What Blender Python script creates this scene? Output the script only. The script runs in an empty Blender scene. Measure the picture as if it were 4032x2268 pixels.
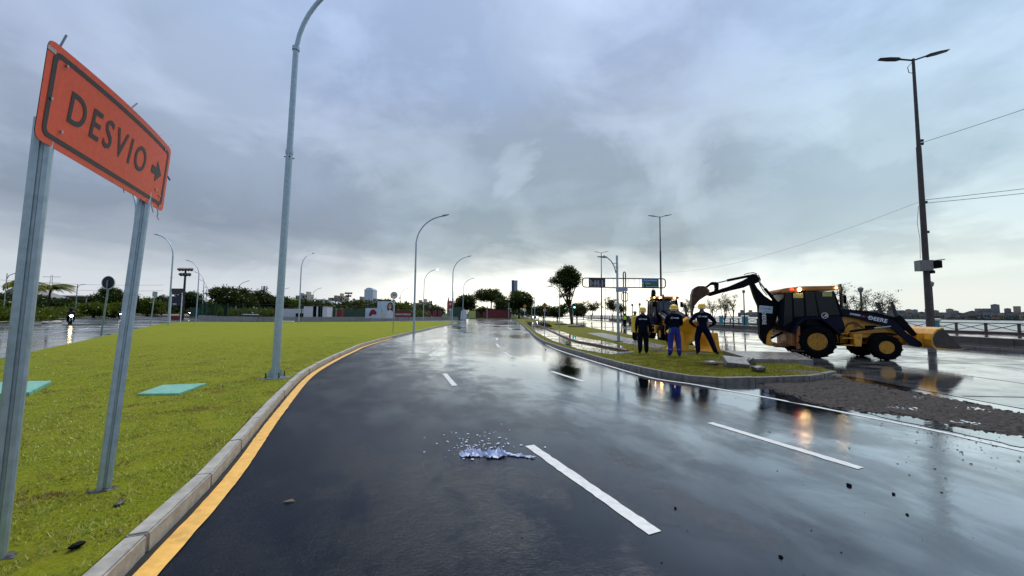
import bpy, bmesh, math, random
import numpy as np
from mathutils import Vector, Matrix

# ------------------------------------------------------------------ camera, sky, sun, exposure
S = bpy.context.scene
COL = S.collection
FPX, CAMH, ROLL = 1510.0, 1.6, 0.0101          # focal length in photo pixels (4032 wide), eye height, roll
PITCH = math.atan(102 / FPX)
_r0 = np.array([1, 0, 0.0]); _u0 = np.array([0, -math.sin(PITCH), math.cos(PITCH)])
FW = np.array([0, math.cos(PITCH), math.sin(PITCH)])
RT = _r0 * math.cos(ROLL) + _u0 * math.sin(ROLL)
UP = -_r0 * math.sin(ROLL) + _u0 * math.cos(ROLL)
EYE = np.array([0, 0, CAMH])
cd = bpy.data.cameras.new('camera'); cam = bpy.data.objects.new('camera', cd); COL.objects.link(cam)
cd.sensor_width = 36.0; cd.lens = 36.0 * FPX / 4032; cd.clip_start = 0.05; cd.clip_end = 12000
cam.matrix_world = Matrix(((RT[0], UP[0], -FW[0], 0), (RT[1], UP[1], -FW[1], 0), (RT[2], UP[2], -FW[2], CAMH), (0, 0, 0, 1)))
S.camera = cam
S.view_settings.view_transform = 'Standard'; S.view_settings.look = 'None'
S.view_settings.exposure = 0.60; S.view_settings.gamma = 1.0; S.view_settings.use_curve_mapping = False
S.render.resolution_x, S.render.resolution_y = 1024, 576
S.cycles.max_bounces = 7; S.cycles.transparent_max_bounces = 12; S.cycles.caustics_reflective = False
S.cycles.caustics_refractive = False; S.cycles.sample_clamp_indirect = 4.0

SUN_EL, SUN_AZ = math.radians(62), math.radians(15)
sd = bpy.data.lights.new('sun', 'SUN'); sun = bpy.data.objects.new('sun', sd); COL.objects.link(sun)
sd.energy = 1.5; sd.angle = math.radians(45); sd.color = (1.0, 0.96, 0.9)
_sdir = Vector((math.sin(SUN_AZ) * math.cos(SUN_EL), math.cos(SUN_AZ) * math.cos(SUN_EL), math.sin(SUN_EL)))
sun.rotation_euler = (-_sdir).to_track_quat('-Z', 'Y').to_euler()

class NT:
    """small helper for building node trees"""
    def __init__(s, nt): s.t = nt; s.n = nt.nodes; s.l = nt.links
    def new(s, typ, **kw):
        n = s.n.new(typ)
        for k, v in kw.items():
            if k.startswith('i_'):
                key = k[2:]
                key = int(key) if key.isdigit() else key.replace('_', ' ')
                s.put(n.inputs[key], v)
            else: setattr(n, k, v)
        return n
    def put(s, sock, v):
        if isinstance(v, bpy.types.NodeSocket): s.l.new(v, sock)
        elif isinstance(v, bpy.types.Node): s.l.new(v.outputs[0], sock)
        else: sock.default_value = v
    def m(s, op, a, b=0.0, c=0.0, clamp=False):
        n = s.n.new('ShaderNodeMath'); n.operation = op; n.use_clamp = clamp
        for i, v in enumerate((a, b, c)): s.put(n.inputs[i], v)
        return n.outputs[0]
    def vm(s, op, a, b=(0, 0, 0)):
        n = s.n.new('ShaderNodeVectorMath'); n.operation = op
        s.put(n.inputs[0], a)
        if op == 'SCALE': s.put(n.inputs['Scale'], b)
        else: s.put(n.inputs[1], b)
        return n.outputs['Value'] if op in ('DOT_PRODUCT', 'LENGTH') else n.outputs[0]
    def ramp(s, fac, stops, interp='LINEAR'):
        n = s.n.new('ShaderNodeValToRGB'); cr = n.color_ramp; cr.interpolation = interp
        while len(cr.elements) < len(stops): cr.elements.new(0.5)
        for e, (p, c) in zip(cr.elements, stops):
            e.position = p; e.color = (*c, 1) if len(c) == 3 else c
        s.put(n.inputs[0], fac); return n.outputs[0]
    def mix(s, fac, a, b, blend='MIX'):
        n = s.n.new('ShaderNodeMix'); n.data_type = 'RGBA'; n.blend_type = blend
        s.put(n.inputs[0], fac)
        for i, v in ((6, a), (7, b)):
            if isinstance(v, tuple) and len(v) == 3: v = (*v, 1)
            s.put(n.inputs[i], v)
        return n.outputs[2]
    def noise(s, vec, scale, detail=3, rough=0.5, dist=0.0, out=0):
        n = s.n.new('ShaderNodeTexNoise'); s.put(n.inputs['Vector'], vec)
        n.inputs['Scale'].default_value = scale; n.inputs['Detail'].default_value = detail
        n.inputs['Roughness'].default_value = rough; n.inputs['Distortion'].default_value = dist
        return n.outputs[out]
    def sstep(s, v, a, b, c=0.0, d=1.0):
        n = s.n.new('ShaderNodeMapRange'); n.interpolation_type = 'SMOOTHSTEP'
        s.put(n.inputs[0], v)
        for i, x in enumerate((a, b, c, d)): n.inputs[i + 1].default_value = x
        return n.outputs[0]

def build_world():
    w = bpy.data.worlds.new('World'); S.world = w; w.use_nodes = True
    t = NT(w.node_tree); t.n.clear()
    sky = t.new('ShaderNodeTexSky', sky_type='NISHITA', sun_disc=False)
    sky.sun_elevation = SUN_EL; sky.sun_rotation = SUN_AZ; sky.air_density = 1.5; sky.dust_density = 3.0
    d = t.new('ShaderNodeTexCoord').outputs['Generated']
    sx = t.new('ShaderNodeSeparateXYZ', i_0=d); x, y, z = sx.outputs
    z0 = t.m('MAXIMUM', z, 0.0)
    den = t.m('ADD', z0, 0.16)
    pv = t.new('ShaderNodeCombineXYZ', i_0=t.m('DIVIDE', x, den), i_1=t.m('DIVIDE', y, den), i_2=0.0).outputs[0]
    hl = t.m('SQRT', t.m('ADD', t.m('MULTIPLY', x, x), t.m('MULTIPLY', y, y)))
    hl = t.m('MAXIMUM', hl, 0.001)
    def lobe(azdeg, lo, hi):
        a = math.radians(azdeg)
        c = t.m('DIVIDE', t.m('ADD', t.m('MULTIPLY', x, math.sin(a)), t.m('MULTIPLY', y, math.cos(a))), hl)
        return t.sstep(c, lo, hi)
    n1 = t.noise(t.vm('ADD', pv, (3.1, 0.4, 0.0)), 0.62, 7, 0.58, 0.5)   # big cloud masses
    n2 = t.noise(t.vm('ADD', pv, (7.3, 2.1, 0.0)), 1.7, 6, 0.56, 0.35)
    n3 = t.noise(t.vm('ADD', t.vm('MULTIPLY', d, (1.0, 1.0, 1.7)), (1.7, 5.2, 0.0)), 4.2, 6, 0.55, 0.5)
    nb = t.noise(t.vm('MULTIPLY', d, (1.0, 1.0, 2.6)), 2.1, 4, 0.5, 0.0)
    wz = t.m('ADD', z0, t.m('MULTIPLY', t.m('SUBTRACT', nb, 0.5), 0.17))
    wz = t.m('ADD', wz, t.m('MULTIPLY', t.m('SUBTRACT', n3, 0.5), 0.16))
    wz = t.m('ADD', t.m('MULTIPLY', wz, t.sstep(z0, 0.0, 0.06, 0.25, 1.0)), 0.0)
    cen = t.ramp(wz, [(0.0, (1.45, 1.40, 1.15)), (.05, (1.42, 1.39, 1.18)), (.10, (.94, .96, .90)), (.16, (.42, .49, .52)), (.27, (.36, .44, .49)),
                      (.42, (.37, .45, .56)), (.55, (.39, .50, .71)), (.72, (.42, .55, .82)), (1, (.42, .55, .82))])
    lef = t.ramp(wz, [(0.0, (.62, .66, .70)), (.07, (.57, .62, .68)), (.13, (.43, .48, .56)), (.19, (.31, .36, .45)), (.30, (.35, .41, .53)),
                      (.45, (.39, .47, .65)), (.62, (.42, .55, .80)), (1, (.42, .55, .80))])
    rig = t.ramp(wz, [(0.0, (.78, .82, .77)), (.08, (.74, .83, .81)), (.17, (.60, .73, .77)), (.28, (.47, .61, .69)),
                      (.42, (.46, .61, .77)), (.6, (.40, .55, .80)), (1, (.40, .55, .80))])
    col = t.mix(lobe(14, 0.70, 0.99), lef, cen)
    col = t.mix(lobe(62, 0.78, 0.97), col, rig)
    # cloud contrast: darker bellies and paler breaks
    k = t.m('ADD', t.m('MULTIPLY', n1, 0.5), t.m('ADD', t.m('MULTIPLY', n2, 0.25), t.m('MULTIPLY', n3, 0.25)))
    upm = t.sstep(z0, 0.03, 0.14)
    # cloud masses and breaks, each a ragged patch of sky at an azimuth and elevation (degrees)
    wn = t.noise(t.vm('ADD', d, (4.4, 1.2, 7.7)), 3.2, 7, 0.6, 0.6, 1)
    dw = t.vm('NORMALIZE', t.vm('ADD', d, t.vm('SCALE', t.vm('SUBTRACT', wn, (.5, .5, .5)), 0.42)))
    def patches(lst):
        acc = None
        for az, el, r, amt in lst:
            A, E = math.radians(az), math.radians(el)
            c = t.vm('DOT_PRODUCT', dw, (math.sin(A) * math.cos(E), math.cos(A) * math.cos(E), math.sin(E)))
            v = t.m('MULTIPLY', t.sstep(c, math.cos(math.radians(r)), math.cos(math.radians(r * .25))), amt)
            acc = v if acc is None else t.m('ADD', acc, v)
        return t.m('MINIMUM', acc, 1.0)
    upm = t.sstep(z0, 0.03, 0.14)
    pd = patches([(-10, 29, 20, .45), (4, 22, 14, .5), (14, 17, 11, .8), (25, 9, 10, .6), (37, 15, 9, .8), (30, 20, 6, .5), (45, 12, 8, .5), (-32, 12, 11, .75), (-46, 12, 12, .75), (-20, 12, 10, .6), (-4, 11, 9, .5), (-50, 34, 14, .3), (22, 33, 10, .3),
                  (100, 20, 18, .6), (150, 25, 22, .6), (-110, 22, 22, .6), (-160, 30, 20, .5), (-80, 25, 16, .5)])
    pp = patches([(3, 24, 5, .8), (24, 22, 9, .7), (33, 11, 7, .6), (41, 21, 9, .5), (-38, 24, 14, .5), (-20, 20, 9, .35), (8, 38, 10, .5), (-45, 38, 10, .5), (52, 24, 10, .4), (28, 14, 4, .5), (16, 9, 5, .5)])
    dark = t.m('MULTIPLY', t.m('MINIMUM', t.m('ADD', t.m('MULTIPLY', t.sstep(k, 0.53, 0.43), .70), pd), 1.0), upm)
    pale = t.m('MULTIPLY', t.m('MINIMUM', t.m('ADD', t.m('MULTIPLY', t.sstep(k, 0.51, 0.60), .50), pp), 1.0), upm)
    col = t.mix(t.m('MULTIPLY', dark, 0.85), col, t.mix(1.0, col, (.62, .655, .70), 'MULTIPLY'))
    col = t.mix(t.m('MULTIPLY', pale, 0.50), col, t.mix(0.5, col, (.62, .77, .90)))
    col = t.vm('SCALE', col, 7.9)
    col = t.mix(0.90, t.vm('SCALE', sky.outputs[0], 0.8), col)
    bg = t.new('ShaderNodeBackground', i_Color=col, i_Strength=0.1)
    out = t.new('ShaderNodeOutputWorld'); t.l.new(bg.outputs[0], out.inputs[0])
build_world()

# ------------------------------------------------------------------ photo pixel -> place
def ray(x, y): return FW + RT * (x - 2016) / FPX - UP * (y - 1134) / FPX
def G(x, y, z=0.0):
    """where the line of sight through a photo pixel meets the level z"""
    d = ray(x, y); return Vector(EYE + d * ((z - CAMH) / d[2]))
def PD(x, y, Y):
    """the point at depth Y on that line of sight"""
    d = ray(x, y); return Vector(EYE + d * (Y / d[1]))
def XY(x, Y):
    """ground x of a thing that shows at photo column x and stands Y metres ahead"""
    return (x - 2016) / FPX * Y
def hz(x): return 1236 + ROLL * (x - 2016)
def hgt(x, y, Y): return CAMH + (hz(x) - y) / FPX * Y

# ------------------------------------------------------------------ mesh helpers
class MB:
    def __init__(s): s.v = []; s.f = []; s.mi = []
    def add(s, vs, fs, mi=0):
        o = len(s.v); s.v += [tuple(p) for p in vs]; s.f += [tuple(i + o for i in f) for f in fs]; s.mi += [mi] * len(fs); return s
    def box(s, c, size, rot=None, mi=0, taper=1.0):
        hx, hy, hz_ = size[0] / 2, size[1] / 2, size[2] / 2
        pts = []
        for k in (-1, 1):
            q = taper if k > 0 else 1.0
            for (a, b) in ((-1, -1), (1, -1), (1, 1), (-1, 1)): pts.append(Vector((a * hx * q, b * hy * q, k * hz_)))
        if rot is not None: pts = [rot @ p for p in pts]
        c = Vector(c)
        return s.add([p + c for p in pts], [(3, 2, 1, 0), (4, 5, 6, 7), (0, 1, 5, 4), (1, 2, 6, 5), (2, 3, 7, 6), (3, 0, 4, 7)], mi)
    def tube(s, pts, r, n=8, cap=True, mi=0, sq=False):
        pts = [Vector(p) for p in pts]
        rr = r if isinstance(r, (list, tuple)) else [r] * len(pts)
        vs = []; prev = None
        for i, p in enumerate(pts):
            d = (pts[min(i + 1, len(pts) - 1)] - pts[max(i - 1, 0)])
            if d.length < 1e-9: d = Vector((0, 0, 1))
            d.normalize()
            a = Vector((0, 0, 1)) if abs(d.z) < 0.95 else Vector((1, 0, 0))
            if prev is not None: a = prev
            u = d.cross(a)
            if u.length < 1e-6: u = d.cross(Vector((0, 1, 0)))
            u.normalize(); w = u.cross(d).normalized(); prev = w
            for k in range(n):
                t = 2 * math.pi * (k + (0.5 if sq else 0)) / n
                vs.append(p + (u * math.cos(t) + w * math.sin(t)) * rr[i])
        fs = []
        for i in range(len(pts) - 1):
            for k in range(n):
                fs.append((i * n + k, i * n + (k + 1) % n, (i + 1) * n + (k + 1) % n, (i + 1) * n + k))
        if cap:
            fs.append(tuple(range(n - 1, -1, -1))); fs.append(tuple((len(pts) - 1) * n + k for k in range(n)))
        return s.add(vs, fs, mi)
    def prism(s, poly, axis, lo, hi, mi=0):
        """poly of 2-D points extruded along an axis ('x','y','z'); the two others keep their order"""
        def mk(p, h):
            if axis == 'y': return (p[0], h, p[1])
            if axis == 'x': return (h, p[0], p[1])
            return (p[0], p[1], h)
        n = len(poly)
        vs = [mk(p, lo) for p in poly] + [mk(p, hi) for p in poly]
        fs = [tuple(range(n - 1, -1, -1)), tuple(range(n, 2 * n))] + [(i, (i + 1) % n, n + (i + 1) % n, n + i) for i in range(n)]
        return s.add(vs, fs, mi)
    def lathe(s, prof, c=(0, 0, 0), axis='z', n=24, mi=0, closed=False):
        """prof: (radius, height) pairs"""
        vs = []; c = Vector(c)
        for (r, h) in prof:
            for k in range(n):
                t = 2 * math.pi * k / n; a, b = r * math.cos(t), r * math.sin(t)
                p = (a, b, h) if axis == 'z' else ((a, h, b) if axis == 'y' else (h, a, b))
                vs.append(Vector(p) + c)
        fs = []; m = len(prof)
        for i in range(m if closed else m - 1):
            j = (i + 1) % m
            for k in range(n): fs.append((i * n + k, i * n + (k + 1) % n, j * n + (k + 1) % n, j * n + k))
        if not closed:
            if prof[0][0] > 1e-6: fs.append(tuple(range(n - 1, -1, -1)))
            if prof[-1][0] > 1e-6: fs.append(tuple((m - 1) * n + k for k in range(n)))
        return s.add(vs, fs, mi)
    def quad(s, a, b, c, d, mi=0): return s.add([a, b, c, d], [(0, 1, 2, 3)], mi)
    def mesh(s, name, mats, smooth=False, bevel=0.0, fix=True):
        me = bpy.data.meshes.new(name); me.from_pydata(s.v, [], s.f)
        for m in (mats if isinstance(mats, (list, tuple)) else [mats]): me.materials.append(m)
        me.polygons.foreach_set('material_index', s.mi)
        if fix or bevel:
            bm = bmesh.new(); bm.from_mesh(me)
            if bevel:
                bmesh.ops.remove_doubles(bm, verts=bm.verts, dist=1e-5)
                bmesh.ops.bevel(bm, geom=[e for e in bm.edges if len(e.link_faces) == 2 and e.calc_face_angle(0) > 0.35],
                                offset=bevel, segments=2, affect='EDGES', clamp_overlap=True)
            bmesh.ops.recalc_face_normals(bm, faces=bm.faces)
            bm.to_mesh(me); bm.free()
        if smooth:
            for p in me.polygons: p.use_smooth = True
            me.set_sharp_from_angle(angle=math.radians(40))
        me.update(); return me
    def build(s, name, mats, parent=None, smooth=False, bevel=0.0, fix=True):
        return link(name, s.mesh(name, mats, smooth, bevel, fix), parent)

def link(name, me, parent=None):
    o = bpy.data.objects.new(name, me); COL.objects.link(o)
    if parent is not None: o.parent = parent
    return o
def thing(name, label, cat, loc=(0, 0, 0), rz=0.0, group=None, mesh=None):
    o = bpy.data.objects.new(name, mesh); COL.objects.link(o)
    o.location = loc; o.rotation_euler = (0, 0, rz)
    return tag(o, label, cat, group)
def tag(o, label=None, cat=None, group=None, kind=None):
    if label: o['label'] = label
    if cat: o['category'] = cat
    if group: o['group'] = group
    if kind: o['kind'] = kind
    return o
def structure(o): o['kind'] = 'structure'; return o
def copy_tree(o, parent=None):
    c = o.copy(); COL.objects.link(c)
    if parent is not None: c.parent = parent
    for ch in list(o.children): copy_tree(ch, c)
    return c
def Rz(a): return Matrix.Rotation(a, 3, 'Z')
def Ry(a): return Matrix.Rotation(a, 3, 'Y')
def Rx(a): return Matrix.Rotation(a, 3, 'X')

def sheet(name, poly, z, mat, parent=None):
    """flat polygon sheet in plan (concave allowed)"""
    bm = bmesh.new()
    vs = [bm.verts.new((p[0], p[1], z)) for p in poly]
    f = bm.faces.new(vs); f.normal_update()
    if f.normal.z < 0: f.normal_flip()
    bmesh.ops.triangulate(bm, faces=[f])
    me = bpy.data.meshes.new(name); bm.to_mesh(me); bm.free(); me.materials.append(mat)
    return link(name, me, parent)
def slab(name, poly, z0, z1, mat, parent=None):
    bm = bmesh.new()
    vs = [bm.verts.new((p[0], p[1], z1)) for p in poly]
    f = bm.faces.new(vs); f.normal_update()
    if f.normal.z < 0: f.normal_flip()
    r = bmesh.ops.extrude_face_region(bm, geom=[f])
    for v in [g for g in r['geom'] if isinstance(g, bmesh.types.BMVert)]: v.co.z = z1
    for v in vs: v.co.z = z0
    bmesh.ops.recalc_face_normals(bm, faces=bm.faces)
    bmesh.ops.triangulate(bm, faces=[g for g in bm.faces if len(g.verts) > 4])
    me = bpy.data.meshes.new(name); bm.to_mesh(me); bm.free(); me.materials.append(mat)
    return link(name, me, parent)

def text_mesh(txt, size, mat, bold=0.0, depth=0.0015, spacing=1.0, sx=1.0, align='CENTER'):
    c = bpy.data.curves.new('lettering', 'FONT'); c.body = txt; c.size = size; c.align_x = align; c.align_y = 'CENTER'
    c.offset = bold; c.extrude = depth; c.space_character = spacing; c.resolution_u = 4
    o = bpy.data.objects.new('lettering', c); COL.objects.link(o)
    dg = bpy.context.evaluated_depsgraph_get()
    me = bpy.data.meshes.new_from_object(o.evaluated_get(dg))
    bpy.data.objects.remove(o); bpy.data.curves.remove(c)
    me.materials.clear(); me.materials.append(mat)
    if sx != 1.0:
        for v in me.vertices: v.co.x *= sx
    return me

# ------------------------------------------------------------------ materials
MATS = {}
def mat(name, col, rough=0.6, metal=0.0, var=0.15, scale=6.0, bump=0.0, bscale=40.0, spec=0.5, col2=None, emit=None, estr=0.0,
        coat=0.0, rvar=0.0, dirt=None, dscale=2.0, damt=0.0, trans=0.0, alpha=1.0):
    """generic painted / stone / metal surface: two-tone noise, fine relief, uneven gloss, optional dirt blotches"""
    if name in MATS: return MATS[name]
    m = bpy.data.materials.new(name); m.use_nodes = True; MATS[name] = m
    t = NT(m.node_tree); b = t.n['Principled BSDF']
    tc = t.new('ShaderNodeTexCoord').outputs['Object']
    if col2 is None: col2 = tuple(min(1, c * (1 + var)) for c in col); c1 = tuple(c * (1 - var) for c in col)
    else: c1 = col
    n = t.noise(tc, scale, 5, 0.6)
    f = t.sstep(n, 0.32, 0.68)
    c = t.mix(f, c1, col2)
    if damt:
        dn = t.sstep(t.noise(t.vm('ADD', tc, (3.1, 1.7, 8.8)), dscale, 6, 0.65, 0.5), 0.5, 0.72)
        c = t.mix(t.m('MULTIPLY', dn, damt), c, dirt or (.05, .045, .04))
    t.put(b.inputs['Base Color'], c)
    if rvar: t.put(b.inputs['Roughness'], t.sstep(t.noise(tc, scale * 2.3, 4, 0.6), 0.3, 0.7, max(0.02, rough - rvar), min(1, rough + rvar)))
    else: b.inputs['Roughness'].default_value = rough
    b.inputs['Metallic'].default_value = metal; b.inputs['Specular IOR Level'].default_value = spec
    b.inputs['Coat Weight'].default_value = coat; b.inputs['Coat Roughness'].default_value = 0.08
    if trans: b.inputs['Transmission Weight'].default_value = trans
    if alpha < 1: b.inputs['Alpha'].default_value = alpha
    if bump:
        bn = t.new('ShaderNodeBump', i_Strength=bump, i_Distance=0.01); t.put(bn.inputs['Height'], t.noise(tc, bscale, 4, 0.6))
        t.put(b.inputs['Normal'], bn)
    if emit: b.inputs['Emission Color'].default_value = (*emit, 1); b.inputs['Emission Strength'].default_value = estr
    return m

def wet_road(name, c1, c2, rlo, rhi, streak=(1, 1, 1), bumpk=0.12, pud=0.5, seed=0.0, ior=1.5, power=3.0, film=1.0, camber=None):
    """wet asphalt: grainy dark aggregate under a film of water whose sheen rises towards grazing view; shallow dips hold a smoother film"""
    m = bpy.data.materials.new(name); m.use_nodes = True; MATS[name] = m
    t = NT(m.node_tree); t.n.clear()
    p = t.vm('ADD', t.new('ShaderNodeTexCoord').outputs['Object'], (seed, seed * 1.7, 0))
    rot = t.new('ShaderNodeMapping'); t.put(rot.inputs['Vector'], p); rot.inputs['Rotation'].default_value = (0, 0, -.30)
    ps = t.vm('MULTIPLY', rot.outputs[0], streak)
    big = t.noise(ps, 0.22, 6, 0.6, 0.6)
    mid = t.noise(ps, 1.3, 5, 0.62, 0.3)
    fine = t.noise(p, 95.0, 3, 0.7)
    grit = t.noise(p, 42.0, 5, 0.7)
    lump = t.noise(p, 9.0, 4, 0.6)
    c = t.mix(t.sstep(mid, 0.35, 0.65), c1, c2)
    c = t.mix(t.m('MULTIPLY', t.sstep(fine, 0.56, 0.70), 0.7), c, tuple(min(1, x * 3.5) for x in c2))
    w = t.m('ADD', t.m('MULTIPLY', big, 0.65), t.m('MULTIPLY', mid, 0.35))
    wet = t.sstep(w, pud + 0.08, pud - 0.08)                     # 1 where water stands
    r = t.m('ADD', rlo, t.m('MULTIPLY', t.m('SUBTRACT', 1.0, wet), rhi - rlo))
    r = t.m('MAXIMUM', t.m('ADD', r, t.m('MULTIPLY', t.m('SUBTRACT', grit, 0.5), 0.14)), 0.02)
    if camber:                                                   # the road drains to one side, where the film is thicker and smoother
        dd = t.vm('DOT_PRODUCT', p, (camber[0], camber[1], 0)); dd = t.m('ADD', dd, t.m('MULTIPLY', t.m('SUBTRACT', t.noise(ps, .5, 5, .6, .4), .5), 2.4))
        nearf = t.sstep(t.vm('DOT_PRODUCT', p, (0, 1, 0)), 11.0, 26.0, 1.0, .12)      # further on the surface is coarser again
        sm = t.m('MULTIPLY', t.sstep(dd, camber[2] + 1.0, camber[3] - .5), nearf)
        bumpk = t.m('MULTIPLY', bumpk, t.m('SUBTRACT', 1.0, t.m('MULTIPLY', sm, .84)))
    bn = t.new('ShaderNodeBump', i_Distance=0.006)
    t.put(bn.inputs['Height'], t.m('ADD', t.m('ADD', grit, t.m('MULTIPLY', fine, 0.5)), t.m('MULTIPLY', lump, 0.8)))
    t.put(bn.inputs['Strength'], t.m('MULTIPLY', t.m('SUBTRACT', 1.0, t.m('MULTIPLY', wet, 0.75)), bumpk))
    rip = t.new('ShaderNodeBump', i_Distance=0.02, i_Strength=0.05)
    t.put(rip.inputs['Height'], t.noise(t.vm('MULTIPLY', p, (1.0, 1.6, 1.0)), 7.0, 3, 0.5)); t.put(rip.inputs['Normal'], bn)
    d = t.new('ShaderNodeBsdfDiffuse'); t.put(d.inputs['Color'], c); t.put(d.inputs['Normal'], bn)
    g = t.new('ShaderNodeBsdfGlossy'); t.put(g.inputs['Roughness'], r); t.put(g.inputs['Normal'], rip); g.inputs['Color'].default_value = (.97, .98, 1, 1)
    lw = t.new('ShaderNodeLayerWeight'); lw.inputs['Blend'].default_value = 0.5
    f0 = ((ior - 1) / (ior + 1)) ** 2
    fr = t.m('ADD', f0, t.m('MULTIPLY', t.m('POWER', lw.outputs['Facing'], power), 1 - f0))
    fr = t.m('MULTIPLY', fr, t.m('ADD', film * 0.62, t.m('MULTIPLY', t.m('ADD', t.m('MULTIPLY', wet, .6), t.m('MULTIPLY', t.sstep(mid, .62, .38), .4)), film * 0.45)))
    if camber:
        r = t.m('MULTIPLY', r, t.m('SUBTRACT', 1.15, t.m('MULTIPLY', sm, .77))); t.put(g.inputs['Roughness'], r)
        fr = t.m('MULTIPLY', fr, t.sstep(dd, camber[2], camber[3], camber[4], camber[5]))
    fr = t.m('MINIMUM', fr, 0.93)
    mx = t.new('ShaderNodeMixShader'); t.put(mx.inputs[0], fr); t.l.new(d.outputs[0], mx.inputs[1]); t.l.new(g.outputs[0], mx.inputs[2])
    o = t.new('ShaderNodeOutputMaterial'); t.l.new(mx.outputs[0], o.inputs[0])
    return m

def leaf_mat(name, ca, cb, trans=0.35):
    m = bpy.data.materials.new(name); m.use_nodes = True; MATS[name] = m
    t = NT(m.node_tree); t.n.clear()
    g = t.new('ShaderNodeNewGeometry'); tc = t.new('ShaderNodeTexCoord').outputs['Object']
    f = t.m('ADD', t.m('MULTIPLY', g.outputs['Random Per Island'], 0.6), t.m('MULTIPLY', t.noise(tc, 0.7, 3), 0.4))
    c = t.mix(t.sstep(f, 0.2, 0.8), ca, cb)
    d = t.new('ShaderNodeBsdfDiffuse'); t.put(d.inputs[0], c)
    tr = t.new('ShaderNodeBsdfTranslucent'); t.put(tr.inputs[0], t.mix(0.5, c, (.12, .16, .01)))
    gl = t.new('ShaderNodeBsdfGlossy'); gl.inputs['Roughness'].default_value = 0.35; gl.inputs[0].default_value = (.6, .6, .6, 1)
    mx = t.new('ShaderNodeMixShader', i_0=trans); t.l.new(d.outputs[0], mx.inputs[1]); t.l.new(tr.outputs[0], mx.inputs[2])
    fr = t.new('ShaderNodeFresnel', i_IOR=1.35)
    m2 = t.new('ShaderNodeMixShader'); t.put(m2.inputs[0], t.m('MULTIPLY', fr.outputs[0], 0.10))
    t.l.new(mx.outputs[0], m2.inputs[1]); t.l.new(gl.outputs[0], m2.inputs[2])
    o = t.new('ShaderNodeOutputMaterial'); t.l.new(m2.outputs[0], o.inputs[0])
    return m

def turf_mat(name, ca, cb, brown, bamt=0.5, bump=0.8):
    """mown turf: yellow-green and deeper green patches, thin brown thatch, blade-scale relief"""
    m = bpy.data.materials.new(name); m.use_nodes = True; MATS[name] = m
    t = NT(m.node_tree); b = t.n['Principled BSDF']
    p = t.new('ShaderNodeTexCoord').outputs['Object']
    n0 = t.noise(p, 0.16, 4, 0.6, 0.3); n1 = t.noise(p, 0.7, 6, 0.65, 0.4); n2 = t.noise(p, 3.2, 6, 0.7); n3 = t.noise(p, 38.0, 5, 0.75)
    c = t.mix(t.sstep(t.m('ADD', t.m('MULTIPLY', n1, .5), t.m('MULTIPLY', n2, .5)), 0.38, 0.62), ca, cb)
    c = t.mix(t.m('MULTIPLY', t.sstep(n0, 0.56, 0.68), .45), c, tuple(x * k for x, k in zip(ca, (.55, .85, .8))))
    c = t.mix(t.m('MULTIPLY', t.sstep(n1, 0.52, 0.66), .60), c, tuple(x * .62 for x in ca))
    th = t.m('MULTIPLY', t.sstep(t.m('ADD', t.m('MULTIPLY', n2, .55), t.m('MULTIPLY', n3, .45)), 0.50, 0.64), bamt)
    c = t.mix(th, c, brown)
    c = t.mix(t.sstep(n3, 0.35, 0.7), t.mix(1.0, c, (.62, .66, .6), 'MULTIPLY'), c)
    t.put(b.inputs['Base Color'], c); b.inputs['Roughness'].default_value = 0.85; b.inputs['Specular IOR Level'].default_value = 0.1
    bn = t.new('ShaderNodeBump', i_Strength=bump, i_Distance=0.06)
    t.put(bn.inputs['Height'], t.m('ADD', t.m('MULTIPLY', n3, .6), t.m('ADD', t.m('MULTIPLY', n2, 1.4), n1))); t.put(b.inputs['Normal'], bn)
    return m
def blade_mat(name, ca, cb, brown, lo, hi):
    m = leaf_mat(name, ca, cb, .42); t = NT(m.node_tree)
    tc = t.new('ShaderNodeTexCoord').outputs['Object']
    n = t.m('ADD', t.m('MULTIPLY', t.noise(tc, 1.1, 5, .65, .4), .6), t.m('MULTIPLY', t.noise(tc, 5.0, 4, .6), .4))
    f = t.sstep(n, lo, hi)
    for nd in t.n:
        if nd.type in ('BSDF_DIFFUSE', 'BSDF_TRANSLUCENT'):
            src = nd.inputs[0].links[0].from_socket; t.put(nd.inputs[0], t.mix(f, src, brown))
    return m

M_ROAD = wet_road('wet_asphalt', (.0025, .004, .008), (.007, .010, .016), 0.06, 0.17, (1.1, .65, 1), 1.0, 0.48, 0.0, 1.25, 4.0, 1.1, (.94, .35, -1.2, 5.2, .38, 2.2))
M_ROAD2 = wet_road('wet_concrete_road', (.05, .053, .057), (.085, .088, .09), 0.03, 0.16, (0.7, 1.0, 1), 0.10, 0.53, 11.0, 1.5, 2.4)
M_ROAD3 = wet_road('wet_side_road', (.03, .034, .04), (.05, .055, .062), 0.08, 0.22, (0.5, 1.0, 1), 0.12, 0.5, 31.0, 1.4, 2.8)
M_PATH = wet_road('wet_path', (.06, .058, .062), (.11, .10, .10), 0.03, 0.14, (1, 1, 1), 0.05, 0.55, 23.0, 1.5, 2.4)
M_TURF = turf_mat('turf', (.255, .28, .010), (.315, .315, .018), (.20, .14, .04), 0.50)
M_TURF2 = turf_mat('island_turf', (.165, .165, .014), (.21, .19, .022), (.12, .08, .03), 0.6)
M_ROUGH = turf_mat('rough_grass', (.05, .075, .014), (.085, .10, .02), (.07, .055, .02), 0.5)
M_DIRT = mat('bare_soil', (.14, .11, .075), 0.9, var=.3, scale=1.5, bump=.6, bscale=14)
M_KERB = mat('kerb_concrete', (.36, .335, .285), 0.62, var=.18, scale=9, bump=.35, bscale=90, dirt=(.12, .095, .06), dscale=3.5, damt=.55, rvar=.15)
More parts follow.
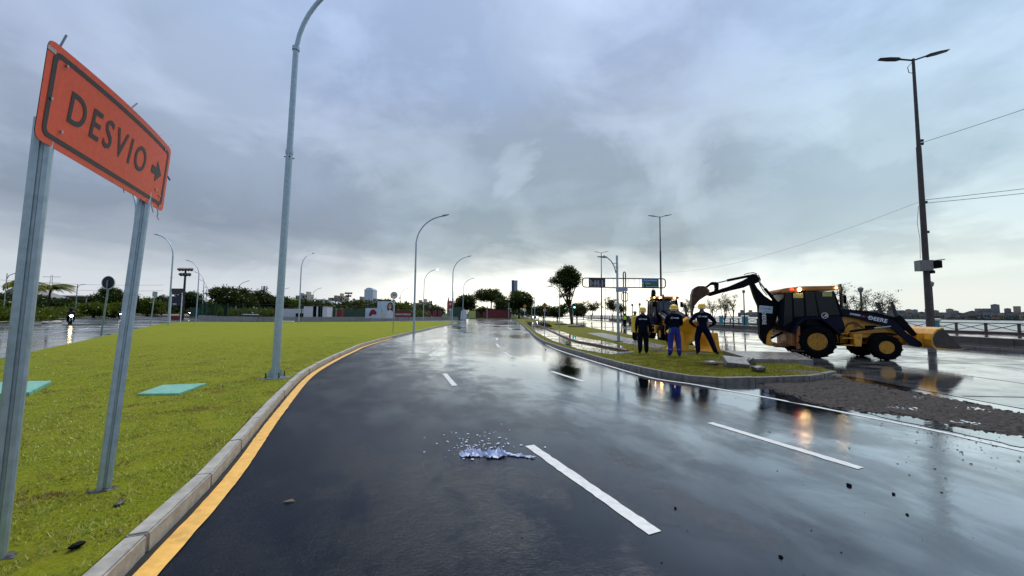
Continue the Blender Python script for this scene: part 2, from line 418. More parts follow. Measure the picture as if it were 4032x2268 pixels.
M_KERB2 = mat('old_kerb_concrete', (.13, .125, .115), 0.55, var=.25, scale=7, bump=.4, bscale=60, dirt=(.05, .042, .03), dscale=2.5, damt=.7, rvar=.15)
M_CONC = mat('wet_concrete', (.16, .155, .145), 0.32, var=.2, scale=4, bump=.25, bscale=50, dirt=(.07, .06, .05), dscale=2, damt=.5, rvar=.15)
M_DKCONC = mat('dark_wet_concrete', (.045, .04, .036), 0.4, var=.3, scale=3, bump=.3, bscale=40)
M_WHITE = mat('road_paint_white', (.66, .66, .62), 0.4, var=.08, scale=14, bump=.25, bscale=160, dirt=(.25, .25, .25), dscale=9, damt=.35)
M_YELLOW = mat('road_paint_yellow', (.86, .47, .09), 0.4, var=.10, scale=12, bump=.25, bscale=160, dirt=(.30, .18, .05), dscale=8, damt=.45)
M_GALV = mat('galvanised_steel', (.34, .43, .48), 0.40, metal=.6, var=.10, scale=14, rvar=.08, bump=.05, bscale=120)
M_GALVD = mat('grey_painted_steel', (.20, .24, .26), 0.5, metal=.3, var=.15, scale=8)
M_DKSTEEL = mat('dark_steel', (.025, .024, .026), 0.5, metal=.4, var=.3, scale=8)
M_RUST = mat('rusty_brown_steel', (.10, .035, .02), 0.6, metal=.3, var=.35, scale=9, bump=.2)
M_BLACK = mat('black_paint', (.0035, .004, .006), 0.55, var=.3, scale=5, spec=.06)
M_NAVY = mat('dark_navy_paint', (.003, .005, .018), 0.45, var=.3, scale=5, spec=.12)
M_RUBBER = mat('tyre_rubber', (.004, .004, .005), 0.8, var=.3, scale=10, bump=.3, bscale=60, spec=.06)
M_JDY = mat('machine_yellow', (.62, .29, .018), 0.42, var=.14, scale=6, dirt=(.12, .055, .02), dscale=3.5, damt=.65, rvar=.12, coat=.15)
M_ROOF = mat('cab_roof_yellow', (.42, .17, .025), 0.45, var=.15, scale=4, dirt=(.10, .05, .02), damt=.4)
M_BARR = mat('barrier_yellow', (.72, .33, .012), 0.45, var=.10, scale=5, dirt=(.30, .13, .02), dscale=5, damt=.45, rvar=.12)
M_GLASS = mat('tinted_glass', (.006, .012, .018), 0.10, var=.15, scale=3, spec=.18)
M_ORANGE = mat('sign_orange', (.80, .085, .020), 0.42, var=.06, scale=30, bump=.08, bscale=220)
M_SBLACK = mat('sign_black', (.012, .012, .012), 0.45, var=.2, scale=20)
M_LAMP = mat('warm_lamp', (.9, .7, .4), .3, emit=(1.0, .62, .25), estr=22.0)
M_LAMPW = mat('white_lamp', (.9, .9, .9), .3, emit=(1.0, .97, .9), estr=16.0)
M_RED = mat('red_lamp', (.5, .02, .02), .3, emit=(1.0, .03, .01), estr=5.0)
M_BARK = mat('bark', (.035, .026, .018), 0.9, var=.35, scale=14, bump=.6, bscale=40)
M_SKIN = mat('skin', (.12, .055, .033), 0.55, var=.08, scale=20)
M_TEAL = mat('teal_paint', (.02, .24, .26), 0.5, var=.12, scale=6, dirt=(.02, .09, .10), damt=.4)
M_CREAM = mat('cream_paint', (.55, .52, .36), 0.5, var=.08)
M_MAROON = mat('maroon_paint', (.16, .012, .03), 0.6, var=.12, scale=1.2)
M_PWHITE = mat('white_paint', (.66, .68, .72), 0.5, var=.05)
M_TEXTW = mat('white_print', (.72, .74, .78), 0.5, var=.03)
L_DARK = leaf_mat('dark_leaves', (.010, .020, .006), (.035, .055, .012), .25)
L_MID = leaf_mat('mid_leaves', (.035, .06, .008), (.13, .16, .018), .40)
L_OLIVE = leaf_mat('olive_leaves', (.018, .022, .006), (.05, .05, .014), .3)
L_PALM = leaf_mat('palm_leaves', (.13, .15, .008), (.30, .26, .012), .45)
L_GRASS = blade_mat('grass_blades', (.33, .40, .05), (.62, .60, .15), (.26, .19, .07), .50, .62)
L_GRASS2 = blade_mat('island_grass_blades', (.16, .175, .012), (.27, .24, .028), (.15, .10, .03), .48, .62)
# ------------------------------------------------------------------ plan helpers
def smooth_line(pts, step):
    """Catmull-Rom through 2-D points, resampled at an even step"""
    P = [np.array(p[:2], float) for p in pts]; P = [2 * P[0] - P[1]] + P + [2 * P[-1] - P[-2]]
    out = []
    for i in range(1, len(P) - 2):
        for k in range(40):
            t = k / 40; a, b, c, d = P[i - 1:i + 3]
            out.append(0.5 * ((2 * b) + (-a + c) * t + (2 * a - 5 * b + 4 * c - d) * t * t + (-a + 3 * b - 3 * c + d) * t ** 3))
    out.append(P[-2]); out = np.array(out)
    L = np.concatenate([[0], np.cumsum(np.linalg.norm(np.diff(out, axis=0), axis=1))])
    s = np.arange(0, L[-1], step)
    return np.stack([np.interp(s, L, out[:, 0]), np.interp(s, L, out[:, 1])], 1)
def offset_line(line, d):
    """shift a plan line to its left by d"""
    t = np.gradient(line, axis=0); t /= np.linalg.norm(t, axis=1)[:, None]
    return line + np.stack([-t[:, 1], t[:, 0]], 1) * d
def inside(poly, pts):
    poly = np.asarray(poly, float); x, y = pts[:, 0], pts[:, 1]; r = np.zeros(len(pts), bool); n = len(poly)
    for i in range(n):
        x1, y1 = poly[i]; x2, y2 = poly[(i + 1) % n]
        if y1 == y2: continue
        r ^= ((y1 > y) != (y2 > y)) & (x < (x2 - x1) * (y - y1) / (y2 - y1) + x1)
    return r
def strip(name, line, d0, d1, z, mt, parent=None, jag=0.0, seed=1):
    rg = np.random.default_rng(seed)
    j0 = rg.normal(0, jag, len(line)) if jag else 0; j1 = rg.normal(0, jag, len(line)) if jag else 0
    t = np.gradient(line, axis=0); t /= np.linalg.norm(t, axis=1)[:, None]; nn = np.stack([-t[:, 1], t[:, 0]], 1)
    a = line + nn * (d0 + np.zeros(len(line)) + j0)[:, None]; b = line + nn * (d1 + np.zeros(len(line)) + j1)[:, None]
    m = MB(); n = len(line)
    m.add([(p[0], p[1], z) for p in a] + [(p[0], p[1], z) for p in b], [(i, i + 1, n + i + 1, n + i) for i in range(n - 1)])
    o = m.build(name, mt, parent)
    return o
def kerb_stones(parent, line, width, z0, z1, mt, gap=0.012, seed=3, jitter=0.006, shift=0.5):
    """a row of kerb stones, one object each, set along a plan line sampled at the stone length"""
    rg = random.Random(seed); protos = []
    for k in range(4):
        m = MB(); bm_ = bmesh.new(); bmesh.ops.create_cube(bm_, size=1.0)
        for v in bm_.verts:
            v.co.x += rg.uniform(-.006, .006); v.co.y += rg.uniform(-.03, .03); v.co.z += rg.uniform(-.015, .015)
        me = bpy.data.meshes.new('kerb_stone')
        for v in bm_.verts: v.co = Vector((v.co.x * 1.0, v.co.y * width, v.co.z * (z1 - z0)))
        bmesh.ops.bevel(bm_, geom=list(bm_.edges), offset=0.012, segments=2, affect='EDGES')
        bm_.to_mesh(me); bm_.free(); me.materials.append(mt); protos.append(me)
    for i in range(len(line) - 1):
        a, b = Vector(line[i]), Vector(line[i + 1]); d = b - a
        o = bpy.data.objects.new('kerb_stone', protos[rg.randrange(4)]); COL.objects.link(o); o.parent = parent
        nrm = Vector((-d.y, d.x)).normalized()
        c = (a + b) / 2 + nrm * (width * shift + rg.uniform(-jitter, jitter))
        o.location = (c.x, c.y, (z0 + z1) / 2 + rg.uniform(-jitter, jitter))
        o.rotation_euler = (rg.uniform(-.012, .012), rg.uniform(-.006, .006), math.atan2(d.y, d.x) + rg.uniform(-.006, .006))
        o.scale = (d.length - gap, 1, 1)
def dash(name, p0, p1, w, z, mt, seed=1):
    a, b = np.array(p0[:2]), np.array(p1[:2]); L = np.linalg.norm(b - a)
    n = max(3, int(L / 0.06)) if L < 9 else 30
    line = np.stack([np.linspace(a[0], b[0], n), np.linspace(a[1], b[1], n)], 1)
    return strip(name, line, -w / 2, w / 2, z, mt, None, 0.004, seed)
def tris_mesh(name, V, mt, nper):
    """fast mesh from an (N, nper, 3) array of triangles or quads"""
    N = len(V); me = bpy.data.meshes.new(name); me.vertices.add(N * nper); me.vertices.foreach_set('co', V.reshape(-1))
    me.loops.add(N * nper); me.loops.foreach_set('vertex_index', np.arange(N * nper, dtype=np.int32))
    me.polygons.add(N); me.polygons.foreach_set('loop_start', np.arange(0, N * nper, nper, dtype=np.int32))
    me.polygons.foreach_set('loop_total', np.full(N, nper, np.int32)); me.materials.append(mt); me.update(calc_edges=True); return me

# ------------------------------------------------------------------ plan of the place (metres; camera at 0,0 looking along +y)
KL = smooth_line([(-.36, -3), (-1.46, 0), G(495, 2268), G(762, 1995), G(909, 1828), G(1062, 1634), G(1200, 1484), G(1305, 1421),
                  G(1377, 1387), G(1451, 1357), (-7.75, 28), (-8.2, 40), (-8.9, 62), (-10.2, 68), (-13, 71)], 0.1)
ISL = smooth_line([(0.75, 118), (1.2, 80), G(2061, 1285), G(2112, 1334), G(2186, 1369), G(2275, 1397), G(2396, 1434), G(2526, 1467), G(2647, 1492),
                   G(2792, 1511), G(2950, 1511), G(3200, 1502), G(3265, 1488), (9.0, 10.55), (9.12, 11.0)], 0.1)
lawn_left = [G(0, 1411, .12), G(130, 1383, .12), G(310, 1345, .12), G(404, 1324, .12), G(497, 1306, .12), G(599, 1281, .12), G(661, 1271, .12)]
lawn_poly = [tuple(p) for p in offset_line(KL, .135)] + [(-22, 63), (-36, 53), (-43, 50)] + [(p.x, p.y) for p in reversed(lawn_left)] + [(-9, 2), (-6, -3)]
isl_poly = [tuple(p) for p in offset_line(ISL, .135)] + [(9.05, 15), (9.05, 60), (8, 80), (5.8, 118)]
# sea wall line and ground
SEAW = [(60, -120), (50.5, 10), (48, 36), (43, 78), (30, 180), (0, 420), (-150, 1500), (-400, 6000)]

ground = structure(sheet('ground', [(-6000, -400), (60, -400)] + SEAW + [(-6000, 6000)], -0.06, M_ROUGH))
road = structure(sheet('road', [(-30, -30), (9.1, -30), (9.1, 118), (-13, 118), (-13, 112), (-40, 112), (-130, 132), (-46, 31), (-20, 3)], 0.0, M_ROAD))
side_road = structure(sheet('side_road', [(-47, 31.5), (-129, 131), (-60, 116), (-60, 75), (-47, 64), (-40, 58), (-36, 55), (-20, 66), (-11, 96), (-9.5, 74), (-14, 70.5), (-22, 62.5), (-36, 52.5), (-43, 49)]
                           + [(p.x, p.y) for p in reversed(lawn_left)] + [(-12, 2), (-22, 4)], 0.004, M_ROAD3))
sea_road = structure(sheet('seafront_road', [(9.15, 7.2), (9.15, 60), (8.1, 80), (5.9, 118), (2.0, 260), (15, 260), (22.8, 118), (24.0, 60), (24.0, -30), (12, -30)], 0.004, M_ROAD2))
# concrete joints across and along the seafront road
jm = mat('road_joint', (.02, .02, .022), .5, var=.2)
jj = structure(MB().build('road_joints', jm)) if False else None
jb = MB()
for x0 in (12.7, 16.4, 20.2):
    jb.quad((x0, 3, .008), (x0 + .05, 3, .008), (x0 + .05, 110, .008), (x0, 110, .008))
for k in range(14):
    y0 = 8 + k * 6.0; jb.quad((9.3, y0, .0085), (23.9, y0 - .6, .0085), (23.9, y0 - .55, .0085), (9.3, y0 + .05, .0085))
structure(jb.build('pavement_joints', jm, fix=False))

# ------------------------------------------------------------------ lawn, verge, kerbs
lawn = structure(slab('lawn', lawn_poly, -0.02, 0.118, M_TURF))
kb = structure(strip('kerb', KL, 0.0, .14, .003, mat('kerb_gutter', (.03, .027, .024), .7, var=.3)))
K1 = smooth_line([tuple(p) for p in KL[::5]], 1.0)
kerb_stones(kb, K1, .125, -.04, .128, M_KERB, seed=5)
# black joint gutter and yellow line
yl = KL[(KL[:, 1] > -1) & (KL[:, 1] < 24)]
structure(strip('gutter', yl, -.045, .004, .006, mat('gutter_dirt', (.012, .011, .010), .8, var=.4, scale=8, bump=.6, bscale=40), jag=.012))
structure(strip('yellow_edge_line', yl, -.185, -.045, .010, M_YELLOW, jag=.0016, seed=8))

isl = structure(slab('traffic_island', isl_poly, -0.02, 0.125, M_TURF2))
kb2 = structure(strip('island_kerb', ISL, 0.0, .14, .003, MATS['kerb_gutter']))
near = ISL[(ISL[:, 1] < 70)]
kerb_stones(kb2, smooth_line([tuple(p) for p in near[::5]], 0.8), .14, -.04, .145, M_KERB2, seed=9)
dashes = [((2085, 1755), (2580, 2100), .12), ((2795, 1665), (3390, 1845), .12), ((1750, 1471), (1790, 1519), .12), ((2172, 1463), (2300, 1503), .12),
          ((1709, 1386), (1715, 1403), .13), ((1985, 1387), (2018, 1408), .13), ((1955, 1354), (1966, 1368), .13), ((1745, 1354), (1738, 1366), .13),
          ((1955, 1331), (1958, 1338), .14), ((2003, 1292), (2016, 1298), .14)]
for i, (a, b, w) in enumerate(dashes):
    structure(dash('lane_dash', G(*a), G(*b), w, .0045, M_WHITE, i))
for i, (a, b) in enumerate([((40, 1333), (73, 1327)), ((205, 1311), (248, 1307)), ((311, 1299), (351, 1293)), ((59, 1300), (81, 1297)), ((180, 1288), (211, 1284)),
                            ((390, 1287), (410, 1284)), ((455, 1279), (478, 1276)), ((570, 1252.5), (592, 1250))]):
    structure(dash('side_lane_dash', G(*a), G(*b), .16, .009, M_WHITE, 40 + i))
el = smooth_line([G(2150, 1357), G(2200, 1379), G(2298, 1411), G(2400, 1442), G(2560, 1487), G(2720, 1512), G(2820, 1530), G(2950, 1553), G(3150, 1590), G(3400, 1640), G(3700, 1700),
                  G(3980, 1765), (6.9, 2.2), (8.0, -2)], .12)
structure(strip('white_edge_line', el, -.05, .05, .0045, M_WHITE, jag=.004, seed=12))

# left verge across the side road
verge = structure(slab('verge', [(-46, 31), (-58, 45), (-90, 85), (-130, 132), (-300, 330), (-600, 330), (-600, -40), (-20, -40), (-30, 12)], -.05, .14, M_ROUGH))
kv = smooth_line([(-30.5, 12.4), (-46.4, 31), (-58.4, 45), (-90.4, 85), (-129, 131)], 1.6)
kb3 = structure(strip('verge_kerb', kv, -.06, .2, .012, MATS['kerb_gutter']))
kerb_stones(kb3, kv[:60], .2, -.02, .2, M_KERB, seed=10)
sp = smooth_line([(-33, 10), (-48.5, 29.5), (-60.5, 43.5), (-92, 83)], 1.5)
structure(strip('verge_path', sp, 0, 1.6, .150, mat('verge_concrete', (.30, .29, .26), .5, var=.15, scale=1.5)))
# far verge ahead of the road, cleared lot behind the low wall
structure(slab('far_verge', [(-18, 113), (6.3, 117), (2.2, 260), (-3, 420), (-60, 420), (-30, 150)], -.05, .12, M_ROUGH))
WALL = [(-60, 78), (-56, 69), (-49, 62.5), (-41, 59.8), (-36.5, 60.5), (-26.8, 71.7), (-11.3, 93.6), (-12, 100)]
lot = structure(slab('cleared_lot', WALL + [(-30, 150), (-62, 150), (-130, 150), (-110, 112)], -.05, .3, M_DIRT))

# promenade beside the sea
pk = smooth_line([(24.0, -6), (24.0, 60), (22.8, 118), (15, 260)], 1.0)
kp = structure(strip('promenade_kerb', pk, -.16, .06, .012, MATS['kerb_gutter']))
structure(slab('promenade', [(24.12, -40), (24.12, 60), (22.92, 118), (15.1, 260), (20, 260), (30, 180), (43, 78), (48, 36), (50.5, 10), (54, -40)], -.05, .12, M_PATH))
kerb_stones(kp, pk[::1][:80], .15, -.04, .17, M_KERB2, seed=13, shift=-.4)

# island paths
pathL = [G(2061, 1262, .13), G(2112, 1308, .13), G(2177, 1341, .13), G(2279, 1374, .13), G(2396, 1394, .13), G(2462, 1394, .13)]
redK = [G(2100, 1270, .13), G(2140, 1290, .13), G(2242, 1336, .13), G(2326, 1356, .13), G(2419, 1375, .13), G(2470, 1385, .13)]
walkR = [G(2108, 1266, .13), G(2186, 1297, .13), G(2279, 1327, .13), G(2396, 1347, .13), G(2440, 1358, .13), G(2476, 1384, .13)]
structure(sheet('cycle_path', [(p.x, p.y) for p in pathL] + [(p.x, p.y) for p in reversed(redK)], .131, M_PATH))
structure(sheet('footpath', [(p.x, p.y) for p in redK] + [(p.x, p.y) for p in reversed(walkR)], .131, M_PATH))
rk = smooth_line([(p.x, p.y) for p in reversed(redK)], 0.8)
kr = structure(strip('path_kerb', rk, -.07, .07, .134, MATS['kerb_gutter']))
M_REDK = mat('red_kerb', (.075, .018, .018), .45, var=.3, scale=6, bump=.3)
kerb_stones(kr, rk, .14, .08, .20, M_REDK, seed=14, shift=0)
pts = [G(*q, .135) for q in ((2310, 1311), (2372, 1310), (2500, 1336), (2630, 1362), (2590, 1372), (2440, 1347))]
structure(sheet('broken_footpath', [(p.x, p.y) for p in pts], .134, M_CONC))
pts = [G(*q, .12) for q in ((2848, 1393), (3135, 1400), (3203, 1432), (2960, 1428))]
structure(slab('footpath_slab', [(p.x, p.y) for p in pts], .0, .24, M_CONC))

# soil showing through near the kerb tip and where the workers dug
M_MUD = mat('muddy_soil', (.05, .034, .02), .75, var=.4, scale=6, bump=.8, bscale=30, rvar=.2)
def mound(name, c, rx, ry, h, mt, seed, n=26, rz=0.0):
    rg = np.random.default_rng(seed); m = MB(); vs = []; fs = []
    ph = rg.uniform(0, 6.28, 6)
    for i in range(n + 1):
        for j in range(n + 1):
            u, v = i / n * 2 - 1, j / n * 2 - 1; r = math.hypot(u, v); a = math.atan2(v, u)
            edge = 0.78 + .12 * math.sin(2 * a + ph[0]) + .07 * math.sin(5 * a + ph[1]) + .05 * math.sin(9 * a + ph[2])
            hh = max(0, 1 - (r / edge) ** 2) ** .7 * h * (0.55 + .45 * math.sin(5 * u + ph[3]) * math.sin(6 * v + ph[4])) + rg.normal(0, .06 * h)
            x, y = u * rx, v * ry
            vs.append((c[0] + x * math.cos(rz) - y * math.sin(rz), c[1] + x * math.sin(rz) + y * math.cos(rz), c[2] + (hh if r < edge else -.03)))
    for i in range(n):
        for j in range(n): fs.append((i * (n + 1) + j, (i + 1) * (n + 1) + j, (i + 1) * (n + 1) + j + 1, i * (n + 1) + j + 1))
    m.add(vs, fs); return m.build(name, mt)
for i, (px, py, rx, ry, h) in enumerate([(2590, 1383, .5, .35, .12), (2730, 1388, .7, .5, .06), (3160, 1462, .8, .45, .02), (2830, 1425, .9, .5, .05), (2900, 1443, 1.0, .35, .03), (2520, 1360, .6, .5, .06)]):
    q = G(px, py, .125); structure(mound('soil_patch', (q.x, q.y, .123), rx, ry, h, M_MUD, 50 + i))

# torn-up gravel strip between road and seafront road
gv_up = [(2985, 1506), (3154, 1500), (3326, 1492), (3517, 1532), (3709, 1565), (3876, 1599), (4032, 1632)]
gv_lo = [(4032, 1722), (3924, 1706), (3756, 1680), (3565, 1637), (3398, 1623), (3278, 1608), (3135, 1570), (3050, 1540)]
gp = [(G(*q).x, G(*q).y) for q in gv_up] + [(11.5, 3.0), (9.0, 2.0)] + [(G(*q).x, G(*q).y) for q in gv_lo]
def rubble_sheet(name, poly, z, h, mt, step, seed):
    P = np.array(poly); lo, hi = P.min(0), P.max(0); rg = np.random.default_rng(seed)
    nx, ny = int((hi[0] - lo[0]) / step) + 1, int((hi[1] - lo[1]) / step) + 1
    X, Y = np.meshgrid(lo[0] + np.arange(nx + 1) * step, lo[1] + np.arange(ny + 1) * step, indexing='ij')
    pts = np.stack([X.ravel(), Y.ravel()], 1) + rg.normal(0, step * .25, (X.size, 2))
    ins = inside(poly, pts + rg.normal(0, .06, pts.shape)).reshape(nx + 1, ny + 1)
    Z = np.where(ins, z + h * rg.random((nx + 1, ny + 1)) ** 1.6 + .25 * h * (np.sin(X * 5 + 1) + np.sin(Y * 7)), z - .02)
    V = np.concatenate([pts, Z.reshape(-1, 1)], 1)
    idx = np.arange((nx + 1) * (ny + 1)).reshape(nx + 1, ny + 1)
    fs = []
    for i in range(nx):
        for j in range(ny):
            if ins[i:i + 2, j:j + 2].any(): fs.append((idx[i, j], idx[i + 1, j], idx[i + 1, j + 1], idx[i, j + 1]))
    me = bpy.data.meshes.new(name); me.from_pydata(V.tolist(), [], fs); me.materials.append(mt); return link(name, me)
M_GRAV = mat('wet_gravel', (.016, .013, .011), .75, var=.35, scale=16, bump=.8, bscale=45, col2=(.055, .042, .034), spec=.2)
gravel = tag(rubble_sheet('gravel', gp, .004, .022, M_GRAV, .04, 4), 'dark wet gravel torn up along the road edge', 'gravel', kind='stuff')
M_WATER = wet_road('standing_water', (.02, .021, .022), (.03, .03, .032), .015, .03, (1, 1, 1), 0.01, .6, 3.0, 1.5, 1.6)
def puddle(pts, z, seed, jag=.05):
    q = smooth_line([G(*p) for p in pts] + [G(*pts[0])], .08); rg = np.random.default_rng(seed)
    q = q + rg.normal(0, jag, q.shape) * np.array([1, .5])
    return structure(sheet('puddle', [tuple(p) for p in q], z, M_WATER))
puddle([(3000, 1540), (3070, 1534), (3125, 1560), (3180, 1590), (3110, 1582)], .006, 1, .012)
puddle([(3390, 1622), (3560, 1636), (3756, 1682), (3924, 1708), (4030, 1725), (4031, 1762), (3900, 1734), (3700, 1690), (3520, 1654)], .006, 2, .012)
puddle([(2130, 1262), (2170, 1285), (2150, 1290), (2110, 1275)], .136, 3, .01)
q = smooth_line([(3.2, 12.9), (3.9, 11.4), (4.6, 9.6), (3.9, 9.0), (3.0, 10.3), (2.6, 12.4), (3.2, 12.9)], .1)
# ------------------------------------------------------------------ turf blades
def blades(name, label, poly, z, n, rmax, mt, seed, hmin, hmax, centre=(0, 0), power=1.0, bare=None):
    rg = np.random.default_rng(seed)
    P = np.array(poly); out = []
    r = rmax * rg.random(n * 4) ** power; a = rg.uniform(0, 2 * math.pi, n * 4)
    pts = np.stack([centre[0] + r * np.cos(a), centre[1] + r * np.sin(a)], 1)
    k = inside(poly, pts) & (pts[:, 1] > centre[1] - 2)
    if bare is not None:
        for (bx, by, br) in bare: k &= (np.hypot(pts[:, 0] - bx, (pts[:, 1] - by)) > br * rg.uniform(.6, 1.15, len(pts)))
    pts = pts[k][:n]; r = r[k][:n]; N = len(pts)
    # tufts: a slow noise makes blades taller and denser in clumps
    cl = (np.sin(pts[:, 0] * 7.1 + 1.3 * np.sin(pts[:, 1] * 3.7)) * np.sin(pts[:, 1] * 6.3 + 1.7 * np.sin(pts[:, 0] * 4.1)) + 1) / 2
    h = rg.uniform(hmin, hmax, N) * (.35 + 1.15 * cl) * np.clip(1.15 * (1 - r / rmax), .06, 1); w = rg.uniform(.0025, .0055, N) * (1 + r * .22)
    t = rg.uniform(0, 2 * math.pi, N); dx, dy = np.cos(t), np.sin(t); ln = rg.uniform(.3, 1.3, N) * h; lt = rg.uniform(0, 2 * math.pi, N)
    V = np.zeros((N, 3, 3))
    V[:, 0, 0] = pts[:, 0] - dx * w; V[:, 0, 1] = pts[:, 1] - dy * w; V[:, 1, 0] = pts[:, 0] + dx * w; V[:, 1, 1] = pts[:, 1] + dy * w
    V[:, 0, 2] = V[:, 1, 2] = z - .004
    V[:, 2, 0] = pts[:, 0] + np.cos(lt) * ln; V[:, 2, 1] = pts[:, 1] + np.sin(lt) * ln; V[:, 2, 2] = z + h
    return tag(link(name, tris_mesh(name, V.astype(np.float32), mt, 3)), label, 'grass', kind='stuff')
bare = [(-3.02, 2.42, .16), (-3.33, 3.30, .17)]
rgb = random.Random(77)
for k in range(60):
    bare.append((rgb.uniform(-9, -2.6), rgb.uniform(1.5, 8.5), rgb.uniform(.04, .17)))
blades('grass', 'short mown yellow-green grass covering the lawn beside the kerb', lawn_poly, .118, 420000, 28.0, L_GRASS, 21, .012, .034, (0, 0), 1.25, bare)
blades('island_grass', 'short trodden grass on the traffic island', isl_poly, .125, 80000, 22.0, L_GRASS2, 22, .015, .04, (6.0, 11.5), 1.1, None)
# ------------------------------------------------------------------ detour sign
def detour_sign():
    TL = Vector((-2.7888, 2.1952, 3.2285)); w = Vector((-.51974, 1.41893, -.07796)); h = Vector((-.05698, .01589, -.60792))
    nf = Vector((.93745, .33904, -.07901))                       # side facing the road
    base = Vector((-3.18, 2.84, .118))
    t = thing('detour_sign', 'orange DESVIO detour sign with black border on two leaning steel posts in the lawn', 'sign', base)
    W, H = w.length, h.length
    def at(u, v, off=0.0):
        return TL + w * u + h * v + nf * (0.045 * 4 * u * (1 - u) * (1 - v) + off) - base
    m = MB(); nu, nv = 20, 8; cr = .045
    def rc(u, v):                                                # slightly rounded corners
        x, y = u * W, v * H
        for cx, cy, sx, sy in ((cr, cr, -1, -1), (W - cr, cr, 1, -1), (cr, H - cr, -1, 1), (W - cr, H - cr, 1, 1)):
            if (x - cx) * sx > 0 and (y - cy) * sy > 0:
                d = math.hypot(x - cx, y - cy); s_ = min(1, cr / max(d, 1e-6) * max(abs(x - cx), abs(y - cy)) / cr) if d > 0 else 1
                x, y = cx + (x - cx) * s_, cy + (y - cy) * s_
        return x / W, y / H
    us = [0, .012, .03] + [i / 18 for i in range(1, 18)] + [.97, .988, 1]; vs_ = [0, .03, .074] + [i / 8 for i in range(1, 8)] + [.926, .97, 1]
    for side, off in ((0, 0.0), (1, -.004)):
        o = len(m.v)
        m.v += [tuple(at(*rc(u, v), off)) for u in us for v in vs_]
        k = len(vs_)
        for i in range(len(us) - 1):
            for j in range(k - 1):
                f = (o + i * k + j, o + i * k + j + 1, o + (i + 1) * k + j + 1, o + (i + 1) * k + j)
                m.f.append(f if side == 0 else f[::-1]); m.mi.append(side)
    m.build('panel', [M_ORANGE, M_GALVD], t, smooth=True, fix=False)
    # black border ring
    ring = MB(); ins, bw, r = .042, .030, .05
    def rr(d, rad, n=6):
        out = []
        for cx, cy, a0 in ((W - d - rad, d + rad, -90), (W - d - rad, H - d - rad, 0), (d + rad, H - d - rad, 90), (d + rad, d + rad, 180)):
            for k in range(n + 1):
                a = math.radians(a0 + 90 * k / n); out.append((cx + rad * math.cos(a), cy + rad * math.sin(a)))
        return out
    def dense(p, n=12):
        q = []
        for i in range(len(p)):
            a, b = p[i], p[(i + 1) % len(p)]; kk = n if math.hypot(b[0] - a[0], b[1] - a[1]) > .1 else 1
            for k in range(kk): q.append((a[0] + (b[0] - a[0]) * k / kk, a[1] + (b[1] - a[1]) * k / kk))
        return q
    A, B = dense(rr(ins, r)), dense(rr(ins + bw, r - .02))
    n = len(A); ring.v = [tuple(at(x / W, y / H, .0025)) for x, y in A] + [tuple(at(x / W, y / H, .0025)) for x, y in B]
    ring.f = [(i, (i + 1) % n, n + (i + 1) % n, n + i) for i in range(n)]; ring.mi = [0] * n
    ring.build('border', M_SBLACK, t)
    me = text_mesh('DESVIO', .30, M_SBLACK, bold=.003, depth=.0, spacing=1.28)
    xs = [v.co.x for v in me.vertices]; ys = [v.co.y for v in me.vertices]; x0, x1, y0, y1 = min(xs), max(xs), min(ys), max(ys)
    for v in me.vertices:
        u = .137 + (v.co.x - x0) / (x1 - x0) * (.722 - .137); vv = .665 - (v.co.y - y0) / (y1 - y0) * (.665 - .325)
        v.co = at(u, vv, .0025)
    link('lettering', me, t)
    ar = MB(); pts = [(.793, .44), (.845, .44), (.845, .335), (.912, .495), (.845, .65), (.845, .55), (.793, .55)]
    ar.add([at(u, v, .0025) for u, v in pts], [(0, 1, 5, 6), (1, 2, 3), (1, 3, 5), (3, 4, 5)]); ar.build('arrow', M_SBLACK, t)
    for (u, v) in ((.088, .14), (.12, .80), (.90, .10), (.93, .80), (.945, .94), (.045, .55), (.88, .74)):
        b = MB(); c = at(u, v, .003); b.tube([c, c + nf * .006], .009, 8); b.build('bolt', M_GALV, t)
    q = MB(); q.add([at(-.003, .075, .003), at(.034, .075, .003), at(.034, .115, .003), at(-.003, .115, .003)], [(0, 3, 2, 1)]); q.build('tape_patch', mat('grey_tape', (.45, .45, .42), .4), t)
    # C-channel posts
    for (bx, by), (tx, ty, tz) in (((-3.06, 2.385), (-2.945, 2.335, 2.61)), ((-3.36, 3.27), (-3.325, 3.395, 2.55))):
        b0 = Vector((bx, by, -.02)); tp = Vector((tx, ty, tz)); tp = b0 + (tp - b0) * (((2.78 if by < 3 else 3.02) + .02) / (tz + .02))
        d = (tp - b0).normalized(); f = Vector((.72, -.69, 0)); f = (f - d * f.dot(d)).normalized(); s_ = d.cross(f).normalized()
        a, g, th, rc_ = .044, .007, .016, .012
        prof = [(-a + rc_, -a), (a - rc_, -a), (a, -a + rc_), (a, a - rc_), (a - rc_, a), (g + .003, a), (g, a - .004), (g, a - th), (-g, a - th), (-g, a - .004), (-g - .003, a), (-a + rc_, a), (-a, a - rc_), (-a, -a + rc_)]
        m = MB(); n = len(prof); L = []
        for c in (b0, tp): L += [c - base + s_ * x + f * y for x, y in prof]
        m.add(L, [(i, (i + 1) % n, n + (i + 1) % n, n + i) for i in range(n)] + [tuple(range(n - 1, -1, -1)), tuple(range(n, 2 * n))])
        o = m.build('post', M_GALV, t, smooth=True)
        ft = mound('footing', (b0.x - base.x, b0.y - base.y, -.004), .13, .10, .03, M_DKCONC, int(bx * -100), 14); ft.parent = t
    M_TIE = mat('tie_strip_grey', (.20, .20, .26), .5)
    for (u, du, L) in ((.055, .02, .085), (.50, .045, .065), (.80, .07, .06), (.93, .08, .05)):
        b = MB(); c = at(u, .02, -.012); e = at(u + du, -.02 - L / H, -.012); b.tube([c, e], .0065, 4); b.build('tie_strip', M_TIE, t)
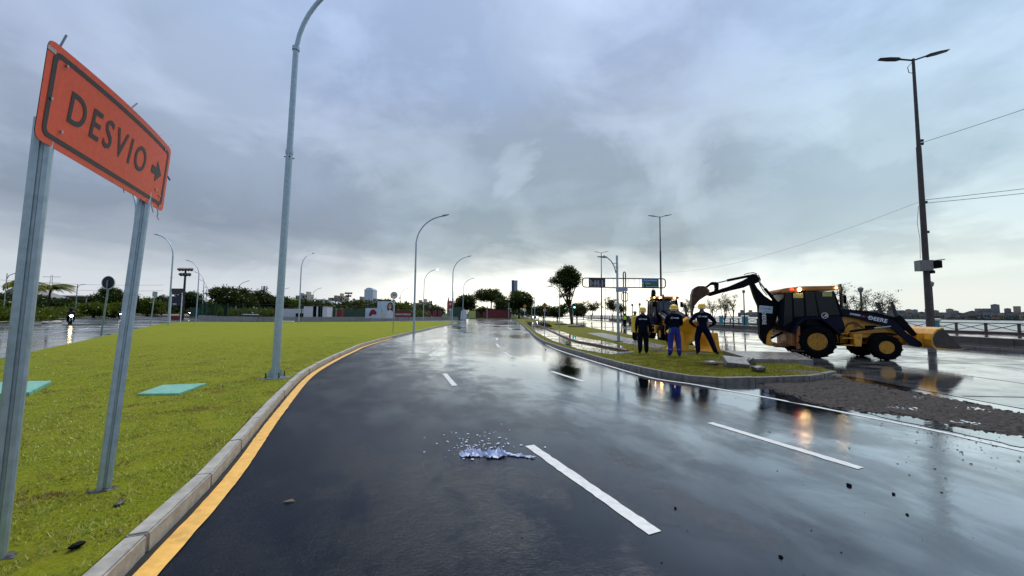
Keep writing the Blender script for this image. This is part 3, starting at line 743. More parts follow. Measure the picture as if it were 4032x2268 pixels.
    b = MB(); b.tube([at(.985, .40, -.01), at(1.055, .44, -.01)], .009, 4); b.build('tie_strip', mat('blue_tie', (.18, .22, .60), .5), t)
    b = MB(); b.tube([at(.86, .99, .01), at(.855, 1.02, .012), at(.88, 1.09, .012)], .005, 5); b.build('tie_strip', M_PWHITE, t)
    b = MB(); b.tube([at(.95, 1.0, -.01), at(.965, 1.05, -.01), at(.975, 1.10, -.02), at(1.0, 1.13, -.02)], .003, 5); b.build('wire', M_GALVD, t)
    b = MB(); b.tube([at(.60, .99, -.01), at(.61, 1.03, -.01)], .004, 5); b.build('wire', M_PWHITE, t)
detour_sign()

# ------------------------------------------------------------------ street lamps
def luminaire(m, c, d, L=.62, w=.24):
    """flat wedge head pointing along d"""
    d = Vector(d).normalized(); s_ = d.cross(Vector((0, 0, 1))).normalized(); u = s_.cross(d).normalized()
    if u.z < 0: u = -u
    c = Vector(c)
    prof = [(0, .035, .03), (.15, .10, .045), (.55, .12, .035), (1.0, .09, .012)]
    vs = []
    for (t, hw, hh) in prof:
        for (a, b) in ((-1, -1), (1, -1), (1, 1), (-1, 1)): vs.append(c + d * (t * L) + s_ * (a * hw * w / .24) + u * (b * hh))
    fs = [(0, 1, 2, 3), (15, 14, 13, 12)]
    for i in range(3):
        for k in range(4): fs.append((i * 4 + k, i * 4 + (k + 1) % 4, (i + 1) * 4 + (k + 1) % 4, (i + 1) * 4 + k))
    m.add(vs, fs); m.tube([c + d * (.3 * L) + u * .03, c + d * (.3 * L) + u * .10], .035, 8)
def goose_lamp(label, base, H=9.5, reach=2.0, rz=0.0, group=None, lit=False, rs=1.0, detail=False, lean=0.0):
    """galvanised pole whose top bends over in a quarter curve; the arm points along local +x"""
    t = thing('street_lamp', label, 'lamp post', base, rz, group)
    hb = H - 2.45
    k = lambda z: lean * z
    m = MB(); m.tube([(0, 0, 0), (k(H * .52), 0, H * .52)], [.088 * rs, .074 * rs], 14); m.build('pole', M_GALV, t, smooth=True)
    m = MB(); m.tube([(k(H * .52), 0, H * .52 - .02), (k(hb + .2), 0, hb + .2)], [.070 * rs, .064 * rs], 14); m.build('upper_pole', M_GALV, t, smooth=True)
    m = MB()
    P = [(k(hb) + 0, 0, hb)]
    for i in range(1, 13):
        a = math.pi / 2 * i / 12 * .86
        P.append((k(hb) + reach * (1 - math.cos(a)) / (1 - math.cos(math.pi / 2 * .86)), 0, hb + 2.45 * math.sin(a) / math.sin(math.pi / 2 * .86)))
    m.tube(P, [.052 * rs] * len(P), 12); m.build('arm', M_GALV, t, smooth=True)
    m = MB(); d = Vector(P[-1]) - Vector(P[-2]); luminaire(m, P[-1], d); lu = m.build('luminaire', M_GALVD, t)
    if lit:
        m = MB(); c = Vector(P[-1]) + d.normalized() * .38; m.lathe([(0.001, -.16), (.13, -.11), (.18, 0), (.13, .11), (.001, .16)], c - Vector((0, 0, .10)), n=12); m.build('lit_lens', mat('street_light', (1, 1, 1), .3, emit=(1, .98, .92), estr=9.0), lu)
    for z in ((H * .52, hb + .2) if detail else (H * .52,)):
        m = MB(); m.lathe([(.066 * rs, -.04), (.084 * rs, -.04), (.084 * rs, .05), (.066 * rs, .05)], (k(z), 0, z), n=14, closed=True); m.build('collar', M_GALV, t)
        if detail and z < hb:
            for a in range(4):
                m = MB(); v = Vector((math.cos(a * 1.57 + .5), math.sin(a * 1.57 + .5), 0)); m.tube([Vector((k(z), 0, z - .12)) + v * .06, Vector((k(z), 0, z - .12)) + v * .105], .012, 6); m.build('bolt', M_DKSTEEL, t)
    m = MB(); m.box((0, 0, .012), (.34, .34, .025)); m.build('base_plate', M_GALV, t)
    if detail:
        for a in range(4):
            m = MB(); v = Rz(a * math.pi / 2 + .4) @ Vector((1, 0, 0)); pv = Rz(a * math.pi / 2 + .4) @ Vector((0, 1, 0)) * .006
            q = [v * .08 + Vector((0, 0, .024)), v * .165 + Vector((0, 0, .024)), v * .165 + Vector((0, 0, .05)), v * .085 + Vector((0, 0, .22))]
            m.add([x - pv for x in q] + [x + pv for x in q], [(0, 1, 2, 3), (7, 6, 5, 4), (0, 4, 5, 1), (1, 5, 6, 2), (2, 6, 7, 3), (3, 7, 4, 0)]); m.build('gusset', M_GALV, t)
        for sx in (-1, 1):
            for sy in (-1, 1):
                m = MB(); m.tube([(sx * .135, sy * .135, .02), (sx * .135, sy * .135, .13)], .012, 8); b = m.build('anchor_bolt', M_DKSTEEL, t)
                m = MB(); m.tube([(sx * .135, sy * .135, .025), (sx * .135, sy * .135, .045)], .024, 6); m.build('nut', M_DKSTEEL, b)
        m = MB(); m.box((0, 0, 0), (.55, .5, .02)); pad = m.build('concrete_pad', M_CONC, t); pad.location.z = -.005
    return t
q = G(1083, 1488, .12)
goose_lamp('tall galvanised street lamp bolted to a plate on the lawn, closest to the detour sign', (q.x, q.y, .12), H=9.95, rz=.12, detail=True, lean=.012, rs=.95)
GL = 'gooseneck street lamps along the roads'
for lab, px, Y, z, rz, lit in [
        ('gooseneck street lamp at the lawn edge behind the 50 km/h sign', 1633, 31.0, .12, .15, False),
        ('gooseneck street lamp at the lawn tip by the parking signs', 1782, 53.5, .12, .2, False),
        ('gooseneck street lamp with its light switched on behind the low wall', 1669, 72, .3, .1, True),
        ('gooseneck street lamp standing before the white rounded panel', 1824, 86, .0, .2, False),
        ('slim gooseneck street lamp beyond the end of the low wall', 1848, 109, .0, .2, False),
        ('gooseneck street lamp seen end-on behind the low wall', 1181, 50.5, .12, 1.45, False)]:
    goose_lamp(lab, (XY(px, Y), Y, z), rz=rz, group=GL, lit=lit)
for lab, px, Y in [('gooseneck street lamp over the side road behind the detour sign', 511, 22.0), ('gooseneck street lamp behind the two-post sign by the side road', 670, 40.0),
                   ('third gooseneck lamp along the side road past the floodlight mast', 778, 60.0), ('fourth gooseneck lamp along the side road by the green mesh', 800, 78.0),
                   ('fifth gooseneck lamp along the side road by the green mesh', 813, 98.0)]:
    goose_lamp(lab, (XY(px, Y), Y, .12 if Y < 50 else 0.0), rz=math.pi - .25, group=GL, reach=2.3)
for lab, px, Y, hh in [('thin far lamp before the white container', 1231, 120, 9.0), ('thin far lamp before the bushy trees', 932, 88, 8.5),
                       ('thin far lamp behind the maroon banner', 1577, 125, 9.5), ('thin far lamp left of the twin spires', 1745, 135, 9.5), ('thin far lamp right of the twin spires', 1786, 150, 12.0),
                       ('thin far lamp behind the tower block', 1098, 105, 8.0)]:
    goose_lamp(lab, (XY(px, Y), Y, 0), H=hh, rz=.15, group=GL, rs=1.1)

def twin_lamp(label, base, H, rz, group, rs=1.0, extras=False):
    t = thing('twin_head_lamp', label, 'lamp post', base, rz, group)
    m = MB(); m.tube([(0, 0, 0), (0, 0, H * .68)], [.17 * rs, .125 * rs], 10); m.build('pole', mat('weathered_pole', (.045, .036, .034), .6, var=.3, scale=5), t, smooth=True)
    m = MB(); m.tube([(0, 0, H * .68 - .1), (0, 0, H)], [.10 * rs, .075 * rs], 10); m.build('upper_pole', MATS['weathered_pole'], t, smooth=True)
    m = MB(); m.tube([(-.75, 0, H + .10), (0, 0, H - .10), (.75, 0, H + .10)], .05, 8); m.build('crossarm', M_DKSTEEL, t)
    for s_ in (-1, 1):
        m = MB(); luminaire(m, (s_ * .62, 0, H + .07), (s_, 0, .16), 1.15, .34); m.build('luminaire', M_DKSTEEL, t)
    if extras:
        m = MB(); m.box((-.30, -.28, 4.55), (.62, .46, .62)); m.build('equipment_box', mat('grey_box', (.17, .165, .155), .5, var=.15), t)
        m = MB(); m.box((.34, -.1, 4.62), (.40, .5, .42)); m.build('side_box', M_BLACK, t)
        m = MB(); m.box((.36, -.1, 4.86), (.56, .62, .05), rot=Ry(-.12)); m.build('box_lid', MATS['grey_box'], t)
        m = MB(); m.lathe([(.13, -.08), (.20, -.08), (.20, .08), (.13, .08)], (.18, 0, 4.2), n=14); m.build('cable_coil', M_BLACK, t)
        for z in (8.4, 12.2, 12.0, 6.6):
            m = MB(); m.box((.16, 0, z), (.16, .10, .14)); m.build('bracket', M_DKSTEEL, t)
        m = MB(); m.tube([(-.19, 0, 8.2), (-.30, 0, 7.2), (-.22, 0, 6.2), (-.26, 0, 5.0)], .012, 5); m.build('dropped_cable', MATS['grey_box'], t)
        m = MB(); m.tube([(-.1, 0, H - .25), (-.3, 0, H - .5), (-.25, 0, H - .85), (-.08, 0, H - .9)], .02, 5); m.build('lamp_cable', M_DKSTEEL, t)
    return t
TG = 'twin-head lamp posts along the promenade'
twin_lamp('tall weathered twin-head lamp post with an equipment box behind the loader bucket', (XY(3657, 22.6), 22.6, .12), 17.4, -.25, TG, extras=True)
twin_lamp('twin-head lamp post rising behind the gantry end and the far backhoe', (XY(2604, 59.5), 59.5, .12), 17.0, -.2, TG)
twin_lamp('thin twin-head lamp post behind the blank end of the gantry', (XY(2369, 95), 95, .12), 17.0, -.2, TG, 1.1)
# overhead wires from the tall pole
pb = Vector((XY(3657, 22.6), 22.6, .12))
for lab, a, b, sag in [('overhead wire sloping up from the tall twin-head lamp post', (.1, 0, 12.05), (19, -11.5, 19.0), .5),
                       ('upper overhead wire running level from the tall twin-head lamp post', (.1, 0, 8.55), (24, -7, 11.4), .35),
                       ('lower overhead wire running level from the tall twin-head lamp post', (.1, 0, 8.35), (24, -8, 10.7), .35),
                       ('long thin wire running from the tall lamp post to the far lamp post', (0, 0, 8.5), (XY(2604, 59.5) - pb.x, 59.5 - 22.6, 8.2), 1.2)]:
    a, b = pb + Vector(a), pb + Vector(b); m = MB()
    m.tube([a + (b - a) * (i / 12) - Vector((0, 0, sag * 4 * (i / 12) * (1 - i / 12))) for i in range(13)], .014 if 'long thin' not in lab else .008, 4)
    tag(m.build('overhead_wire', M_DKSTEEL), lab, 'wire', 'overhead wires')

# ------------------------------------------------------------------ green covers in the lawn
M_GREENC = mat('green_painted_concrete', (.16, .42, .30), .38, var=.14, scale=5, dirt=(.10, .22, .14), dscale=4, damt=.4, bump=.12)
for lab, pts in [('pale green concrete cover slab beside the detour sign post, partly hidden', [(-120, 1558), (115, 1548), (205, 1502), (10, 1504)]),
                 ('pale green concrete cover slab lying in the lawn before the near street lamp', [(538, 1547), (705, 1545), (815, 1505), (640, 1512)])]:
    P = [G(*q, .17) for q in pts]; c = sum(P, Vector()) / 4
    m = MB(); vs = [(p.x - c.x, p.y - c.y, .02) for p in P] + [(p.x - c.x, p.y - c.y, -.055) for p in P]
    m.add(vs, [(0, 1, 2, 3), (7, 6, 5, 4), (0, 4, 5, 1), (1, 5, 6, 2), (2, 6, 7, 3), (3, 7, 4, 0)])
    o = m.build('concrete_cover', M_GREENC, None, bevel=.008); o.location = (c.x, c.y, .165 if 'partly' in lab else .135); tag(o, lab, 'slab', 'green concrete covers in the lawn')

# ------------------------------------------------------------------ backhoe loader (local x forward, y to its left)
def make_backhoe():
    t = thing('backhoe_loader', 'side-on yellow and black backhoe loader with lit rear lamps on the wet road', 'backhoe', (0, 0, 0), 0, 'backhoe loaders')
    def part(m, name, mt, par=t, **k): return m.build(name, mt, par, **k)
    # wheels
    def wheel(x, y, R, w, rim, lugs, side, nm='wheel'):
        hub = MB(); rr = rim
        hub.lathe([(rr * .98, -w * .42), (rr * 1.03, -w * .42), (rr * 1.03, -w * .40), (rr * .86, -w * .30), (rr * .80, -w * .12), (rr * .45, -w * .10), (rr * .42, -w * .30), (rr * .30, -w * .34), (.001, -w * .34)] if side < 0 else
                  [(rr * .98, w * .42), (rr * 1.03, w * .42), (rr * 1.03, w * .40), (rr * .86, w * .30), (rr * .80, w * .12), (rr * .45, w * .10), (rr * .42, w * .30), (rr * .30, w * .34), (.001, w * .34)], (x, y, R), 'y', 28)
        o = part(hub, nm, M_JDY, smooth=True)
        ty = MB(); ty.lathe([(rr, -w * .42), (rr * 1.18, -w * .50), (R * .90, -w * .50), (R * .955, -w * .44), (R * .965, 0), (R * .955, w * .44), (R * .90, w * .50), (rr * 1.18, w * .50), (rr, w * .42)], (x, y, R), 'y', 36)
        ty.build('tyre', M_RUBBER, o, smooth=True)
        lg = MB()
        for k in range(lugs):
            a = 2 * math.pi * k / lugs
            for s_ in (-1, 1):
                a2 = a + (math.pi / lugs if s_ > 0 else 0)
                c = Vector((math.sin(a2) * R * .972, s_ * w * .25, math.cos(a2) * R * .972))
                rot = Ry(a2) @ Rz(s_ * .55)
                lg.box(Vector((x, y, R)) + c, (R * .085, w * .56, R * .06), rot)
        lg.build('tread', M_RUBBER, o)
        dk = MB(); yy = y + side * w * .135; dk.lathe([(rr * .46, yy - y - .004), (rr * .83, yy - y + side * .02 - .004), (rr * .83, yy - y + side * .02 + .004), (rr * .46, yy - y + .004)], (x, y, R), 'y', 28, closed=True)
        dk.build('dish', mat('rusty_dish', (.13, .035, .012), .6, var=.35, scale=9), o)
        for k in range(8):
            b = MB(); a = 2 * math.pi * k / 8; bx, bz = x + math.cos(a) * rr * .36, R + math.sin(a) * rr * .36
            yy = y + side * w * .34; b.tube([(bx, yy, bz), (bx, yy + side * .02, bz)], .016, 6); b.build('wheel_nut', M_JDY, o)
        return o
    for s_ in (-1, 1):
        wheel(0, s_ * .83, .64, .46, .335, 16, s_); wheel(2.22, s_ * .80, .485, .32, .24, 14, s_)
    # chassis and axles
    m = MB(); m.box((.85, 0, .72), (3.3, .62, .30)); m.box((2.35, 0, .80), (.9, .7, .36)); m.box((-.45, 0, .70), (.5, 1.25, .55)); part(m, 'chassis', M_JDY, bevel=.02)
    m = MB(); m.tube([(0, -.7, .64), (0, .7, .64)], .14, 10); m.tube([(2.22, -.68, .485), (2.22, .68, .485)], .10, 10); m.box((1.2, 0, .52), (1.9, .4, .14)); part(m, 'axles', M_BLACK)
    # hood
    m = MB(); m.prism([(1.05, 1.15), (1.05, 1.62), (1.2, 1.66), (2.9, 1.36), (3.02, 1.22), (3.02, .95), (1.2, .95)], 'y', -.42, .42); part(m, 'hood_side', M_JDY, bevel=.03)
    m = MB(); m.prism([(1.0, 1.60), (1.0, 1.93), (1.35, 1.92), (2.2, 1.80), (3.0, 1.55), (3.08, 1.42), (3.04, 1.22), (2.92, 1.34)], 'y', -.45, .45); part(m, 'hood', M_BLACK, bevel=.05, smooth=True)
    m = MB()
    for k in range(6): m.box((3.075, 0, .98 + k * .075), (.05, .72, .035))
    part(m, 'grille', M_BLACK)
    for s_ in (-1, 1):
        m = MB(); m.box((2.0, s_ * .426, 1.22), (.36, .02, .14)); part(m, 'vent', M_BLACK)
    m = MB(); P = [(1.18, -.45, 1.2), (1.28, -.47, 1.36), (1.45, -.48, 1.42), (1.58, -.48, 1.36), (1.62, -.47, 1.27), (1.75, -.46, 1.22)]; m.tube(P, .018, 6); part(m, 'hose', M_RUST, smooth=True)
    m = MB(); m.tube([(1.2, -.46, 1.28), (1.38, -.48, 1.38), (1.55, -.48, 1.30), (1.5, -.47, 1.2)], .016, 6); part(m, 'hose', M_RUST, smooth=True)
    # front fender arch
    for s_ in (-1, 1):
        m = MB(); pr = [(1.62, .72), (1.86, .76), (2.06, .95), (2.40, .99), (2.62, .92), (2.62, .97), (2.42, 1.04), (2.03, 1.0), (1.84, .82), (1.62, .78)]
        m.prism(pr, 'y', s_ * .62 - .16, s_ * .62 + .16); part(m, 'front_fender', M_BLACK)
    # rear fenders
    for s_ in (-1, 1):
        m = MB(); arc = [(-.80, .98), (-.66, 1.36), (-.40, 1.56), (.13, 1.56), (.30, 1.44), (.78, .96)]
        inn = [(x * .93, z - .05) for x, z in reversed(arc)]
        m.prism(arc + inn, 'y', s_ * .83 - .27, s_ * .83 + .27); part(m, 'rear_fender', M_NAVY, bevel=.015)
        m = MB(); m.prism([(-.62, .8), (-.6, 1.34), (-.38, 1.5), (.12, 1.5), (.3, 1.38), (.8, .9), (.85, .62), (.5, .5)], 'y', s_ * .58 - .02, s_ * .58 + .02); part(m, 'inner_fender', M_BLACK)
    # cab
    hw = .70
    m = MB(); m.prism([(-1.02, 1.05), (-1.05, 1.22), (-.62, 1.40), (-.62, 1.62), (.95, 1.72), (1.08, 1.15), (.95, .92), (-.6, .92)], 'y', -hw, hw); part(m, 'cab_floor', M_BLACK, bevel=.02)
    for s_ in (-1, 1):
        for nm, a, b, r in (('pillar', (-1.06, s_ * hw, 1.15), (-.92, s_ * (hw - .03), 2.60), .03), ('pillar', (-.66, s_ * hw, 1.4), (-.66, s_ * (hw - .02), 2.60), .035), ('pillar', (-.24, s_ * (hw + .01), 1.5), (-.26, s_ * (hw - .02), 2.62), .035),
                            ('pillar', (.98, s_ * hw, 1.65), (.72, s_ * (hw - .05), 2.64), .05), ('pillar', (.22, s_ * (hw + .01), 1.62), (.10, s_ * (hw - .02), 2.62), .022)):
            m = MB(); m.tube([a, b], r, 6); part(m, nm, M_BLACK)
        y = s_ * (hw - .008)
        for prof in ([(-1.05, 1.2), (-.68, 1.42), (-.67, 2.58), (-.93, 2.58)], [(-.64, 1.55), (-.26, 1.55), (-.28, 2.6), (-.64, 2.58)], [(-.22, 1.55), (.22, 1.62), (.10, 2.6), (-.24, 2.6)], [(.25, 1.62), (.95, 1.66), (.70, 2.62), (.12, 2.6)]):
            m = MB(); m.prism(prof, 'y', y - .006, y + .006); part(m, 'window', M_GLASS)
        m = MB(); m.prism([(-.24, .95), (.26, .95), (1.04, 1.18), (.96, 1.64), (-.22, 1.56)], 'y', y - .012 + s_ * .012, y + .012 + s_ * .012); dr = part(m, 'door', M_NAVY)
        m = MB(); m.box((.0, s_ * (hw + .03), 1.68), (.14, .03, .03)); m.build('handle', M_DKSTEEL, dr)
        m = MB(); m.box((1.02, s_ * (hw + .16), 2.30), (.05, .18, .34)); part(m, 'mirror', M_BLACK, bevel=.02)
        m = MB(); m.tube([(.85, s_ * hw, 2.58), (1.02, s_ * (hw + .16), 2.45)], .014, 6); part(m, 'mirror_arm', M_BLACK)
    m = MB(); m.prism([(-.64, .56), (.64, .56), (.60, 1.5), (-.60, 1.5)][::1], 'x', 0, .012); o = part(m, 'windscreen', mat('clear_windscreen', (.03, .06, .085), .08, var=.2, scale=2, spec=.4)); o.location = (.985, 0, 1.12); o.rotation_euler = (0, -.26, 0)
    m = MB(); m.prism([(-.64, 0), (.64, 0), (.60, 1.38), (-.60, 1.38)], 'x', 0, .012); o = part(m, 'rear_window', M_GLASS); o.location = (-1.05, 0, 1.20); o.rotation_euler = (0, .09, 0)
    m = MB(); m.box((0.1, 0, 1.35), (.45, .5, .12)); m.box((-.1, 0, 1.72), (.14, .48, .7)); part(m, 'seat', M_BLACK, bevel=.03)
    m = MB(); m.prism([(-1.12, 2.60), (-1.10, 2.70), (-.9, 2.765), (-.25, 2.835), (.80, 2.84), (.93, 2.80), (.93, 2.70), (.80, 2.665), (-.25, 2.655), (-.7, 2.58), (-1.0, 2.57)], 'y', -.76, .76); part(m, 'roof', M_ROOF, bevel=.035, smooth=True)
    # lamps
    for x, y, z, mt, r in ((-.98, -.60, 2.645, M_LAMP, .055), (-.98, .60, 2.645, M_LAMP, .055), (-.44, -.775, 2.70, M_LAMP, .065), (.80, -.775, 2.755, MATS['warm_lamp'], .03), (.955, -.45, 2.745, M_LAMP, .055), (.955, .45, 2.745, M_LAMP, .055)):
        m = MB()
        if abs(y) > .7: m.lathe([(.001, -.035), (r * .7, -.03), (r, 0), (r * .9, .03)], (x, y, z), 'y', 14)
        else: m.lathe([(.001, (-.035 if x < 0 else .035)), (r * .7, (-.03 if x < 0 else .03)), (r, 0)], (x, y, z), 'x', 14)
        part(m, 'work_lamp', mt)
    m = MB(); m.lathe([(.06, -.02), (.06, .02), (.04, .05), (.001, .06)], (-.70, -.755, 2.70), 'z', 12); part(m, 'beacon', M_RED)
    # papers in the windows
    M_PAP = mat('yellow_paper', (.36, .36, .12), .7, var=.1)
    for x0, x1, z0, z1 in ((-.64, -.30, 2.36, 2.57), (.36, .67, 2.42, 2.60)):
        m = MB(); m.box(((x0 + x1) / 2, -hw - .006, (z0 + z1) / 2), (x1 - x0, .004, z1 - z0)); part(m, 'notice', M_PAP)
    # exhaust stack
    m = MB(); m.tube([(1.14, -.32, 1.85), (1.14, -.32, 2.80), (1.10, -.32, 2.93)], [.055, .055, .055], 10); part(m, 'exhaust_stack', M_DKSTEEL, smooth=True)
    # steps and tank
    for x0, x1, z in ((.76, 1.04, .965), (.84, 1.18, .80), (.88, 1.18, .53)):
        m = MB(); m.box(((x0 + x1) / 2, -.80, z), (x1 - x0, .32, .035)); part(m, 'step', M_JDY)
    m = MB(); m.box((.86, -.66, .74), (.04, .04, .5)); m.box((1.17, -.66, .74), (.04, .04, .5)); part(m, 'step_frame', M_BLACK)
    m = MB(); m.add([(1.20, -.95, .97), (1.49, -.95, .97), (1.45, -.93, .49), (1.24, -.93, .49), (1.20, -.45, .97), (1.49, -.45, .97), (1.45, -.45, .49), (1.24, -.45, .49)], [(0, 1, 2, 3), (7, 6, 5, 4), (0, 4, 5, 1), (1, 5, 6, 2), (2, 6, 7, 3), (3, 7, 4, 0)])
    part(m, 'toolbox', M_JDY, bevel=.012)
    m = MB(); m.box((1.3, .7, .73), (.9, .5, .46)); part(m, 'fuel_tank', M_BLACK, bevel=.03)
    m = MB(); m.box((1.75, 0, .88), (1.0, 1.0, .12)); part(m, 'frame_rail', M_JDY)
    # loader arms
    arm = [(.92, 1.70), (.92, 1.90), (1.05, 1.95), (1.32, 1.86), (2.07, 1.71), (2.43, 1.60), (2.71, 1.44), (3.02, 1.02), (3.42, .70), (3.45, .56), (3.33, .50), (3.10, .56), (2.66, 1.10), (2.45, 1.27), (1.93, 1.41), (1.44, 1.58)]
    for s_ in (-1, 1):
        m = MB(); m.prism(arm, 'y', s_ * .60 - .055, s_ * .60 + .055); ao = part(m, 'loader_arm', M_NAVY, bevel=.015)
        if s_ < 0:
            me = text_mesh('DEERE', .20, M_TEXTW, bold=.004, depth=.0, sx=1.05); o = link('lettering', me, ao); o.location = (2.13, -.660, 1.525); o.rotation_euler = (math.pi / 2, .235, 0)
            m = MB(); m.box((1.42, -.658, 1.71), (.34, .004, .07), Ry(.2)); m.build('model_decal', mat('pale_decal', (.40, .44, .46), .5), ao)
            m = MB(); m.box((1.88, -.658, 1.60), (.14, .004, .05), Ry(.22)); m.build('model_decal', MATS['pale_decal'], ao)
            m = MB(); m.box((1.68, -.658, 1.645), (.12, .004, .06), Ry(.22)); m.build('reflector', mat('red_reflector', (.25, .02, .02), .3), ao)
        m = MB(); m.tube([(1.24, s_ * .64, 1.05), (2.0, s_ * .64, 1.19)], .045, 10); c = part(m, 'lift_cylinder', M_BLACK, smooth=True)
        m = MB(); m.tube([(2.0, s_ * .64, 1.19), (2.52, s_ * .64, 1.27)], .028, 10); m.build('rod', M_GALV, c, smooth=True)
        # bell crank and tilt link
        m = MB(); m.tube([(2.70, s_ * .42, 2.22), (2.84, s_ * .42, 1.66)], .055, 4, sq=True); part(m, 'tilt_link', M_DKSTEEL)
        m = MB(); m.prism([(2.76, 1.62), (2.92, 1.72), (3.06, 1.55), (3.42, .98), (3.30, .90), (2.86, 1.36)], 'y', s_ * .42 - .05, s_ * .42 + .05); part(m, 'bell_crank', M_BLACK, bevel=.012)
    m = MB(); m.tube([(2.95, -.6, 1.05), (2.95, .6, 1.05)], .06, 8); part(m, 'cross_tube', M_NAVY)
    # front bucket: curved shell, side plates, cutting edge
    prof = [(3.84, 1.27), (3.66, 1.20), (3.52, 1.03), (3.46, .82), (3.48, .62), (3.56, .50), (4.05, .47), (4.36, .50)]
    inn = [(4.36, .525), (4.05, .505), (3.60, .54), (3.53, .64), (3.51, .82), (3.565, 1.01), (3.69, 1.16), (3.85, 1.23)]
    m = MB(); m.prism(prof + inn, 'y', -1.06, 1.06); bk = part(m, 'front_bucket', M_JDY)
    M_MUDM = mat('muddy_steel', (.045, .036, .03), .55, metal=.2, var=.3, scale=5)
    for s_ in (-1, 1):
        m = MB(); m.prism([(3.82, 1.24), (3.62, 1.12), (3.50, .85), (3.56, .52), (4.06, .48), (4.34, .51), (4.00, .98)], 'y', s_ * 1.045 - .012, s_ * 1.045 + .012); m.build('side_plate', [M_JDY, M_MUDM][s_ < 0], bk)
    m = MB(); m.box((4.42, 0, .505), (.16, 2.12, .025)); m.build('cutting_edge', M_DKSTEEL, bk)
    for k in range(8):
        m = MB(); m.box((4.53, -.98 + k * .28, .51), (.20, .07, .05), taper=.5); m.build('tooth', M_DKSTEEL, bk)
    for y in (-.62, -.40, .40, .62):
        m = MB(); m.prism([(3.38, .50), (3.52, .56), (3.50, 1.02), (3.34, 1.02), (3.26, .7)], 'y', y - .02, y + .02); m.build('bracket', M_JDY, bk)
    # rear swing frame and stabilisers
    m = MB(); m.box((-.72, 0, .68), (.12, 1.7, .50)); m.box((-1.0, 0, 1.0), (.5, .9, .07)); m.box((-1.0, 0, .42), (.55, .9, .09)); part(m, 'swing_frame', mat('worn_machine_yellow', (.24, .075, .014), .5, var=.35, scale=7, dirt=(.03, .014, .008), damt=.8), bevel=.012)
    m = MB(); m.prism([(-1.50, .42), (-1.46, .80), (-1.34, 1.02), (-1.16, 1.02), (-1.22, .86), (-1.34, .72), (-1.30, .55), (-1.12, .50), (-1.1, .38), (-1.38, .36)], 'y', -.22, .22); part(m, 'swing_post', M_JDY, bevel=.02)
    for s_ in (-1, 1):
        m = MB(); m.box((-.62, s_ * .96, .78), (.12, .12, .9)); sb = part(m, 'stabiliser', MATS['worn_machine_yellow'], bevel=.01)
        m = MB(); m.box((-.66, s_ * 1.0, .27), (.34, .30, .05)); m.build('foot', M_DKSTEEL, sb)
        m = MB(); m.tube([(-1.0, s_ * .5, .95), (-1.34, s_ * .12, .66)], .05, 8); part(m, 'swing_cylinder', M_BLACK, smooth=True)
    # control levers and rear clutter
    for k in range(5):
        m = MB(); y = -.35 + k * .17; m.tube([(-1.05, y, 1.03), (-1.12 - .02 * (k % 2), y + .04, 1.45)], .014, 5); part(m, 'lever', M_DKSTEEL)
    for k in range(6):
        m = MB(); y = -.28 + k * .11; m.tube([(-.95, y, 1.02), (-1.12, y * 1.3, 1.25 + .1 * (k % 3)), (-1.25, y * .6, 1.15), (-1.35, y * .5, .95)], .016, 5); part(m, 'hose', M_BLACK, smooth=True)
    # boom
    bo = [(-2.00, 3.00), (-1.86, 2.44), (-1.72, 2.05), (-1.70, 1.5), (-1.71, .85), (-1.69, .68), (-1.50, .40), (-1.37, .46), (-1.33, .9), (-1.22, 1.35), (-1.05, 1.86), (-.95, 2.14), (-1.02, 2.22), (-1.22, 2.27), (-1.50, 2.50), (-1.74, 2.82), (-1.84, 3.02), (-1.90, 3.06)]
    m = MB(); m.prism(bo, 'y', -.14, .14); b = part(m, 'boom', M_BLACK, bevel=.02)
    me = text_mesh('DEERE', .20, M_TEXTW, bold=.004, depth=0.0); o = link('lettering', me, b); o.location = (-1.54, -.1425, 1.54); o.rotation_euler = (math.pi / 2, math.pi / 2, 0)
    m = MB(); m.box((-1.46, -.146, 1.90), (.50, .005, .30), Ry(.10)); lb = m.build('placard', mat('pale_blue_placard', (.42, .52, .62), .5, var=.05), b)
    me = text_mesh('LC energia', .085, mat('blue_print', (.03, .08, .22), .5), bold=.002, depth=0); o = link('lettering', me, lb); o.location = (-1.46, -.150, 1.935); o.rotation_euler = (math.pi / 2, .10, 0)
    me = text_mesh('A SERVIÇO', .05, MATS['blue_print'], depth=0); o = link('lettering', me, lb); o.location = (-1.46, -.150, 1.82); o.rotation_euler = (math.pi / 2, .10, 0)
    # dipper and linkage
    di = [(-2.03, 3.30), (-1.92, 3.44), (-1.74, 3.42), (-1.62, 3.20), (-1.66, 3.08), (-1.82, 3.00), (-1.99, 2.97), (-2.25, 2.84), (-3.08, 2.63), (-3.56, 2.47), (-3.66, 2.52), (-3.58, 2.66), (-3.24, 2.76), (-2.80, 2.91), (-2.24, 3.17)]
    m = MB(); m.prism(di, 'y', -.11, .11); d = part(m, 'dipper', M_BLACK, bevel=.018)
    m = MB(); m.tube([(-1.98, 0, 3.36), (-2.87, 0, 3.17)], .06, 10); c = part(m, 'bucket_cylinder', M_BLACK, smooth=True)
    m = MB(); m.tube([(-2.87, 0, 3.17), (-3.32, 0, 3.06)], .035, 10); m.build('rod', M_GALV, c, smooth=True)
    m = MB(); m.prism([(-3.24, 2.74), (-3.22, 3.02), (-3.30, 3.10), (-3.50, 3.11), (-3.60, 3.02), (-3.78, 2.88), (-3.85, 2.78), (-3.72, 2.82), (-3.52, 2.98), (-3.38, 2.98), (-3.36, 2.80), (-3.40, 2.66)], 'y', -.13, .13); part(m, 'bucket_link', M_BLACK, bevel=.012)
    m = MB(); m.tube([(-1.64, -.02, 3.10), (-1.42, -.02, 2.76)], .035, 10); rod = MB()
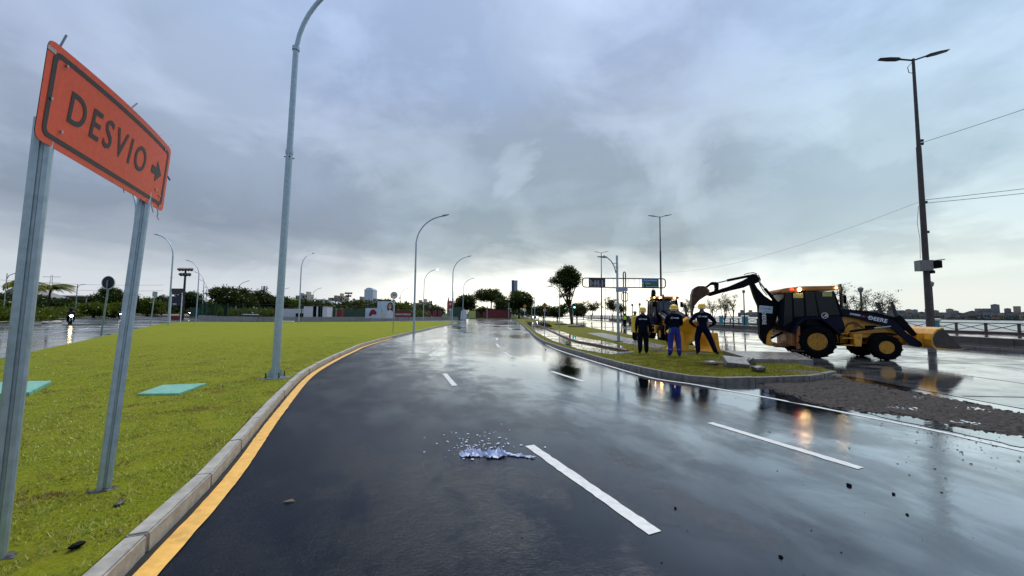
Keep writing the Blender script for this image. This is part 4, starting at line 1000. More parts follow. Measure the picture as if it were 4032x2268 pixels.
    c = part(m, 'dipper_cylinder', M_GALV, smooth=True); m = MB(); m.tube([(-1.44, -.02, 2.80), (-1.00, -.02, 2.17)], .062, 10); m.build('barrel', M_BLACK, c, smooth=True)
    m = MB(); m.tube([(-1.0, -.05, 2.15), (-1.05, -.05, 1.75), (-1.18, -.05, 1.2)], .06, 10); part(m, 'boom_cylinder', M_BLACK, smooth=True)
    for P in ([(-1.66, .0, 3.40), (-1.58, 0, 3.2), (-1.62, 0, 3.0), (-1.5, 0, 2.72), (-1.35, 0, 2.5)], [(-2.2, 0, 3.42), (-2.05, 0, 3.47), (-1.85, 0, 3.50), (-1.70, 0, 3.44)], [(-1.0, -.1, 2.2), (-.86, -.1, 2.05), (-.92, -.1, 1.85), (-1.05, -.1, 1.8)]):
        m = MB(); m.tube(P, .018, 6); part(m, 'hose', M_BLACK, smooth=True)
    # digging bucket
    bp = [(-3.66, 2.54), (-3.80, 2.80), (-3.84, 2.92), (-4.10, 2.92), (-4.26, 2.80), (-4.34, 2.55), (-4.37, 2.10), (-4.34, 1.72), (-4.31, 1.72), (-4.26, 2.02), (-4.06, 2.28), (-3.82, 2.45)]
    m = MB(); m.prism(bp, 'y', -.32, .32); k_ = part(m, 'digging_bucket', mat('worn_rusty_steel', (.055, .022, .014), .55, metal=.3, var=.4, scale=6, rvar=.15), bevel=.02)
    for y in (-.26, 0, .26):
        m = MB(); m.box((-4.325, y, 1.66), (.04, .07, .18), Ry(-.08)); m.build('tooth', M_DKSTEEL, k_)
    m = MB(); m.prism([(-3.64, 2.50), (-3.70, 2.72), (-3.86, 2.90), (-3.76, 2.92), (-3.60, 2.72)], 'y', -.16, .16); m.build('bucket_ear', MATS['worn_machine_yellow'], k_)
    # round door emblem: pale ring with a leaping shape
    m = MB(); m.lathe([(.115, 0), (.115, -.006), (.095, -.006), (.095, 0)], (.40, -hw - .020, 1.66), 'y', 24, closed=True); e = part(m, 'emblem', M_TEXTW)
    m = MB(); z0, x0 = 1.655, .40
    m.prism([(x0 - .07, z0 - .03), (x0 - .02, z0 - .01), (x0 + .02, z0 + .02), (x0 + .03, z0 + .06), (x0 + .05, z0 + .03), (x0 + .075, z0 + .02), (x0 + .05, z0 - .005), (x0 + .06, z0 - .04), (x0 + .02, z0 - .02), (x0 - .03, z0 - .035)], 'y', -hw - .026, -hw - .020); m.build('emblem_figure', M_TEXTW, e)
    return t
BH_TH = math.radians(17)
bh = make_backhoe(); bh.location = (12.2528, 16.056, 0); bh.rotation_euler.z = -BH_TH
bh2 = copy_tree(bh); bh2.location = (10.05, 25.6, 0); bh2.rotation_euler.z = math.radians(-93)
bh2['label'] = 'second backhoe loader facing the workers, behind them, with a lit roof lamp'
for ch in list(bh2.children):                                    # its digging arm is folded up behind the cab
    if ch.name.split('.')[0] in ('dipper', 'bucket_cylinder', 'bucket_link', 'digging_bucket', 'dipper_cylinder'):
        for g in list(ch.children): bpy.data.objects.remove(g)
        bpy.data.objects.remove(ch)
m = MB(); m.prism([(-2.02, 3.32), (-1.90, 3.44), (-1.74, 3.40), (-1.64, 3.16), (-1.80, 3.0), (-2.05, 2.4), (-2.28, 1.62), (-2.40, 1.62), (-2.36, 2.1)], 'y', -.11, .11); m.build('dipper', M_BLACK, bh2, bevel=.018)
m = MB(); m.prism([(-2.26, 1.66), (-2.42, 1.70), (-2.62, 1.56), (-2.72, 1.20), (-2.60, .84), (-2.30, .72), (-2.36, .96), (-2.28, 1.30)], 'y', -.32, .32); m.build('digging_bucket', MATS['worn_rusty_steel'], bh2, bevel=.02)
m = MB(); m.tube([(-1.64, 0, 3.2), (-1.2, 0, 2.4)], .06, 10); m.build('dipper_cylinder', M_BLACK, bh2, smooth=True)
# ------------------------------------------------------------------ people
def person_mesh(J, mats, region):
    """one continuous skinned body from joints J = {name: (pos, rx, ry)} and edges; region(name_a, name_b) -> material index"""
    names = list(J['pts']); idx = {n: i for i, n in enumerate(names)}
    me = bpy.data.meshes.new('body'); me.from_pydata([J['pts'][n][0] for n in names], [(idx[a], idx[b]) for a, b in J['edges']], [])
    o = bpy.data.objects.new('body', me); COL.objects.link(o)
    md = o.modifiers.new('skin', 'SKIN'); md.use_smooth_shade = True; md.branch_smoothing = 0.3
    sv = me.skin_vertices[0].data
    for n in names:
        sv[idx[n]].radius = J['pts'][n][1]; sv[idx[n]].use_root = (n == 'pelvis')
    sb = o.modifiers.new('sub', 'SUBSURF'); sb.levels = 1; sb.render_levels = 1
    dg = bpy.context.evaluated_depsgraph_get(); out = bpy.data.meshes.new_from_object(o.evaluated_get(dg))
    bpy.data.objects.remove(o)
    out.materials.clear()
    for m in mats: out.materials.append(m)
    P = {n: Vector(J['pts'][n][0]) for n in names}; segs = [(P[a], P[b], region(a, b)) for a, b in J['edges']]
    for f in out.polygons:
        c = f.center; best = None
        for a, b, r in segs:
            ab = b - a; t = max(0, min(1, (c - a).dot(ab) / max(ab.length_squared, 1e-9))); d = (a + ab * t - c).length
            if best is None or d < best[0]: best = (d, r)
        f.material_index = best[1]; f.use_smooth = True
    return out
def figure(pose, s=1.0, stout=1.0):
    """joints of a standing adult, 1.75 m; faces local +y. pose overrides joint positions"""
    p = {'pelvis': ((0, 0, .96), (.15, .115)), 'waist': ((0, 0, 1.10), (.145, .11)), 'chest': ((0, 0, 1.30), (.175, .125)), 'collar': ((0, -.01, 1.45), (.10, .075)),
         'neck': ((0, .01, 1.53), (.055, .055)), 'jaw': ((0, .025, 1.60), (.068, .075)), 'head': ((0, .02, 1.68), (.078, .096)), 'crown': ((0, .01, 1.755), (.055, .07)), 'nose': ((0, .115, 1.64), (.012, .018))}
    for sx, k in ((-1, 'l'), (1, 'r')):
        p['shoulder_' + k] = ((sx * .185, -.01, 1.42), (.07, .07)); p['elbow_' + k] = ((sx * .25, -.02, 1.13), (.05, .05)); p['wrist_' + k] = ((sx * .26, .05, .88), (.036, .03))
        p['palm_' + k] = ((sx * .26, .07, .80), (.042, .022))
        p['hip_' + k] = ((sx * .095, 0, .90), (.105, .105)); p['knee_' + k] = ((sx * .115, .015, .50), (.07, .075)); p['ankle_' + k] = ((sx * .12, -.02, .10), (.055, .06)); p['ball_' + k] = ((sx * .13, .10, .045), (.045, .035)); p['toe_' + k] = ((sx * .135, .17, .035), (.035, .025))
    for k_, v in pose.items():
        if k_ in p: p[k_] = (v, p[k_][1])
    e = [('pelvis', 'waist'), ('waist', 'chest'), ('chest', 'collar'), ('collar', 'neck'), ('neck', 'jaw'), ('jaw', 'head'), ('head', 'crown'), ('jaw', 'nose')]
    for k in 'lr':
        e += [('collar', 'shoulder_' + k), ('shoulder_' + k, 'elbow_' + k), ('elbow_' + k, 'wrist_' + k), ('wrist_' + k, 'palm_' + k), ('pelvis', 'hip_' + k), ('hip_' + k, 'knee_' + k), ('knee_' + k, 'ankle_' + k), ('ankle_' + k, 'ball_' + k), ('ball_' + k, 'toe_' + k)]
        w, pl = Vector(p['wrist_' + k][0]), Vector(p['palm_' + k][0]); d = (pl - w).normalized(); sd = d.cross(Vector((1, 0, 0))); sd = sd.normalized() if sd.length > .1 else Vector((0, 1, 0)); bend = Vector((0, .3, 0)) if 'curl_' + k not in pose else Vector(pose['curl_' + k])
        for i, L in enumerate((.075, .085, .08, .06)):
            a = pl + sd * (-.03 + i * .02) + d * .03; b = a + (d + bend * .3).normalized() * L * .55; c = b + (d + bend).normalized() * L * .45
            p['f%d_%s' % (i, k)] = (tuple(b), (.010, .010)); p['g%d_%s' % (i, k)] = (tuple(c), (.008, .008)); e += [('palm_' + k, 'f%d_%s' % (i, k)), ('f%d_%s' % (i, k), 'g%d_%s' % (i, k))]
        a = w + d * .03 - sd * .045; b = a + (d - sd * .3).normalized() * .045
        p['t0_' + k] = (tuple(a), (.012, .012)); p['t1_' + k] = (tuple(b), (.010, .010)); e += [('wrist_' + k, 't0_' + k), ('t0_' + k, 't1_' + k)]
    q = {}
    for n, (pos, r) in p.items():
        st = stout * 1.16 if n in ('pelvis', 'waist', 'chest', 'collar') else (1.22 if n[1] in '0123' else (1.34 + (stout - 1) * .4 if n.split('_')[0] in ('shoulder', 'elbow', 'wrist', 'hip', 'knee', 'ankle', 'ball', 'toe') else 1.08))
        q[n] = ((pos[0] * s, pos[1] * s, pos[2] * s), (r[0] * s * st, r[1] * s * st))
    return {'pts': q, 'edges': e}
def reg(short=False, boots_up=.3):
    def f(a, b):
        n = a + '|' + b
        if any(k in n for k in ('palm', 'f0', 'f1', 'f2', 'f3', 'g0', 'g1', 'g2', 'g3', 't0', 't1')): return 3
        if 'ankle' in n and 'knee' not in n or 'ball' in n or 'toe' in n: return 2
        if any(k in n for k in ('neck', 'jaw', 'head', 'crown', 'nose')): return 3
        if 'knee' in n or ('hip' in n): return 1
        if short and 'wrist' in n: return 3
        return 0
    return f
M_SHIRT = mat('navy_shirt', (.004, .006, .017), .9, var=.25, scale=9, bump=.3, bscale=30, spec=.05)
M_TROU = mat('dark_trousers', (.005, .006, .012), .85, var=.25, scale=9, bump=.3, bscale=30, spec=.05)
M_TROUB = mat('royal_blue_trousers', (.010, .016, .20), .8, var=.25, scale=9, bump=.3, bscale=30)
M_TROUN = mat('navy_trousers', (.004, .006, .026), .9, var=.2, scale=9, bump=.3, bscale=30, spec=.05)
M_BOOT = mat('black_boot', (.010, .010, .010), .5, var=.3)
M_HELM = mat('yellow_helmet', (.75, .46, .008), .35, var=.06, coat=.3)
M_HIVIS = mat('hivis_yellow', (.50, .80, .02), .7, var=.08)
M_RAIN = mat('yellow_raincoat', (.62, .42, .01), .42, var=.15, scale=6, bump=.4, bscale=14)
M_TAPE = mat('reflective_tape', (.30, .33, .45), .4)
def helmet(par, c, s=1.0):
    m = MB(); R = .135 * s
    m.lathe([(R * 1.0, -.045), (R * 1.22, -.05), (R * 1.24, -.038), (R * 1.02, -.02), (R * .98, .03), (R * .86, .075), (R * .58, .108), (R * .25, .122), (.001, .125)], c, n=22)
    h = m.build('helmet', M_HELM, par, smooth=True)
    m = MB(); m.tube([(c[0], c[1] - R * .9, c[2] + .06), (c[0], c[1] - R * .4, c[2] + .118), (c[0], c[1] + R * .4, c[2] + .118), (c[0], c[1] + R * .9, c[2] + .06)], .014, 6); m.build('ridge', M_HELM, h, smooth=True)
    m = MB(); m.lathe([(R * .86, -.10), (R * .90, -.10), (R * .90, -.055), (R * .86, -.055)], c, n=20); m.build('headband', M_PWHITE, h)
    return h
def worker(label, px, py, H, face, pose, mats, back=True, stout=1.05, z=.125, helm=True, cat='person'):
    q = G(px, py, z); s = H / 1.75
    t = thing('person', label, cat, (q.x, q.y, z + .015), face)
    me = person_mesh(figure(pose, s, stout), mats, reg())
    link('body', me, t)
    if helm: helmet(t, Vector(pose.get('crown', (0, .01, 1.755))) * s + Vector((0, 0, -.045)), s)
    if back:
        c = Vector(pose.get('chest', (0, 0, 1.30))) * s
        w = .26 * s
        for k, (tx, sz, x0) in enumerate((('LC', .085, -.115), ('energia', .062, .045))):
            tm = text_mesh(tx, sz * s, M_TEXTW, bold=.0022, depth=0.0)
            for v in tm.vertices:
                x = v.co.x + x0 * s; a = x / (.20 * s)
                yy = -.128 * s * stout * math.sqrt(max(0.05, 1 - a * a)) - .012
                v.co = Vector((c.x + x, c.y + yy - .006, c.z + .055 * s + v.co.y))
            link('back_lettering', tm, t)
    return t
# 1: arms hanging, 2: royal blue trousers, 3: hands on hips with a wide stance
w1 = worker('worker in dark clothes and yellow helmet, arms at his sides, beside the yellow raincoat', 2533, 1393, 1.70, math.radians(-10), {'wrist_l': (-.25, .12, .90), 'palm_l': (-.24, .16, .83)}, [M_SHIRT, M_TROU, M_BOOT, M_SKIN], stout=1.18)
w2 = worker('worker in yellow helmet and royal blue trousers with taped hems', 2657, 1404, 1.78, math.radians(-12), {'elbow_l': (-.29, .06, 1.16), 'wrist_l': (-.10, .24, 1.12), 'palm_l': (-.03, .27, 1.12), 'elbow_r': (.27, .08, 1.14), 'wrist_r': (.12, .26, 1.06), 'palm_r': (.05, .29, 1.05),
              'knee_l': (-.13, .02, .5), 'ankle_l': (-.15, -.02, .10), 'ball_l': (-.17, .10, .045), 'toe_l': (-.18, .17, .035), 'knee_r': (.13, .02, .5), 'ankle_r': (.155, -.02, .10), 'ball_r': (.175, .10, .045), 'toe_r': (.185, .17, .035)}, [M_SHIRT, M_TROUB, M_TROUB, M_SKIN], stout=1.15)
for sx in (-1, 1):
    m = MB(); m.lathe([(.076, -.012), (.082, -.012), (.082, .012), (.076, .012)], (sx * .146, 0, .25), n=14); m.build('trouser_tape', M_TAPE, w2)
m = MB(); m.box((-.17, -.10, .92), (.07, .05, .16)); m.build('green_pouch', mat('green_pouch', (.02, .20, .13), .7), w2, bevel=.015)
w3 = worker('worker in yellow helmet standing wide with both hands on his hips', 2768, 1396, 1.86, math.radians(-14), {
    'elbow_l': (-.43, -.06, 1.16), 'wrist_l': (-.24, .02, .985), 'palm_l': (-.185, .07, .96), 'elbow_r': (.43, -.06, 1.14), 'wrist_r': (.25, .02, .985), 'palm_r': (.19, .07, .96), 'curl_l': (.5, .8, 0), 'curl_r': (-.5, .8, 0),
    'hip_l': (-.10, 0, .90), 'knee_l': (-.17, .06, .52), 'ankle_l': (-.16, -.02, .10), 'ball_l': (-.17, .10, .045), 'toe_l': (-.18, .17, .035),
    'knee_r': (.27, .06, .54), 'ankle_r': (.42, .02, .10), 'ball_r': (.50, .10, .045), 'toe_r': (.55, .15, .035)}, [M_SHIRT, M_TROUN, M_BOOT, M_SKIN], stout=1.12)
# raincoat man, seen from the side, in a peaked cap
rc = worker('person in a long yellow raincoat and peaked cap, seen from the side', 2500, 1343, 1.66, math.radians(-75), {}, [M_RAIN, M_TROU, M_BOOT, M_SKIN], back=False, stout=1.2, helm=False, z=.125)
m = MB(); vs = []; n = 18
rings = [(1.44, .10, .085), (1.38, .20, .13), (1.25, .235, .16), (1.0, .235, .17), (.75, .25, .185), (.52, .265, .20)]
for (zz, rx, ry) in rings:
    for k in range(n):
        a = 2 * math.pi * k / n; f = 1 + .05 * math.sin(5 * a + zz * 9); vs.append((rx * f * math.cos(a) * .95, ry * f * math.sin(a) * .95, zz * .95))
m.add(vs, [(i * n + k, i * n + (k + 1) % n, (i + 1) * n + (k + 1) % n, (i + 1) * n + k) for i in range(len(rings) - 1) for k in range(n)]); m.build('raincoat', M_RAIN, rc, smooth=True)
m = MB(); m.lathe([(.10, 0), (.115, .0), (.105, .05), (.07, .085), (.001, .095)], (0, .015, 1.60), n=16); m.box((0, .15, 1.605), (.15, .12, .012)); m.build('cap', mat('khaki_cap', (.20, .15, .06), .8), rc, smooth=True)
# officer walking across the seafront road
of = worker('walking person in dark uniform with a lime high-visibility vest', 2461, 1290.5, 1.74, math.radians(160), {'knee_l': (-.10, .16, .52), 'ankle_l': (-.10, .22, .12), 'ball_l': (-.11, .34, .07), 'toe_l': (-.11, .41, .08), 'knee_r': (.10, -.05, .50), 'ankle_r': (.10, -.28, .13), 'ball_r': (.11, -.19, .05), 'toe_r': (.11, -.12, .035)}, [M_SHIRT, M_TROU, M_BOOT, M_SKIN], back=False, helm=False, z=.004)
m = MB(); vs = []
for (zz, rx, ry) in ((1.44, .13, .10), (1.38, .20, .14), (1.22, .205, .15), (1.0, .185, .14)):
    for k in range(16): a = 2 * math.pi * k / 16; vs.append((rx * math.cos(a), ry * math.sin(a), zz))
m.add(vs, [(i * 16 + k, i * 16 + (k + 1) % 16, (i + 1) * 16 + (k + 1) % 16, (i + 1) * 16 + k) for i in range(3) for k in range(16)]); m.build('vest', M_HIVIS, of, smooth=True)
m = MB(); m.lathe([(.10, 0), (.115, 0), (.12, .03), (.09, .08), (.001, .09)], (0, .015, 1.70), n=16); m.build('cap', M_BOOT, of, smooth=True)

# ------------------------------------------------------------------ concrete barriers
def barrier_mesh(L):
    pr = [(-.40, 0), (.40, 0), (.38, .06), (.25, .18), (.17, .34), (.10, .90), (-.10, .90), (-.17, .34), (-.25, .18), (-.38, .06)]
    m = MB(); m.prism(pr, 'x', -L / 2, L / 2); return m.mesh('concrete_barrier', M_BARR, bevel=.02)
bmsh = barrier_mesh(.92)
q = G(2812, 1396, .02)
b1 = thing('concrete_barrier', 'yellow concrete barrier standing upright at the worker with hands on hips', 'barrier', (q.x - .02, q.y + .50, .0), math.radians(-66), 'yellow barriers', bmsh)
b2 = thing('concrete_barrier', 'yellow concrete barrier tilted in the air under the digging bucket', 'barrier', tuple(PD(2712, 1296, 16.6)), 0, 'yellow barriers', barrier_mesh(1.05))
b2.rotation_euler = (math.radians(40), math.radians(-38), math.radians(-28)); b2.location.z -= .35
q = G(2690, 1378, .125)
b3 = thing('concrete_barrier', 'yellow concrete barrier standing behind the worker in royal blue trousers', 'barrier', (q.x - .18, q.y + .1, .10), math.radians(80), 'yellow barriers', bmsh)

# ------------------------------------------------------------------ broken kerb and rubble
def rock(name, c, r, mt, seed, label=None, cat=None, group=None, flat=.7, parent=None):
    bm_ = bmesh.new(); bmesh.ops.create_icosphere(bm_, subdivisions=2, radius=1.0); rg = random.Random(seed)
    pl = [(Vector((rg.gauss(0, 1), rg.gauss(0, 1), rg.gauss(0, 1))).normalized(), rg.uniform(.55, .9)) for _ in range(9)]
    for v in bm_.verts:
        for nn, d in pl:
            k = v.co.dot(nn)
            if k > d: v.co -= nn * (k - d)
        v.co = Vector((v.co.x * r[0], v.co.y * r[1], v.co.z * r[2]))
    me = bpy.data.meshes.new(name); bm_.to_mesh(me); bm_.free(); me.materials.append(mt)
    o = link(name, me, parent); o.location = c; o.rotation_euler.z = rg.uniform(0, 6)
    if label: tag(o, label, cat, group)
    return o
q = G(2905, 1448, .125); m = MB(); m.box((0, 0, 0), (.62, .42, .15)); o = m.build('broken_kerb', M_CONC, None, bevel=.015)
o.location = (q.x, q.y + .1, .27); o.rotation_euler = (math.radians(24), math.radians(5), math.radians(-8)); tag(o, 'broken slab of grey kerb concrete leaning on the rubble', 'concrete block')
for i, (px, py, r, lab) in enumerate([(2985, 1452, (.30, .2, .12), 'dark broken paving lump beside the leaning kerb slab'), (2925, 1420, (.34, .22, .14), 'grey rubble lump on top behind the leaning kerb slab'), (2958, 1425, (.2, .16, .14), 'small grey rubble lump wedged behind the leaning kerb slab'),
                                      (2800, 1428, (.22, .14, .08), 'flat rubble lump in the grass left of the leaning kerb slab')]):
    q = G(px, py, .2); rock('rubble_lump', (q.x, q.y, .2), r, [M_DKCONC, M_CONC][i % 2], 60 + i, lab, 'rubble')
for i, (px, py, w, d, h) in enumerate([(2208, 1279, 1.6, .5, .16), (2270, 1288, 1.9, .5, .14)]):
    q = G(px, py, .125); m = MB(); m.box((0, 0, h / 2 - .02), (w, d, h)); o = m.build('kerb_remnant', M_DKCONC, None, bevel=.02); o.location = (q.x, q.y, .125); o.rotation_euler.z = -.25
    tag(o, ['dark kerb remnant in the island grass, the one with the street pole', 'long dark kerb remnant in the island grass towards the tree'][i], 'kerb block')

# ------------------------------------------------------------------ litter on the road
def crumple(name, pts, z, mt, seed, hgt_=.04):
    rg = np.random.default_rng(seed); n = 14; a, b, w = pts
    a, b = np.array(a[:2]), np.array(b[:2]); d = (b - a); L = np.linalg.norm(d); d /= L; s_ = np.array([-d[1], d[0]])
    m = MB(); vs = []
    for i in range(n + 1):
        for j in range(7):
            p = a + d * L * i / n + s_ * (j / 6 - .5) * w[min(len(w) - 1, int(i / (n + 1) * len(w)))] + rg.normal(0, .012, 2)
            vs.append((p[0], p[1], z + abs(rg.normal(0, hgt_)) * (.4 + .6 * (1 - abs(j / 3 - 1)))))
    m.add(vs, [(i * 7 + j, (i + 1) * 7 + j, (i + 1) * 7 + j + 1, i * 7 + j + 1) for i in range(n) for j in range(6)])
    return m.build(name, mt)
M_PLAST = mat('pale_plastic', (.50, .55, .72), .3, var=.15, scale=12, spec=.5)
lt = thing('plastic_sheet', 'crumpled pale blue plastic strip lying on the wet asphalt', 'litter', G(1950, 1800))
def lp(o): o.parent = lt; o.matrix_parent_inverse = Matrix.Translation(-Vector(lt.location))
lp(crumple('crumpled_end', (G(1815, 1792), G(1890, 1790), [.13, .18, .16]), .006, M_PLAST, 3))
lp(crumple('crumpled_middle', (G(1888, 1797), G(1990, 1793), [.05, .18, .20, .10]), .006, M_PLAST, 4))
lp(crumple('strip', (G(1985, 1790), G(2103, 1804), [.07, .07, .06, .05]), .006, M_PLAST, 5, .015))
rg = np.random.default_rng(31); fm = MB()
for k in range(110):
    px, py = rg.normal(1880, 75), rg.normal(1755, 32)
    p = G(px, py); r = abs(rg.normal(.008, .006)) + .003; a = rg.uniform(0, 6.3)
    fm.add([(p.x + r * math.cos(a + u), p.y + r * math.sin(a + u), .006 + .004 * (i % 2)) for i, u in enumerate((0, 1.7, 3.3, 4.8))], [(0, 1, 2, 3)])
tag(fm.build('plastic_flakes', M_PLAST, fix=False), 'tiny pale plastic flakes scattered around the crumpled strip', 'litter', kind='stuff')
sm = MB(); big = []
for k in range(1500):
    if k < 1000: x, y = rg.uniform(1.0, 9.5), rg.uniform(1.2, 9.0)
    else:
        c = (3750 + rg.normal(0, 190), 1740 + rg.normal(0, 60)); p = G(*c); x, y = p.x, p.y
    dline = np.hypot(el[:, 0] - x, el[:, 1] - y).min()
    if rg.random() > math.exp(-dline / (.9 if k < 1000 else .8)): continue
    r = .005 + .011 * rg.random() ** 3; h = r * .8
    vs = [(x + r * math.cos(u + rg.random()), y + r * math.sin(u), .003) for u in (0, 2.1, 4.2)] + [(x, y, h)]
    sm.add(vs, [(0, 1, 3), (1, 2, 3), (2, 0, 3)])
for k in range(160):
    x, y = rg.uniform(-2.5, 5), rg.uniform(1.4, 11); r = .004 + .006 * rg.random() ** 2
    sm.add([(x + r * math.cos(u), y + r * math.sin(u), .003) for u in (0, 2.1, 4.2)] + [(x, y, r)], [(0, 1, 3), (1, 2, 3), (2, 0, 3)])
tag(sm.build('grit', M_BLACK, fix=False), 'loose black grit scattered over the wet asphalt', 'grit', kind='stuff')
for i, (px, py, r, lab) in enumerate([(3344, 1913, .034, 'largest black asphalt crumb, past the end of the right lane dash'), (3518, 1947, .022, 'black asphalt crumb to the sea side of the largest one'), (2659, 2003, .02, 'black asphalt crumb by the end of the near lane dash'),
                                      (3075, 2195, .022, 'black asphalt crumb alone on the open asphalt'), (3572, 2028, .018, 'black asphalt crumb beside the dark streak of the lamp reflection'), (2148, 1378, .05, 'dark stone lying at the island kerb')]):
    q = G(px, py); r *= .75; rock('asphalt_crumb', (q.x, q.y, r * .4), (r, r * .9, r * .7), M_BLACK, 90 + i, lab, 'stone', 'loose asphalt crumbs')
q = G(300, 2158, .125); rock('dark_stone', (q.x, q.y, .14), (.045, .028, .022), M_BLACK, 99, 'smooth dark stone lying in the lawn near the kerb', 'stone')
q = G(470, 1985, .125); rock('clod', (q.x, q.y, .13), (.05, .03, .02), M_DKCONC, 98, 'dark clod in the lawn beside the second sign post', 'stone')
q = G(1140, 1976); m = MB(); m.add([(-.05, -.012, .003), (-.01, -.03, .012), (.05, -.005, .006), (.01, .02, .014)], [(0, 1, 2, 3)]); o = m.build('dead_leaf', mat('dead_leaf', (.16, .10, .05), .7)); o.location = (q.x, q.y, .004); tag(o, 'curled dead leaf on the asphalt near the yellow line', 'leaf')

em = thing('white_edging', 'short broken white edging strip at the end of the island path', 'edging', G(2455, 1391, .13))
for k in range(7):
    p = G(2418 + k * 12, 1393 - k * .8, .135); m = MB(); m.box((p.x - em.location.x, p.y - em.location.y, .03), (.09, .05, .04), Rz(.3 * (k % 3))); m.build('edging_piece', M_PWHITE, em)
# ------------------------------------------------------------------ trees
def leaves(name, C, R, n, size, mt, rg, parent, shell=.35, droop=0.0):
    """leaf-sized quads in small clumps spread through ellipsoids C (k,3), R (k,3)"""
    C, R = np.array(C, float), np.array(R, float); vol = (R.prod(1)) ** .8; pr = vol / vol.sum()
    nc = max(8, n // 7); k = rg.choice(len(C), nc, p=pr)
    d = rg.normal(size=(nc, 3)); d /= np.linalg.norm(d, axis=1)[:, None]
    rad = (shell + (1 - shell) * rg.random(nc)) ** .55 * rg.uniform(.75, 1.12, nc)
    cc = C[k] + d * R[k] * rad[:, None]
    kk = rg.integers(0, nc, n); P = cc[kk] + rg.normal(0, 1, (n, 3)) * size * np.array([1.9, 1.9, 1.3])
    a = rg.normal(size=(n, 3)); a /= np.linalg.norm(a, axis=1)[:, None]; b = np.cross(a, rg.normal(size=(n, 3))); b /= np.linalg.norm(b, axis=1)[:, None]
    s_ = size * rg.uniform(.6, 1.35, n)[:, None]
    V = np.stack([P - a * s_, P - b * s_ * .45, P + a * s_, P + b * s_ * .45], 1); V[:, 2, 2] -= droop * s_[:, 0]
    return link(name, tris_mesh(name, V.astype(np.float32), mt, 4), parent)
def tree(label, base, blobs, n, size, mt, seed, trunk=.12, fork=None, group=None, twigs=14, name='tree', lean=(0, 0), cat='tree'):
    """blobs: (dx, dy, z, rx, ry, rz) crown masses relative to the base; trunk forks and sends a limb into every mass"""
    rg = np.random.default_rng(seed); t = thing(name, label, cat, base, 0, group); m = MB()
    top = max(b[2] for b in blobs); fz = fork if fork else min(b[2] - b[5] * .6 for b in blobs)
    fz = max(.3, fz); f = Vector((lean[0], lean[1], fz))
    m.tube([(0, 0, -.05), (lean[0] * .4 + rg.normal(0, .03), lean[1] * .4, fz * .5), tuple(f)], [trunk * 1.25, trunk, trunk * .8], 8)
    for (dx, dy, z, rx, ry, rz) in blobs:
        c = Vector((dx, dy, z)); md = f.lerp(c, .5) + Vector((rg.normal(0, .12 * rx), rg.normal(0, .12 * ry), rg.normal(.05, .05)))
        m.tube([f, md, c], [trunk * .62, trunk * .42, trunk * .18], 6, cap=False)
        for _ in range(max(2, twigs // len(blobs))):
            d = rg.normal(size=3); d /= np.linalg.norm(d); e = c + Vector(d * np.array([rx, ry, rz]) * .95); st = f.lerp(c, rg.uniform(.45, .95))
            m.tube([st, st.lerp(e, .5) + Vector((0, 0, .06 * rz)), e], [trunk * .22, trunk * .15, trunk * .05], 5, cap=False)
    m.build('trunk', M_BARK, t, fix=False)
    leaves('crown', [b[:3] for b in blobs], [b[3:] for b in blobs], n, size, mt, rg, t)
    return t
def airy(label, px, ytop, wpx, Y, n, seed, group, z=.35, trunk=.06):
    """open windswept small tree: several stems from low down, thin branches, leaves in small tufts at the tips"""
    rg = np.random.default_rng(seed); H = hgt(px, ytop, Y) - z; w = wpx / FPX * Y
    t = thing('small_tree', label, 'tree', (XY(px, Y), Y, z), 0, group); m = MB(); tips = []
    f = Vector((rg.normal(0, .05), 0, H * .16)); m.tube([(0, 0, -.1), f], [trunk * 1.4, trunk * 1.1], 7)
    for k in range(5):
        a = rg.uniform(0, 6.28); e = Vector((math.cos(a) * w * .30 * rg.uniform(.4, 1), math.sin(a) * w * .25, H * rg.uniform(.5, .72))); md = f.lerp(e, .5) + Vector((rg.normal(0, .08) * w, 0, .02 * H))
        m.tube([f, md, e], [trunk * .8, trunk * .55, trunk * .3], 6, cap=False)
        for j in range(6):
            st = md.lerp(e, rg.uniform(0, 1)); b = st + Vector((rg.normal(0, .22) * w, rg.normal(0, .18) * w, abs(rg.normal(.16, .12)) * H)); b.z = min(b.z, H * .98); mm = st.lerp(b, .5) + Vector((rg.normal(0, .03) * w, 0, rg.normal(0, .02) * H))
            m.tube([st, mm, b], [trunk * .3, trunk * .2, trunk * .08], 5, cap=False); tips += [tuple(b), tuple(mm.lerp(b, .5)), tuple(mm)]
            for q in range(2):
                c = st.lerp(b, rg.uniform(.4, .9)); e2 = c + Vector((rg.normal(0, .1) * w, rg.normal(0, .1) * w, rg.normal(.05, .06) * H)); m.tube([c, e2], [trunk * .12, trunk * .05], 4, cap=False); tips.append(tuple(e2))
    m.build('trunk', M_BARK, t, fix=False); r = w * .065
    leaves('crown', tips, [(r * u, r * u, r * .8 * u) for u in rg.uniform(.5, 1.4, len(tips))], n, max(.055, Y * .0012), L_OLIVE, rg, t, .1)
    return t
def auto_blobs(w, h, z0, k, rg, flat=1.0):
    out = []
    for i in range(k):
        u = rg.uniform(-.7, .7); z = z0 + (h - z0) * (.25 + .6 * rg.random() * (1 - .5 * abs(u)))
        r = rg.uniform(.18, .32) * w; out.append((u * w / 2, rg.uniform(-.35, .35) * w, z, r, r, min(r * flat, (h - z0) * .32)))
    return out
